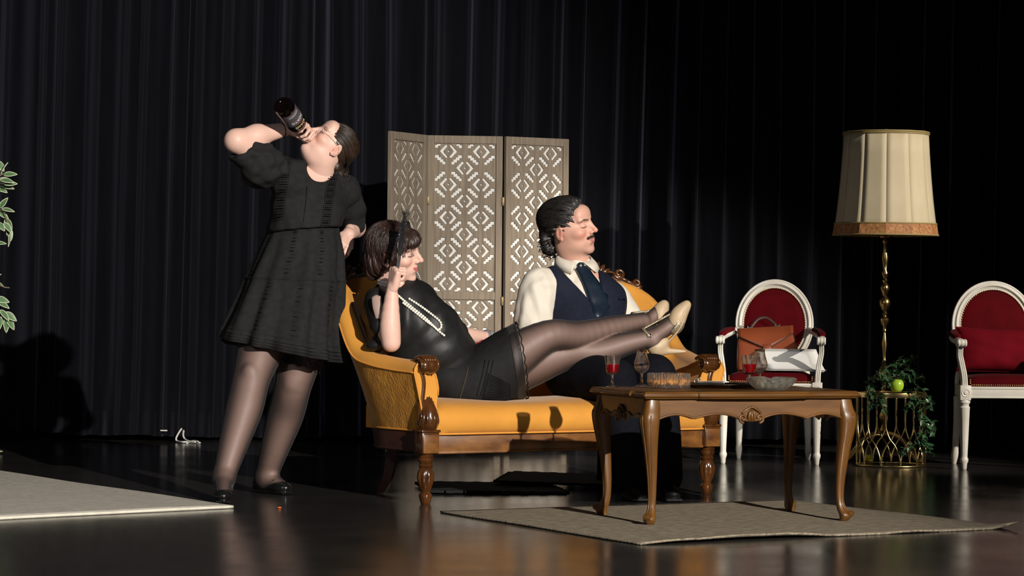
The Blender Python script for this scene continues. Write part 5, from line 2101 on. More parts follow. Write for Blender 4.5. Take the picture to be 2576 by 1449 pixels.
# dress: bodice and puffed sleeves
bod = [('u', .05, f_cap(w(758, 600, 12.39), w(775, 520, 12.41), .150, .160)), ('u', .05, f_cap(w(775, 515, 12.42), w(800, 452, 12.44), .155, .105)),
       ('u', .05, f_ell(w(735, 530, 12.29), (.085, .08, .085))), ('u', .05, f_ell(w(812, 535, 12.33), (.085, .08, .085))),
       ('u', .05, f_cap(rS + np.array([.01, 0, -.005]), lS + np.array([-.005, 0, -.005]), .078, .078)), ('u', .05, f_ell(w(765, 585, 12.36), (.155, .135, .09)))]
dn = w(808, 418, 12.33)
bod += [('s', .012, f_ell(dn, (.066, .16, .070))), ('s', .012, f_cap(w(785, 425, 12.28), w(806, 446, 12.26), .045, .025))]
bod += [('s', .01, f_half([(w(760, 578, 12.39), nvec((-.08, 0, 1.0)))], w(640, 720, 12.2) - .1, w(900, 578, 12.6) + .05))]
bodice = P1.cloth('bodice', bod, .0055, M_DRESS, lambda V: wrinkle(V, .008, 60, 5))
sl = chain([rS + np.array([.0, 0, .0]), w(655, 408, 12.26), w(617, 385, 12.22)], [.074, .078, .066], .04) + [('u', .04, f_ell(w(655, 440, 12.28), (.075, .07, .065)))]
sl += [('s', .008, f_cap(w(610, 374, 12.21), w(560, 335, 12.17), .056, .07))]
P1.cloth('sleeve', sl, .0055, M_DRESS, lambda V: wrinkle(V, .024, 60, 8), 1)
sl = chain([lS, w(884, 525, 12.56), w(890, 562, 12.60)], [.066, .060, .052], .03)
P1.cloth('sleeve', sl, .0055, M_DRESS, lambda V: wrinkle(V, .016, 66, 9), 1)

# tiered skirt
tiers = [(566, 765, 86, 0, .0), (590, 762, 92, 0, .012), (640, 754, 108, 0, .03), (699, 741, 121, .02, .045), (703, 741, 124, .02, .03), (740, 733, 128, .05, .045), (790, 722, 135, .08, .06), (835, 714, 144, .11, .07), (846, 712, 146, .12, .06), (850, 711, 148, .12, .065), (880, 708, 155, .14, .075)]
rings = []
for py, px, hw, sl_, amp in tiers:
    c = w(px, py, 12.39 - .10 * max(0, (py - 600) / 280))
    ring = []
    hwm = hw / 566
    for a in np.linspace(0, 2 * math.pi, 180, endpoint=False):
        f = 1 + 1.5 * amp * (math.sin(11 * a + py * .004) * .55 + math.sin(17 * a + 1.3 - py * .006) * .35 + math.sin(5 * a + .6) * .5)
        ca, sa = math.cos(a), math.sin(a)
        dep = hwm * (.80 + .12 * max(0, (py - 600) / 280) if py > 600 else .92)
        ring.append(c + np.array([hwm * ca * f, dep * sa * f, -sl_ * hwm * ca * 1.45 + (-.05 * (hw - 86) / 70 * (sa > 0) * sa)]))
    rings.append(np.array(ring))
sk = P1.part('skirt', loft(rings), M_DRESS)
sk.modifiers.new('cloth', 'SOLIDIFY').thickness = .003
# gathered seams and eyelet insertion bands
for i in (0, 4, 8):
    P1.part('seam_band', tube(rings[i] * 1.0 + (rings[i] - rings[i].mean(0)) * .012, .0040, 6, closed=True), M_DRESS, sk)
M_EYE = mat('eyelet_lace', (0.0045, 0.0045, 0.0045), 0.95, var=0.3, scale=220, bump=0.9, bscale=220, spec=0.05, dist=.004, detail=1)


def on_skirt(a, t_):
    """a: angle index fraction, t_: 0 top .. 1 hem"""
    x = t_ * (len(rings) - 1)
    i = min(int(x), len(rings) - 2)
    f = x - i
    k = a / (2 * math.pi) * 180
    k0 = int(math.floor(k)) % 180
    k1 = (k0 + 1) % 180
    g_ = k - math.floor(k)
    p = (rings[i][k0] * (1 - g_) + rings[i][k1] * g_) * (1 - f) + (rings[i + 1][k0] * (1 - g_) + rings[i + 1][k1] * g_) * f
    c = rings[i].mean(0) * (1 - f) + rings[i + 1].mean(0) * f
    n_ = p - c
    n_[2] = 0
    return p + nvec(n_) * .0022


def eyelet_strip(a, t0, t1, nrow, wdt=.026, cols=5):
    """columns of little dark raised stitches on the skirt"""
    out = []
    for i in range(nrow):
        t_ = t0 + (t1 - t0) * (i + .5) / nrow
        for j in range(cols):
            p = on_skirt(a + (j - (cols - 1) / 2) * wdt * (1 if abs(j - (cols - 1) / 2) < cols / 2 - .6 else 1.15), t_)
            s = .0030 if j in (0, cols - 1) else .0042 * (.7 + .5 * ((i * 7 + j * 3) % 3) / 2)
            out.append(ball(p, (s, s * .5, s * .8), 3))
    return out


DEG = math.pi / 180
for a in (222, 262, 304):
    P1.part('eyelet_insert', eyelet_strip(a * DEG, .05, .29, 15), M_EYE, sk)['kind'] = 'stuff'
for a in (205, 247, 283, 322):
    P1.part('eyelet_insert', eyelet_strip(a * DEG, .40, .74, 14), M_EYE, sk)['kind'] = 'stuff'
hemd = []
for k in range(150):
    a = math.pi + math.pi * k / 150
    for t_ in (.93, .955, .98):
        p = on_skirt(a + (.5 if t_ == .955 else 0) * math.pi / 150, t_)
        hemd.append(ball(p, (.0035, .002, .0035), 3))
P1.part('hem_eyelets', hemd, M_EYE, sk)['kind'] = 'stuff'
bvv = np.array([v.co for v in bodice.data.vertices]) + P1.b


def on_bodice(px, py):
    """front surface point of the bodice seen at a pixel"""
    r0 = np.array(ray(px, py))
    rel = bvv - np.array(CAM)
    tt = rel[:, 1]
    d = np.linalg.norm(rel - tt[:, None] * r0, axis=1)
    sel = d < .008
    if not sel.any():
        return None
    return np.array(CAM) + r0 * (tt[sel].min() - .002)


for pth in ([(722, 400 + 0), (712, 470), (700, 552)], [(838, 440), (828, 500), (818, 566)]):
    out = []
    Pp = spline(pth, 12)
    for i, (px, py) in enumerate(Pp):
        for j in range(5):
            p = on_bodice(px + (j - 2) * 5.2, py)
            if p is not None:
                s = .0028 if j in (0, 4) else .0040 * (.7 + .5 * ((i * 7 + j * 3) % 3) / 2)
                out.append(ball(p, (s, s * .5, s * .8), 3))
    if out:
        P1.part('eyelet_insert', out, M_EYE, bodice)['kind'] = 'stuff'
pl = [on_bodice(*p) for p in spline([(773, 470), (770, 510), (764, 556)], 8)]
pl = [p for p in pl if p is not None]
P1.part('placket', tube(pl, .0022, 5), M_DRESS, bodice)

# ballet flats
for A_, Hh, T_, nm in ((rA, rHl, rT, 0), (lA, lHl, lT, 1)):
    dr = nvec((T_ - Hh) * np.array([1, 1, 0]))
    sd = np.array([-dr[1], dr[0], 0])
    ln = np.linalg.norm((T_ - Hh)[:2])
    Mx = np.stack([dr, sd, np.array([0, 0, 1.0])], 1)
    ctr = (Hh + T_) / 2
    sh = [('u', .02, f_ell(np.array([T_[0], T_[1], .030]) - dr * .020, (.062, .041, .030), Mx)), ('u', .02, f_ell(np.array([ctr[0], ctr[1], .030]) - dr * .02, (.09, .037, .032), Mx)),
          ('u', .02, f_ell(np.array([Hh[0], Hh[1], .036]), (.040, .034, .036), Mx)), ('u', .006, f_box(np.array([ctr[0], ctr[1], .006]) + dr * .0, (ln + .085, .066, .010), .005, Mx)),
          ('s', .008, f_ell(np.array([ctr[0], ctr[1], .066]) - dr * .022, (.090, .030, .034), Mx)), ('s', .004, f_half([((0, 0, 0.0008), (0, 0, 1))], (ctr[0] - .3, ctr[1] - .3, -.1), (ctr[0] + .3, ctr[1] + .3, .0008)))]
    so = P1.cloth('ballet_flat', sh, .0042, M_FLAT)
    bp_ = np.array([T_[0], T_[1], .058]) - dr * .040
    bow = [ball(bp_, (.007, .007, .005), 5)]
    for s in (-1, 1):
        bow.append(tube(spline([bp_, bp_ + sd * s * .016 + dr * .008 + np.array([0, 0, .008]), bp_ + sd * s * .030 + np.array([0, 0, .002]), bp_ + sd * s * .016 - dr * .008 + np.array([0, 0, .003]), bp_], 5), .0022, 5))
        bow.append(tube(spline([bp_, bp_ + sd * s * .014 + dr * .014, bp_ + sd * s * .028 + dr * .016 - np.array([0, 0, .008])], 5), .0018, 5))
    P1.part('bow', bow, M_FLAT, so)
    P1.part('bow_tip', [ball(bp_ + sd * s * .029 + dr * .017 - np.array([0, 0, .009]), .0028, 4) for s in (-1, 1)], M_GOLD, so)

# spectacles
M_LENS = sheer('clear_lens', (.5, .5, .5), .02, .25)
M_LENS.node_tree.nodes['Principled BSDF'].inputs['Roughness'].default_value = .03
GL = thing('eyeglasses', 'thin gold-rimmed eyeglasses on the drinking person with the thrown-back head', 'glasses', hc1)
gg = []
for y in (-1, 1):
    c = np.array([.106, y * .033, .006])
    ang = np.linspace(0, 2 * math.pi, 26, endpoint=False)
    rim = np.stack([c[0] - .35 * np.abs(.024 * np.cos(ang)) * 0 - .004 * (np.cos(ang) * y + 1), c[1] + .0265 * np.cos(ang), c[2] + .0235 * np.sin(ang)], 1)
    mesh('rim', (lambda t_: (place(t_[0], HM1, (0, 0, 0), .97), t_[1]))(tube(rim, .0011, 6, closed=True)), M_GOLDF, GL, 'all')
    tp = spline([(.099, y * .058, .012), (.085, y * .071, .014), (.04, y * .079, .012), (-.004, y * .083, .008), (-.022, y * .084, -.012)], 6)
    mesh('temple', (lambda t_: (place(t_[0], HM1, (0, 0, 0), .97), t_[1]))(tube(tp, .0012, 6)), M_GOLDF, GL, 'all')
    v_ = np.concatenate([[c - np.array([.004, 0, 0])], rim])
    mesh('lens', (place(v_, HM1, (0, 0, 0), .97), [[0, i + 1, (i + 1) % 26 + 1] for i in range(26)]), M_LENS, GL, 'all')
mesh('bridge', (lambda t_: (place(t_[0], HM1, (0, 0, 0), .97), t_[1]))(tube(spline([(.104, -.0095, .012), (.110, 0, .015), (.104, .0095, .012)], 5), .0011, 6)), M_GOLDF, GL, 'all')

# ---------------------------------------------------------------- port bottle
M_BOT = mat('dark_bottle_glass', (0.0022, 0.0008, 0.0008), 0.06, spec=0.6)
M_LABEL = mat('slate_label', (0.055, 0.055, 0.062), 0.6, var=0.1)
M_PRINT = mat('label_white', (0.70, 0.70, 0.68), 0.6)
M_PRINTR = mat('label_red', (0.45, 0.02, 0.04), 0.6)
M_PRINTY = mat('label_cream', (0.70, 0.60, 0.30), 0.6)
bz = BD                                     # bottle axis, mouth to base
by = nvec(np.array([-.05, -1.0, .25]) - bz * (np.array([-.05, -1.0, .25]) @ bz))   # side that shows the label
bx = np.cross(by, bz)
BM = np.stack([bx, by, bz], 1)
m0 = mouth + bz * .004
BOT = thing('port_bottle', 'dark port wine bottle raised upside down to the drinking person\'s mouth', 'bottle', m0)
BL = .295
bpf_ = [(.0125, 0), (.0148, .002), (.0152, .016), (.0132, .019), (.0135, .06), (.0150, .085), (.022, .100), (.033, .112), (.0385, .126), (.0405, .145), (.0410, .270), (.0405, .284), (.036, .2935), (.028, .295), (.020, .289), (.001, .286)]
bpf = [(r * (1.10 if z > .09 else 1.0), z) for r, z in bpf_]
mesh('glass_body', (place(*[lathe(bpf, 40)[0]], BM, (0, 0, 0)), lathe(bpf, 40)[1]), M_BOT, BOT, 30)
mesh('cap_ring', (place(lathe([(.0156, .002), (.0162, .004), (.0162, .013), (.0156, .015)], 24)[0], BM, (0, 0, 0)), lathe([(.0156, .002), (.0162, .004), (.0162, .013), (.0156, .015)], 24)[1]), M_STEEL, BOT)


def cyl_patch(a0, a1, z0, z1, r, n_=18):
    rows = [np.array([(r * math.sin(a), r * math.cos(a), z) for a in np.linspace(a0, a1, n_)]) for z in np.linspace(z0, z1, 4)]
    v_, f_ = loft(rows, closed=False)
    return place(v_, BM, (0, 0, 0)), [q[::-1] for q in f_]


lab = mesh('label', cyl_patch(R(-75), R(75), .172, .262, .0456), M_LABEL, BOT, 'all')


def text_on(txt, size, a_mid, z_mid, m, r=.0460, sp=1.0):
    cu = bpy.data.curves.new('t', 'FONT')
    cu.body = txt
    cu.size = size
    cu.align_x = 'CENTER'
    cu.align_y = 'CENTER'
    cu.space_character = sp
    cu.extrude = .0002
    o = bpy.data.objects.new('t', cu)
    me_ = bpy.data.meshes.new_from_object(o)
    v_ = np.array([x.co for x in me_.vertices])
    f_ = [list(p.vertices) for p in me_.polygons]
    bpy.data.objects.remove(o)
    bpy.data.curves.remove(cu)
    # text reads with its head towards the bottle's neck; wrapped round the glass
    a = a_mid + v_[:, 0] / r
    vv = np.stack([(r + v_[:, 2]) * np.sin(a), (r + v_[:, 2]) * np.cos(a), z_mid - v_[:, 1]], 1)
    return mesh('lettering', (place(vv, BM, (0, 0, 0)), f_), m, lab, False)


text_on('PORTO', .021, 0, .197, M_PRINT)
text_on('RUBY', .012, 0, .181, M_PRINTR)
text_on('BORGES', .017, 0, .158, M_PRINTY, .0457)
for z, m_, hw in ((.214, M_PRINTR, 45), (.236, M_PRINT, 40), (.241, M_PRINT, 34), (.246, M_PRINT, 38), (.256, M_PRINTR, 60)):
    mesh('label_line', cyl_patch(R(-hw), R(hw), z, z + .0011, .0459, 10), m_, lab, False)

# thin black hair tie round the wrist of the raised arm
fa_ = nvec(rW - rE)
hc_t = rW - fa_ * .030
u1 = nvec(np.cross(fa_, (0, 0, 1.0)))
u2 = np.cross(fa_, u1)
o = mesh('hair_tie', tube([.0335 * (math.cos(a) * u1 + math.sin(a) * u2) for a in np.linspace(0, 2 * math.pi, 28, endpoint=False)], .0024, 6, closed=True), M_FAN if 'M_FAN' in globals() else M_FLAT, None, 'all')
o.location = tuple(hc_t)
tag(o, 'thin black hair tie round the wrist that lifts the bottle', 'hair tie')
# ================================================================ woman reclining on the sofa with a folded fan
SK2 = (0.68, 0.43, 0.345)
M_SATIN = mat('black_satin', (0.0095, 0.0095, 0.0095), 0.50, var=0.2, scale=30, spec=0.30, bump=0.05, bscale=120)
M_CHIF = mat('black_chiffon', (0.0085, 0.0085, 0.0088), 0.75, var=0.2, scale=40, spec=0.2)
M_PEARL = mat('pearl', (0.80, 0.76, 0.66), 0.22, var=0.05, spec=0.6, coat=0.3)
M_SHOE = mat('champagne_leather', (0.46, 0.335, 0.205), 0.52, var=0.08, scale=20, coat=0.0)
M_GLIT = mat('champagne_glitter', (0.62, 0.52, 0.36), 0.30, 0.6, scale=420, col2=(0.25, 0.19, 0.12), bump=0.7, bscale=420, detail=0)
M_GLOVE = mat('black_velvet_glove', (0.006, 0.005, 0.005), 0.7, sheen=0.1)
M_STONE = mat('rhinestone', (0.75, 0.75, 0.78), 0.12, 0.9)
P2 = Person('reclining person in black satin blouse and pearls, legs stretched across the sofa, holding a fan', sofa_pt(.3, .3, 0))
aH, aK, aA = w(1158, 988, 12.34), w(1376, 849, 12.38), w(1618, 808, 12.62)
bH, bK, bA = w(1190, 972, 12.44), w(1432, 890, 12.47), w(1638, 850, 12.52)
LR2 = (.100, .100, .068, .062, .047, .034)
lega = leg_prims(aH, aK, aA, LR2, (.1, .1, -1))
legb = leg_prims(bH, bK, bA, LR2, (.1, .1, -1))
# feet, toes pointing up and away
feet2 = limb([bA, w(1646, 862, 12.52)], [.034, .031], n=3, k=.02) + limb([w(1640, 850, 12.52), w(1676, 826, 12.52), w(1706, 803, 12.53), w(1722, 776, 12.53)], [.034, .031, .028, .018], n=4)
feet2 += limb([aA, w(1622, 815, 12.63), w(1645, 796, 12.65), w(1664, 772, 12.66)], [.034, .033, .029, .018], n=4)
pv2 = w(1150, 950, 12.38)
ch2, nb2 = w(1030, 800, 12.32), w(985, 722, 12.28)
rS2, lS2 = w(952, 765, 12.16), w(1048, 752, 12.46)
rE2, rW2 = w(984, 862, 12.02), w(986, 728, 12.02)
lE2, lW2 = w(1150, 842, 12.66), w(1228, 850, 12.80)
torso = limb([pv2, w(1095, 885, 12.36), ch2, w(1005, 752, 12.30)], [.135, .115, .115, .09], n=5, k=.03) + [('u', .03, f_cap(rS2, lS2, .055, .05)), ('u', .03, f_cap(w(1005, 755, 12.3), nb2, .07, .046))]
arm2 = limb([rS2, rE2], [.050, .040], n=4) + limb([rE2, rE2 * .65 + rW2 * .35 + np.array([-.006, 0, 0]), rW2], [.039, .043, .0245], n=4) + limb([lS2, lE2], [.046, .038], n=4) + limb([lE2, lE2 * .6 + lW2 * .4, lW2], [.037, .036, .025], n=4)
P2.legs(lega + legb + feet2, .0055, SK2)
V, Q = skin(torso + arm2, .0055, 2)
P2.add(V, Q, SK2)
HM2 = frame((.965, -.24, -.06), (.02, -.22, .95))
hc2 = w(990, 638, 12.25)
nbl = (np.linalg.inv(HM2) @ (nb2 - hc2)) / 1.06
V, Q = skin(head_prims(jaw=.98, nose=1.05, cheek=1.0, mw=.95, neck=.050, neck_to=tuple(nbl), smile=.5), .0024, 1)
C = head_tint(V, SK2, (.50, .075, .095), (.10, .055, .04), .35, (.10, .075, .065), smile=.5, mw=.95, browk=.7)
P2.add(place(V, HM2, hc2, 1.06), Q, C)
# raised fist round the fan
fx = nvec(w(998, 660, 12.01) - rW2)
fM = frame(fx, (-.30, -.62, .1))
fist = ((82, 92, 55), (84, 94, 55), (86, 94, 55), (88, 94, 55))
fM = frame(nvec((.16, -.06, 1.0)), nvec((-.86, -.50, 0.05)))
V, Q = hand_skin(fist, [(.016, .020, -.012), (.040, .036, -.030), (.062, .026, -.046), (.070, .004, -.050)], mirror=False, s=.98)
P2.add(place(V, fM, rW2), Q, SK2)
# gloved hand on the sofa back
gx2 = nvec(w(1285, 862, 12.88) - lW2)
gM2 = frame(gx2, (0, -.35, .94))
V, Q = hand_skin(((18, 24, 16), (16, 24, 16), (18, 26, 16), (20, 28, 18)), [(.018, .022, -.010), (.046, .044, -.012), (.070, .054, -.016), (.090, .056, -.020)], mirror=False, s=.98)
hv, hq = place(V, gM2, lW2), Q
P2.add(hv - normals(hv, hq) * .0015, hq, SK2)
P2.finish()
big_mesh('lace_glove', hv + normals(hv, hq) * .0012 - P2.b, hq, M_GLOVE, P2.t)

# dark bob with a full fringe
hair = [('u', .02, f_ell((-.020, 0, .040), (.108, .090, .094))), ('u', .02, f_ell((-.055, 0, -.030), (.072, .086, .075))),
        ('u', .015, f_ell((.066, 0, .072), (.050, .068, .034), Euler((0, R(28), 0)).to_matrix())), ('u', .012, f_ell((.080, -.022, .052), (.026, .046, .028), Euler((0, R(50), 0)).to_matrix())),
        ('u', .012, f_ell((.042, -.068, .030), (.026, .016, .040))), ('u', .012, f_ell((.042, .068, .030), (.026, .016, .040))),
        ('u', .014, f_ell((-.085, 0, -.080), (.030, .060, .035))),
        ('s', .010, f_half([((.016, 0, .024), (-1, 0, 0)), ((0, 0, .030), (0, 0, 1))], (0.0, -.12, -.14), (.2, .12, .03))),
        ('s', .006, f_ell((-.004, -.092, -.016), (.024, .020, .034)))]
V, Q = skin(hair, .0030, 1)
az = np.arctan2(V[:, 1], V[:, 0] - .02)
V = V + normals(V, Q) * (.0030 * np.sin(az * 34 + 2.4 * np.sin(V[:, 2] * 34)) + .0016 * np.sin(az * 71 + V[:, 2] * 40))[:, None]
HR2 = big_mesh('hair', place(V, HM2, hc2, 1.06) - P2.b, Q, M_HAIRB, P2.t)


def bob(rg):
    a = rg.uniform(-3.14, 3.14)
    front = abs(a) < .9
    e = rg.uniform(1.0, 1.03)
    t_ = np.linspace(.12, 1.35 if front else 2.35, 16)
    r = np.array([.112, .093, .097]) * e
    wob = rg.normal() * .10
    aa = a + wob * t_ + .05 * np.sin(t_ * 5 + rg.uniform(0, 6))
    p = np.stack([-.018 + r[0] * np.sin(t_) * np.cos(aa), r[1] * np.sin(t_) * np.sin(aa), .040 + r[2] * np.cos(t_)], 1)
    if not front:
        p[:, 2] -= np.maximum(0, t_ - 1.4) * .035
    if front:
        p[:, 0] += .010 * np.maximum(0, t_ - .8)
        p[:, 2] -= np.maximum(0, t_ - 1.0) * .05
    return place(p, HM2, hc2, 1.06)


P2.part('hair_strands', strands(420, bob, .0013, 14), M_HAIRB, HR2)


def lock(rg):
    y = rg.uniform(-.075, .06)
    x0 = .094 - .5 * y * y / .075
    t_ = np.linspace(0, 1, 10)
    bend = rg.uniform(-.014, .014)
    ln = rg.uniform(.022, .046)
    p = np.stack([x0 - .040 + .042 * np.sin(t_ * 1.9), y * (.6 + .4 * t_) + bend * t_, .124 - .062 * t_ - ln * t_ ** 1.6], 1)
    return place(p, HM2, hc2, 1.06)


P2.part('fringe_strands', strands(230, lock, .0017, 15), M_HAIRB, HR2)
# glittering headband
a_ = np.linspace(-2.3, 2.3, 60)
hb = np.stack([.034 + .026 * np.cos(a_), .093 * np.sin(a_), .034 + .098 * np.cos(a_) + .0], 1)
hb = np.stack([.052 - .040 * (1 - np.cos(a_)) * .55, .0935 * np.sin(a_), .040 + .099 * np.cos(a_)], 1)
HB = P2.part('headband', (place(tube(hb, .0075, 8, flat=.35, up=(0, 0, 1))[0], HM2, hc2, 1.06), tube(hb, .0075, 8, flat=.35, up=(0, 0, 1))[1]), M_GLIT)
HB.data.materials[0] = mat('silver_glitter_band', (0.30, 0.28, 0.28), 0.25, 0.7, scale=500, col2=(0.04, 0.04, 0.05), bump=0.7, bscale=500, detail=0)

# satin blouse, loose over the torso
bl = limb([w(1120, 905, 12.36), w(1075, 855, 12.34), ch2, w(1003, 756, 12.30)], [.145, .145, .142, .105], n=5, k=.04)
bl += [('u', .05, f_cap(rS2 + np.array([.01, .03, -.02]), lS2, .085, .075)), ('u', .05, f_ell(w(1095, 815, 12.30), (.10, .10, .075))), ('u', .05, f_ell(w(965, 820, 12.16), (.075, .07, .12))),
       ('u', .05, f_cap(lS2, w(1140, 840, 12.62), .075, .065)), ('u', .04, f_ell(w(950, 868, 12.10), (.055, .05, .030))), ('u', .03, f_cap(rS2 + np.array([0, -.004, .01]), rS2 * .45 + rE2 * .55 + np.array([-.012, .01, 0]), .066, .062)), ('u', .05, f_cap(w(1040, 905, 12.30), w(1130, 930, 12.36), .10, .080))]
bl += [('s', .012, f_ell(w(990, 715, 12.26), (.062, .075, .050))), ('s', .008, f_cap(rE2 + np.array([0, 0, .03]), rW2 + np.array([0, 0, .1]), .050, .05))]
BLO = P2.cloth('blouse', bl, .0055, M_SATIN, lambda V: wrinkle(V, .013, 46, 21))
# sheer yoke at the shoulder
P2.part('sheer_inset', tube(spline([w(946, 742, 12.07), w(950, 775, 12.05), w(962, 815, 12.04)], 6), [.004] + [.022] * 11 + [.006], 10, flat=.4, up=(0, 1, 0)), mat('sheer_beige_inset', (0.33, 0.225, 0.185), 0.5), BLO)

# skirt round the thighs with a scalloped sheer hem
hemp = w(1288, 925, 12.40)
sa = nvec(aK - aH + bK - bH)
sa = nvec(sa * np.array([1, 1, .35]))


def skirt_prims(g):
    P = limb([aH, aH * .5 + aK * .5, aK], [.104 + g, .104 + g, .090 + g], n=5, k=.05) + limb([bH, bH * .5 + bK * .5, bK], [.104 + g, .104 + g, .086 + g], n=5, k=.05)
    P += [('u', .06, f_ell(w(1120, 950, 12.36), (.115 + g, .15 + g, .095 + g))), ('u', .05, f_ell(w(1215, 985, 12.36), (.13 + g, .13 + g, .062 + g)))]
    P.append(('s', .004, f_half([((0, 0, .440 - g * .3), (0, 0, 1))], (-3, -3, 0), (3, 3, .440))))
    return P


far = (np.array([-3.0, -3, -1]), np.array([3.0, 3, 3]))
SKT = P2.cloth('skirt', skirt_prims(.014) + [('s', .003, f_half([(hemp, -sa)], *far))], .0055, M_CHIF, lambda V: wrinkle(V, .008, 40, 61), 2)
P2.cloth('sheer_hem', skirt_prims(.016) + [('s', .002, f_half([(hemp + sa * .040, -sa)], *far)), ('s', .002, f_half([(hemp - sa * .004, sa)], *far))], .0055, M_SHEER, None, 2, SKT)
kv = np.array([v.co for v in SKT.data.vertices]) + P2.b


def on_skirt2(px, py, lift=.002):
    r0 = np.array(ray(px, py))
    rel = kv - np.array(CAM)
    tt = rel[:, 1]
    d = np.linalg.norm(rel - tt[:, None] * r0, axis=1)
    sel = d < .009
    return np.array(CAM) + r0 * (tt[sel].min() - lift) if sel.any() else None


def on_line(pth, n=10):
    return [p for p in (on_skirt2(*q) for q in spline(pth, n)) if p is not None]


for dx in (0, 10, 20):
    P2.part('pleat_fold', tube(on_line([(1222 + dx, 905), (1212 + dx, 950), (1200 + dx, 995)]), .0026, 5), M_CHIF, SKT)
P2.part('beaded_seam', [ball(p, .0022, 3) for p in on_line([(1178, 925), (1168, 965), (1156, 1006)], 22)], mat('dull_bead', (.12, .09, .05), .4, .5), SKT)['kind'] = 'stuff'
pl_ = []
for k in range(16):
    q = on_line([(1222 - k * .6, 938 + k * 4.6), (1255, 952 + k * 3.6), (1284, 968 + k * 2.4)], 6)
    if len(q) > 3:
        pl_.append(tube(q, .0022, 4))
P2.part('pleated_side', pl_, M_CHIF, SKT)['kind'] = 'stuff'
# scalloped edge of the hem
hv_ = np.array([v.co for v in [o for o in SKT.children if o.name.startswith('sheer_hem')][0].data.vertices]) + P2.b
hc_ = hemp + sa * .038
sel = hv_[np.abs((hv_ - hc_) @ sa) < .006]
cc = sel.mean(0)
e1 = nvec(np.cross(sa, (0, 0, 1.0)))
e2 = np.cross(sa, e1)
ang = np.arctan2((sel - cc) @ e2, (sel - cc) @ e1)
sel = sel[np.argsort(ang)]
ang = np.sort(ang)
rad = np.linalg.norm((sel - cc) - ((sel - cc) @ sa)[:, None] * sa, axis=1)
bins = np.linspace(-math.pi, math.pi, 61)
lp_ = []
for i in range(60):
    m_ = (ang >= bins[i]) & (ang < bins[i + 1])
    if m_.any():
        am = (bins[i] + bins[i + 1]) / 2
        lp_.append((am, rad[m_].max()))
am, rm = np.array([q[0] for q in lp_]), np.array([q[1] for q in lp_])
edge = []
for a_ in np.linspace(-math.pi, math.pi, 240, endpoint=False):
    r_ = np.interp(a_, am, rm, period=2 * math.pi)
    edge.append(cc + sa * (.004 + .006 * abs(math.sin(a_ * 13))) + (r_ + .001) * (math.cos(a_) * e1 + math.sin(a_) * e2))
P2.part('scalloped_edge', tube(edge, .0030, 5, closed=True), M_CHIF, SKT)


# court shoes: toe box, sole, heel counter, stiletto, T-strap
def court_shoe(toe, ball_, arch, heel, tip, instep, ankle, d, lat):
    lat = np.array(lat)
    e = bpy.data.objects.new('court_shoe', None)
    COL.objects.link(e)
    e.parent = P2.t
    toe, ball_, arch, heel, tip, instep = [w(*p, d) for p in (toe, ball_, arch, heel, tip, instep)]
    up2 = nvec(instep - arch)
    tb = limb([ball_ * .55 + instep * .45 - (toe - ball_) * .10, ball_ * .62 + instep * .38 + (toe - ball_) * .35, toe - (toe - ball_) * .06 + up2 * .002], [.037, .034, .019], n=5)
    fwd = nvec(toe - ball_)
    tb.append(('s', .004, f_half([(ball_ + fwd * -.012, fwd)], ball_ - .12, ball_ + .12)))
    P2.cloth('toe_cap', tb, .0032, M_SHOE, None, 1, e)
    vm = limb([ball_ * .50 + instep * .50 - fwd * .030, ball_ * .55 + instep * .45 - fwd * .006], [.0375, .0385], n=4)
    vm.append(('s', .003, f_ell(instep - fwd * .045 + up2 * .012, (.052, .05, .046))))
    P2.cloth('glitter_vamp', vm, .0032, M_GLIT, None, 1, e)
    sp = spline([toe + up2 * -.004, ball_ * .45 + toe * .55 - up2 * .012, ball_ - up2 * .004, arch - up2 * .0, heel - up2 * .004], 6)
    wd = np.interp(np.linspace(0, 1, len(sp)), [0, .25, .5, .75, 1], [.018, .036, .036, .024, .030])
    P2.part('sole', tube(sp, wd, 14, flat=.26, up=tuple(up2)), M_SHOE, e)
    hcn = [('u', .02, f_ell(heel + up2 * .018, (.046, .034, .036))), ('u', .02, f_cap(heel + up2 * .010, arch * .45 + heel * .55 + up2 * .012, .035, .026))]
    hcn += [('s', .010, f_ell(np.array(ankle) + up2 * .012, (.046, .034, .040))), ('s', .008, f_cap(np.array(ankle), instep, .033, .034))]
    hcn += [('u', .014, f_cap(heel - up2 * .004 + nvec(tip - heel) * .014, tip, .020, .0068)), ('u', .012, f_cap(heel, heel + nvec(tip - heel) * .03, .030, .017))]
    P2.cloth('heel', hcn, .0034, M_SHOE, None, 1, e)
    P2.part('heel_tip', lathe([(.0075, -.003), (.0075, .003)], 12, tip), M_SHOE, e, True)
    ak = np.array(ankle)
    ring = []
    axl = nvec(ak * 1.0 - instep)
    e2 = nvec(np.cross(axl, lat))
    lt = np.cross(e2, axl)
    for a in np.linspace(0, 2 * math.pi, 32, endpoint=False):
        ring.append(ak + axl * .006 + .0385 * (math.cos(a) * lt + math.sin(a) * e2))
    P2.part('ankle_strap', tube(ring, .0062, 8, closed=True, flat=1.0), M_GLIT, e)
    top = max(ring, key=lambda p: p[2])
    P2.part('instep_strap', tube(spline([top, top * .5 + instep * .5 + up2 * .004, instep + up2 * .004 + fwd * .004], 6), .0052, 7), M_GLIT, e)
    bk = min(ring, key=lambda p: p[1])
    P2.part('buckle', [tube([bk + np.array([dx, -.006, dz]) for dx, dz in ((-.008, -.009), (.008, -.009), (.008, .009), (-.008, .009))], .0016, 5, closed=True)], M_STEEL, e)


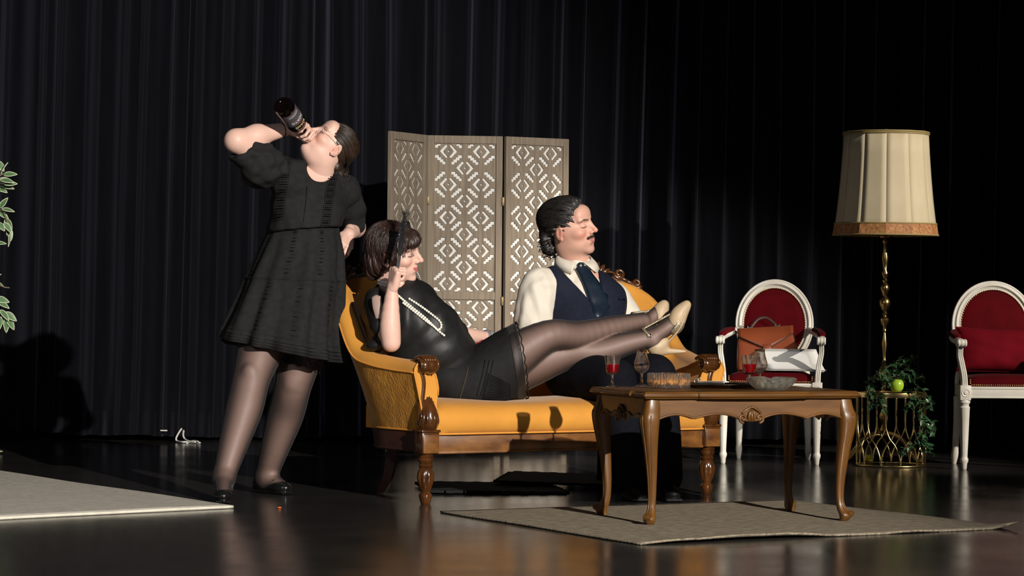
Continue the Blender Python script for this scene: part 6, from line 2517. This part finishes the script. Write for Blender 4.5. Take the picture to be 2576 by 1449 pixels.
court_shoe((1729, 764), (1712, 818), (1690, 850), (1652, 880), (1722, 884), (1690, 792), w(1634, 842, 12.52), 12.52, (0, -1, 0))
court_shoe((1672, 764), (1664, 806), (1646, 830), (1614, 848), (1672, 858), (1650, 784), w(1602, 806, 12.63), 12.66, (0, -1, 0))

# ---------------------------------------------------------------- pearls, bracelet, fan, rose
NECK = thing('pearl_necklace', 'long double strand of pearls looped down the black satin blouse', 'necklace', tuple(w(1040, 780, 12.2)))
bvv = np.array([v.co for v in BLO.data.vertices]) + P2.b


def on_blouse(px, py, lift=.004):
    r0 = np.array(ray(px, py))
    rel = bvv - np.array(CAM)
    tt = rel[:, 1]
    d = np.linalg.norm(rel - tt[:, None] * r0, axis=1)
    sel = d < .010
    if not sel.any():
        return np.array(W(px, py, 12.2))
    return np.array(CAM) + r0 * (tt[sel].min() - lift)


def pearls(pth, step, rad, parent, m=M_PEARL, lift=.004, fn=None):
    P = np.array([(fn or on_blouse)(px, py) for px, py in spline(pth, 20)])
    seg = np.linalg.norm(np.diff(P, axis=0), axis=1)
    s_ = np.concatenate([[0], np.cumsum(seg)])
    q = np.arange(0, s_[-1], step)
    pts = np.stack([np.interp(q, s_, P[:, i]) for i in range(3)], 1)
    base = np.array(parent.location)
    o = mesh('pearls', [ball(p - base, rad, 5) for p in pts], m, parent, 'all')
    o['kind'] = 'stuff'
    return o


pearls([(1000, 742), (1030, 768), (1070, 800), (1098, 828), (1120, 846)], .0118, .0059, NECK)
pearls([(1030, 752), (1055, 768), (1085, 790), (1106, 808), (1110, 822), (1102, 830), (1092, 822), (1070, 806), (1045, 786), (1012, 760)], .0118, .0059, NECK)
CHK = thing('pearl_choker', 'short double pearl choker round the neck of the reclining person', 'necklace', tuple(nb2))
ncx = nvec(hc2 - nb2)
for off in (-.006, .006):
    e1 = nvec(np.cross(ncx, (0, 1, 0)))
    e2 = np.cross(ncx, e1)
    cc = nb2 + ncx * (.018 + off) + np.array([0, 0, .004])
    pr = [cc + .0585 * (math.cos(a) * e1 + math.sin(a) * e2) for a in np.linspace(0, 2 * math.pi, 34, endpoint=False)]
    mesh('pearls', [ball(p - nb2, .0056, 5) for p in pr], M_PEARL, CHK, 'all')['kind'] = 'stuff'
BRC = thing('bracelet', 'wide rhinestone bracelet on the wrist resting on the sofa back', 'bracelet', tuple(lW2))
e1 = nvec(np.cross(gx2, (0, 1, 0)))
e2 = np.cross(gx2, e1)
stn = []
for k in range(4):
    for a in np.linspace(0, 2 * math.pi, 22, endpoint=False):
        stn.append(ball(gx2 * (-.020 + .010 * k) + .0305 * (math.cos(a + .14 * (k % 2)) * e1 + math.sin(a + .14 * (k % 2)) * e2), .0048, 4))
mesh('stones', stn, M_STONE, BRC, 'all')['kind'] = 'stuff'
# folded fan
fdir = nvec(w(1019, 522, 12.05) - w(996, 690, 12.0))
f0_ = w(994, 700, 11.985) + np.array([.004, .030, 0])
FAN = thing('folded_fan', 'closed black feather fan held upright in a fist', 'fan', tuple(f0_))
fw = nvec(np.cross(fdir, (0, 1, 0)))
fd_ = np.cross(fdir, fw)
M_FAN = mat('black_fan_stick', (0.010, 0.010, 0.010), 0.35)
M_FLUFF = mat('black_feather', (0.010, 0.010, 0.011), 0.9)
for k in range(7):
    o_ = (k - 3) * .0028
    pts = [fw * (o_ * .4) + fdir * -.02, fw * o_ * .8 + fdir * .10 + fd_ * .001 * k, fw * (o_ * 1.9 + .002) + fdir * .24]
    mesh('stick', beam(pts[0], pts[1], .007, .0018, up=tuple(fw)), M_FAN, FAN, False)
    mesh('feather_vane', beam(pts[1], pts[2], .012, .0022, up=tuple(fw)), M_FLUFF, FAN, False)
fz = []
rg = np.random.default_rng(9)
for k in range(420):
    s = rg.uniform(.10, .29)
    p = fdir * s + fw * rg.normal() * .006 + fd_ * rg.normal() * .006
    d = nvec(fdir * rg.uniform(.3, 1.4) + fw * rg.normal() * .7 + fd_ * rg.normal() * .7)
    fz.append(tube([p, p + d * .010 + fdir * .002, p + d * .018 + fdir * .007], [.0008, .0006, .0002], 3, caps=False))
mesh('fluff', fz, M_FLUFF, FAN, 'all')['kind'] = 'stuff'
# red fabric rose lying against the sofa back
rp = np.array(W(1224, 878, 12.66))
ROSE = thing('fabric_rose', 'crumpled red fabric rose tucked between the black skirt and the sofa back', 'rose', tuple(rp))
M_ROSE = mat('rose_red_satin', (0.28, 0.004, 0.016), 0.45, var=0.25, scale=20)
rg = np.random.default_rng(2)
for k in range(13):
    a, t_ = k * 2.4, .4 + .9 * k / 13
    rows = []
    for v_ in np.linspace(0, 1, 6):
        rows.append(np.array([(.012 + .034 * t_ * v_) * np.array([math.cos(a + u_), math.sin(a + u_) * .8, 0]) + np.array([0, 0, .040 * v_ * (1.25 - t_ * .6) - .010 + .004 * math.sin(3 * u_ + k)]) for u_ in np.linspace(-.8, .8, 8)]))
    o = mesh('petal', xf(loft(rows, closed=False), (0, 0, 0), (R(50), R(20), 0)), M_ROSE, ROSE, 'all')
    o.modifiers.new('cloth', 'SOLIDIFY').thickness = .002
# ================================================================ man in waistcoat on the sofa
SK3 = (0.63, 0.355, 0.265)
M_SHIRT = mat('cream_shirt', (0.66, 0.60, 0.505), 0.75, var=0.04, scale=30, spec=0.2, bump=0.05, bscale=200)
M_VEST = mat('navy_wool', (0.0095, 0.0125, 0.024), 0.8, var=0.15, scale=60, spec=0.15, bump=0.05, bscale=400)
M_TROU = mat('dark_navy_trousers', (0.0045, 0.0050, 0.0080), 0.9, var=0.15, scale=60, spec=0.1)
M_TIE = mat('teal_navy_satin', (0.006, 0.013, 0.024), 0.34, var=0.15, scale=50, spec=0.5)
M_BSHOE = mat('black_leather_shoe', (0.004, 0.004, 0.004), 0.6, spec=0.2)
P3 = Person('seated person with slicked-back dark hair and moustache in a navy waistcoat and tie', sofa_pt(1.0, .3, 0))
pv3, be3, ch3, nb3 = w(1470, 930, 12.72), w(1474, 840, 12.74), w(1468, 735, 12.80), w(1450, 655, 12.80)
rS3, lS3 = w(1358, 716, 12.70), w(1540, 744, 12.92)
rE3, rW3 = w(1342, 846, 12.70), w(1410, 862, 12.66)
lE3, lW3 = w(1604, 835, 12.88), w(1592, 872, 12.74)
rH3, lH3 = w(1430, 950, 12.66), w(1530, 950, 12.76)
rK3, lK3 = w(1550, 955, 12.26), w(1650, 945, 12.36)
rA3, lA3 = w(1590, 1205, 12.30), w(1672, 1205, 12.30)
rT3, lT3 = w(1605, 1248, 12.16), w(1692, 1252, 12.14)
rT3[2] = lT3[2] = .035
rA3[2] = lA3[2] = .09
body = limb([pv3, be3, ch3, w(1456, 690, 12.80)], [.11, .11, .10, .05], k=.03) + [('u', .04, f_cap(rS3, lS3, .046, .046)), ('u', .03, f_cap(w(1456, 705, 12.8), nb3, .058, .052))]
body += limb([rS3, rE3], [.044, .036], n=4) + limb([rE3, rW3], [.036, .027], n=4) + limb([lS3, lE3], [.042, .034], n=4) + limb([lE3, lW3], [.034, .027], n=4)
body += limb([rH3, rK3], [.085, .06], n=4) + limb([rK3, rA3], [.058, .036], n=4) + limb([lH3, lK3], [.085, .06], n=4) + limb([lK3, lA3], [.058, .036], n=4)
V, Q = skin(body, .008, 1)
P3.add(V, Q, SK3)
HM3 = frame((.875, -.46, .10), (-.14, -.16, .98))
hc3 = w(1432, 574, 12.76)
S3 = 1.09
nbl = (np.linalg.inv(HM3) @ (nb3 - hc3)) / S3
V, Q = skin(head_prims(jaw=1.05, nose=1.0, cheek=1.04, mw=1.22, neck=.055, neck_to=tuple(nbl), smile=.9, fem=False), .0024, 1)
C = head_tint(V, SK3, (.47, .165, .15), (.030, .020, .016), .65, None, (.10, .055, .04), smile=.9, mw=1.22, stubble=.30)
for y in (-1, 1):
    C = mixc(C, seg_mask(V, (.104, y * .004, -.0435), (.094, y * .026, -.0475), .0058, .004), (.030, .018, .014), .80)
P3.add(place(V, HM3, hc3, S3), Q, C)
lx3 = nvec(w(1540, 888, 12.66) - lW3)
V, Q = hand_skin(((20, 26, 18), (22, 28, 18), (24, 28, 18), (26, 30, 20)), [(.018, .022, -.010), (.046, .044, -.014), (.070, .052, -.020), (.090, .052, -.024)], mirror=True, s=1.02)
P3.add(place(V, frame(lx3, (.1, -.5, .85)), lW3), Q, SK3)
rx3 = nvec(w(1480, 872, 12.62) - rW3)
V, Q = hand_skin(((20, 26, 18), (22, 28, 18), (24, 28, 18), (26, 30, 20)), [(.018, .022, -.010), (.046, .044, -.014), (.070, .052, -.020), (.090, .052, -.024)], s=1.02)
P3.add(place(V, frame(rx3, (0, -.4, .9)), rW3), Q, SK3)
P3.finish()

# slicked-back hair with curls at the nape
hair = [('u', .02, f_ell((-.026, 0, .044), (.110, .086, .090))), ('u', .02, f_ell((.022, 0, .102), (.062, .060, .026), Euler((0, R(12), 0)).to_matrix())),
        ('u', .02, f_ell((-.100, 0, -.030), (.032, .070, .050))), ('u', .015, f_ell((-.100, 0, -.072), (.030, .058, .030))),
        ('s', .008, f_half([((.050, 0, 0), (-1, 0, .30))], (-.02, -.12, -.14), (.3, .12, .085))),
        ('s', .008, f_half([((.066, 0, .085), (-1, 0, -.15)), ((0, 0, .082), (0, 0, -1))], (.0, -.12, .08), (.3, .12, .25))),
        ('s', .006, f_half([((.0, 0, -.004), (0, 0, 1)), ((-.045, 0, 0), (-1, 0, 0))], (-.06, -.12, -.2), (.3, .12, 0.0))),
        ('s', .006, f_ell((-.012, -.092, -.004), (.026, .020, .036))), ('s', .006, f_ell((-.012, .092, -.004), (.026, .020, .036)))]
V, Q = skin(hair, .0030, 1)
th = np.arctan2(V[:, 1], V[:, 2] + .03)
V = V + normals(V, Q) * (.0034 * np.sin(th * 26 + 2.2 * np.sin(V[:, 0] * 26)) + .0020 * np.sin(th * 60 + V[:, 0] * 60))[:, None]
HR3 = big_mesh('hair', place(V, HM3, hc3, S3) - P3.b, Q, M_HAIRD, P3.t)


def slick(rg):
    a = rg.uniform(-1.75, 1.75)
    e = rg.uniform(1.005, 1.045)
    x0 = 1.0 if abs(a) < 1 else .75
    t_ = np.linspace(.52 + .55 * max(0, abs(a) - .7), 2.75, 16)
    aa = a + .10 * np.sin(t_ * 3 + rg.uniform(0, 6)) + rg.normal() * .022 * t_
    ca = np.cos(t_)
    sa_ = np.sin(t_)
    p = np.stack([-.026 + .110 * e * ca, .086 * e * sa_ * np.sin(aa), .044 + .090 * e * sa_ * np.cos(aa)], 1)
    p[:, 2] += .010 * np.exp(-((t_ - .9) / .5) ** 2) * (abs(a) < 1.0)
    return place(p, HM3, hc3, S3)


P3.part('hair_strands', strands(380, slick, .0014, 24), M_HAIRD, HR3)


def nape(rg):
    c = np.array([-.105 + rg.normal() * .012, rg.uniform(-.062, .062), -.062 + rg.normal() * .022])
    r = rg.uniform(.006, .013)
    t_ = np.linspace(0, 4.2, 12) + rg.uniform(0, 6)
    p = np.stack([c[0] + r * np.cos(t_), c[1] + .010 * np.sin(t_ * .5), c[2] + r * np.sin(t_)], 1)
    return place(p, HM3, hc3, S3)


P3.part('nape_curls', strands(260, nape, .0019, 25), M_HAIRD, HR3)
ms = []
rg = np.random.default_rng(31)
for k in range(210):
    y = rg.uniform(-.032, .032)
    t_ = abs(y) / .032
    x = .1050 - .0165 * t_ ** 1.6
    z = -.0415 - .0045 * t_ + rg.normal() * .0022
    p0 = np.array([x, y, z])
    d = np.array([.0012, math.copysign(.005, y) * t_ + rg.normal() * .0012, -.0052])
    ms.append(tube(place(np.array([p0, p0 + d * .6 + np.array([.0012, 0, 0]), p0 + d * 1.2]), HM3, hc3, S3), [.0005, .0005, .0002], 3, caps=False))
P3.part('moustache', ms, M_HAIRD)

# shirt, waistcoat, tie, trousers
fr_ = nvec((.22, -.97, .12))                                  # chest faces this way
ex = nvec(np.cross(fr_, (0, 0, 1.0)))
ex = -ex if ex[0] < 0 else ex
uz = nvec(np.cross(ex, -fr_) * -1)
uz = uz if uz[2] > 0 else -uz
BX = np.stack([ex, -fr_, uz], 1)
tor = [('u', .06, f_ell(ch3 - uz * .045, (.186, .135, .135), BX)), ('u', .06, f_ell(be3, (.180, .155, .16), BX)), ('u', .06, f_ell(pv3 + uz * .03, (.195, .16, .12), BX))]
shl = [('u', .06, f_cap(rS3 + uz * .004, lS3 + uz * .004, .066, .058)), ('u', .04, f_cap(w(1456, 700, 12.8), w(1450, 668, 12.80), .085, .066))]
slR = limb([rS3, rS3 * .45 + rE3 * .55 + np.array([-.008, 0, 0]), rE3], [.076, .080, .070], n=4, k=.03) + limb([rE3, rW3], [.062, .042], n=4, k=.03)
slL = limb([lS3, lS3 * .5 + lE3 * .5, lE3], [.064, .060, .054], n=4, k=.03) + limb([lE3, lW3], [.052, .042], n=4, k=.03)
SHT = P3.cloth('shirt', tor + shl + slR + slL, .0058, M_SHIRT, lambda V: wrinkle(V, .016, 58, 41))


def grown(prims, g):
    return [(op, k, ((lambda f: (lambda X, Y, Z: f(X, Y, Z) - g))(fn), a - g, b + g)) for op, k, (fn, a, b) in prims]


vest = grown(tor, .016) + grown([('u', .06, f_cap(rS3 * .80 + lS3 * .20 + uz * .010, lS3 * .80 + rS3 * .20 + uz * .008, .066, .058)), shl[1]], .016)
vb = w(1523, 792, 12.58)                                      # bottom of the V opening
vl, vr = w(1402, 652, 12.66), w(1512, 664, 12.72)
nl_ = np.cross(vl - vb, fr_)
nl_ = nl_ if nl_ @ (vr - vb) < 0 else -nl_
nr_ = np.cross(vr - vb, fr_)
nr_ = nr_ if nr_ @ (vl - vb) < 0 else -nr_
vest.append(('s', .006, f_half([(vb, nl_), (vb, nr_), (ch3 + fr_ * -.02, -fr_)], vb - .5, vb + .5)))
vest.append(('s', .010, f_cap(rS3 + ex * -.060 + uz * .10, rS3 * .6 + rE3 * .4 + ex * -.022, .078, .090)))
vest.append(('s', .010, f_cap(lS3 + ex * .060 + uz * .10, lS3 * .6 + lE3 * .4 + ex * .030, .078, .090)))
vest.append(('s', .008, f_ell(w(1452, 660, 12.80), (.075, .085, .060))))
VST = P3.cloth('waistcoat', vest, .0050, M_VEST, lambda V: wrinkle(V, .014, 34, 43))
vv3 = np.array([v.co for v in VST.data.vertices]) + P3.b
sv3 = np.array([v.co for v in SHT.data.vertices]) + P3.b


def front_of(vs, px, py, lift=.003, dflt=12.6):
    r0 = np.array(ray(px, py))
    rel = vs - np.array(CAM)
    tt = rel[:, 1]
    d = np.linalg.norm(rel - tt[:, None] * r0, axis=1)
    sel = d < .010
    return np.array(CAM) + r0 * ((tt[sel].min() if sel.any() else dflt) - lift)


allv = np.concatenate([vv3, sv3])
P3.part('front_edge', tube([front_of(vv3, *p, .001) for p in spline([(1536, 770), (1520, 790), (1508, 806), (1500, 815)], 6)], .003, 5), M_VEST, VST)
P3.part('welt_pocket', tube([front_of(vv3, *p, .002) for p in spline([(1558, 752), (1566, 750), (1574, 752)], 4)], .005, 5), M_VEST, VST)
# tie: knot and blade
kn = front_of(sv3, 1462, 668, .022)
tip_ = front_of(allv, 1518, 800, .004)
rows = []
cl = [(1463, 672, 15), (1474, 692, 15), (1488, 715, 19), (1502, 742, 23), (1512, 765, 25), (1519, 788, 25), (1522, 806, 22)]
sp = spline(cl, 5)
for px, py, hw in sp:
    row = []
    for q in (-1, -.5, 0, .5, 1):
        p = front_of(sv3, px + q * hw, py - q * hw * .20, .010 + .006 * (1 - q * q))
        row.append(p)
    rows.append(np.array(row))
for _ in range(3):
    A = np.array(rows)
    A[1:-1] = .25 * A[:-2] + .5 * A[1:-1] + .25 * A[2:]
    A[:, 1:-1] = .25 * A[:, :-2] + .5 * A[:, 1:-1] + .25 * A[:, 2:]
    rows = list(A)
tie = P3.part('tie', loft(rows, closed=False), M_TIE)
tie.modifiers.new('cloth', 'SOLIDIFY').thickness = .005
kp = rows[0].mean(0) - np.array([0, .006, 0])
P3.cloth('tie_knot', [('u', .012, f_ell(kp + np.array([-.004, .010, .006]), (.017, .010, .018), BX))], .003, M_TIE, None, 1, tie)
# collar: two pointed leaves and the band
ncd = nvec(hc3 - nb3)
bc_ = w(1450, 662, 12.80)
e1 = ex
e2 = nvec(np.cross(ncd, e1))
fwd3 = -e2 if (-e2) @ fr_ > 0 else e2
rows = []
for hgt, rr_ in ((0, .081), (.020, .078), (.034, .075)):
    rows.append(np.array([bc_ + ncd * (hgt - .012 * math.cos(a) - .004) + rr_ * (math.sin(a) * e1 + math.cos(a) * fwd3 * .98) for a in np.linspace(R(18), R(342), 48)]))
P3.part('collar_band', loft(rows, closed=False), M_SHIRT, SHT).modifiers.new('cloth', 'SOLIDIFY').thickness = .003
for s, tip_px in ((-1, (1437, 690)), (1, (1500, 686))):
    rows = []
    tp_ = front_of(allv, *tip_px, .010)
    for q in np.linspace(0, 1, 14):
        a = s * (R(14) + q * R(150))
        topp = bc_ + ncd * (.034 - .012 * math.cos(a)) + .0755 * (math.sin(a) * e1 + math.cos(a) * fwd3)
        outp = bc_ + ncd * (-.020 - .012 * math.cos(a)) + .104 * (math.sin(a) * e1 + math.cos(a) * fwd3)
        k = max(0, 1 - q / .45) ** 1.3
        outp = outp * (1 - k) + tp_ * k
        mid = (topp + outp) / 2 + nvec(math.sin(a) * e1 + math.cos(a) * fwd3) * .006
        rows.append(np.array([topp, mid, outp]))
    P3.part('collar_leaf', loft(rows, closed=False), M_SHIRT, SHT).modifiers.new('cloth', 'SOLIDIFY').thickness = .003
# trousers and shoes
tr3 = limb([rH3, rH3 * .5 + rK3 * .5, rK3], [.108, .100, .084], n=4, k=.03) + limb([rK3, rK3 * .5 + rA3 * .5, rA3 + np.array([0, 0, .01])], [.084, .078, .078], n=4, k=.03)
tr3 += limb([lH3, lH3 * .5 + lK3 * .5, lK3], [.108, .100, .084], n=4, k=.03) + limb([lK3, lK3 * .5 + lA3 * .5, lA3 + np.array([0, 0, .01])], [.084, .078, .078], n=4, k=.03)
tr3 += [('u', .05, f_ell(pv3, (.19, .16, .10), BX)), ('s', .004, f_half([((0, 0, .02), (0, 0, 1))], (-1, -2, -.2), (3, 3, .02)))]
P3.cloth('trousers', tr3, .008, M_TROU, lambda V: wrinkle(V, .010, 20, 51))
for A_, T_ in ((rA3, rT3), (lA3, lT3)):
    dr = nvec((T_ - A_) * np.array([1, 1, 0]))
    Mx = np.stack([dr, np.array([-dr[1], dr[0], 0]), np.array([0, 0, 1.0])], 1)
    g0 = np.array([A_[0], A_[1], 0])
    sh = [('u', .02, f_ell(g0 + dr * .12 + np.array([0, 0, .034]), (.085, .043, .034), Mx)), ('u', .03, f_ell(g0 + np.array([0, 0, .045]), (.055, .040, .045), Mx)), ('u', .02, f_ell(g0 + dr * .06 + np.array([0, 0, .040]), (.07, .040, .044), Mx)),
          ('u', .004, f_box(g0 + dr * .07 + np.array([0, 0, .010]), (.27, .078, .016), .006, Mx)), ('s', .004, f_half([((0, 0, .0015), (0, 0, 1))], g0 - .4, g0 + np.array([.4, .4, .0015])))]
    P3.cloth('shoe', sh, .0045, M_BSHOE)
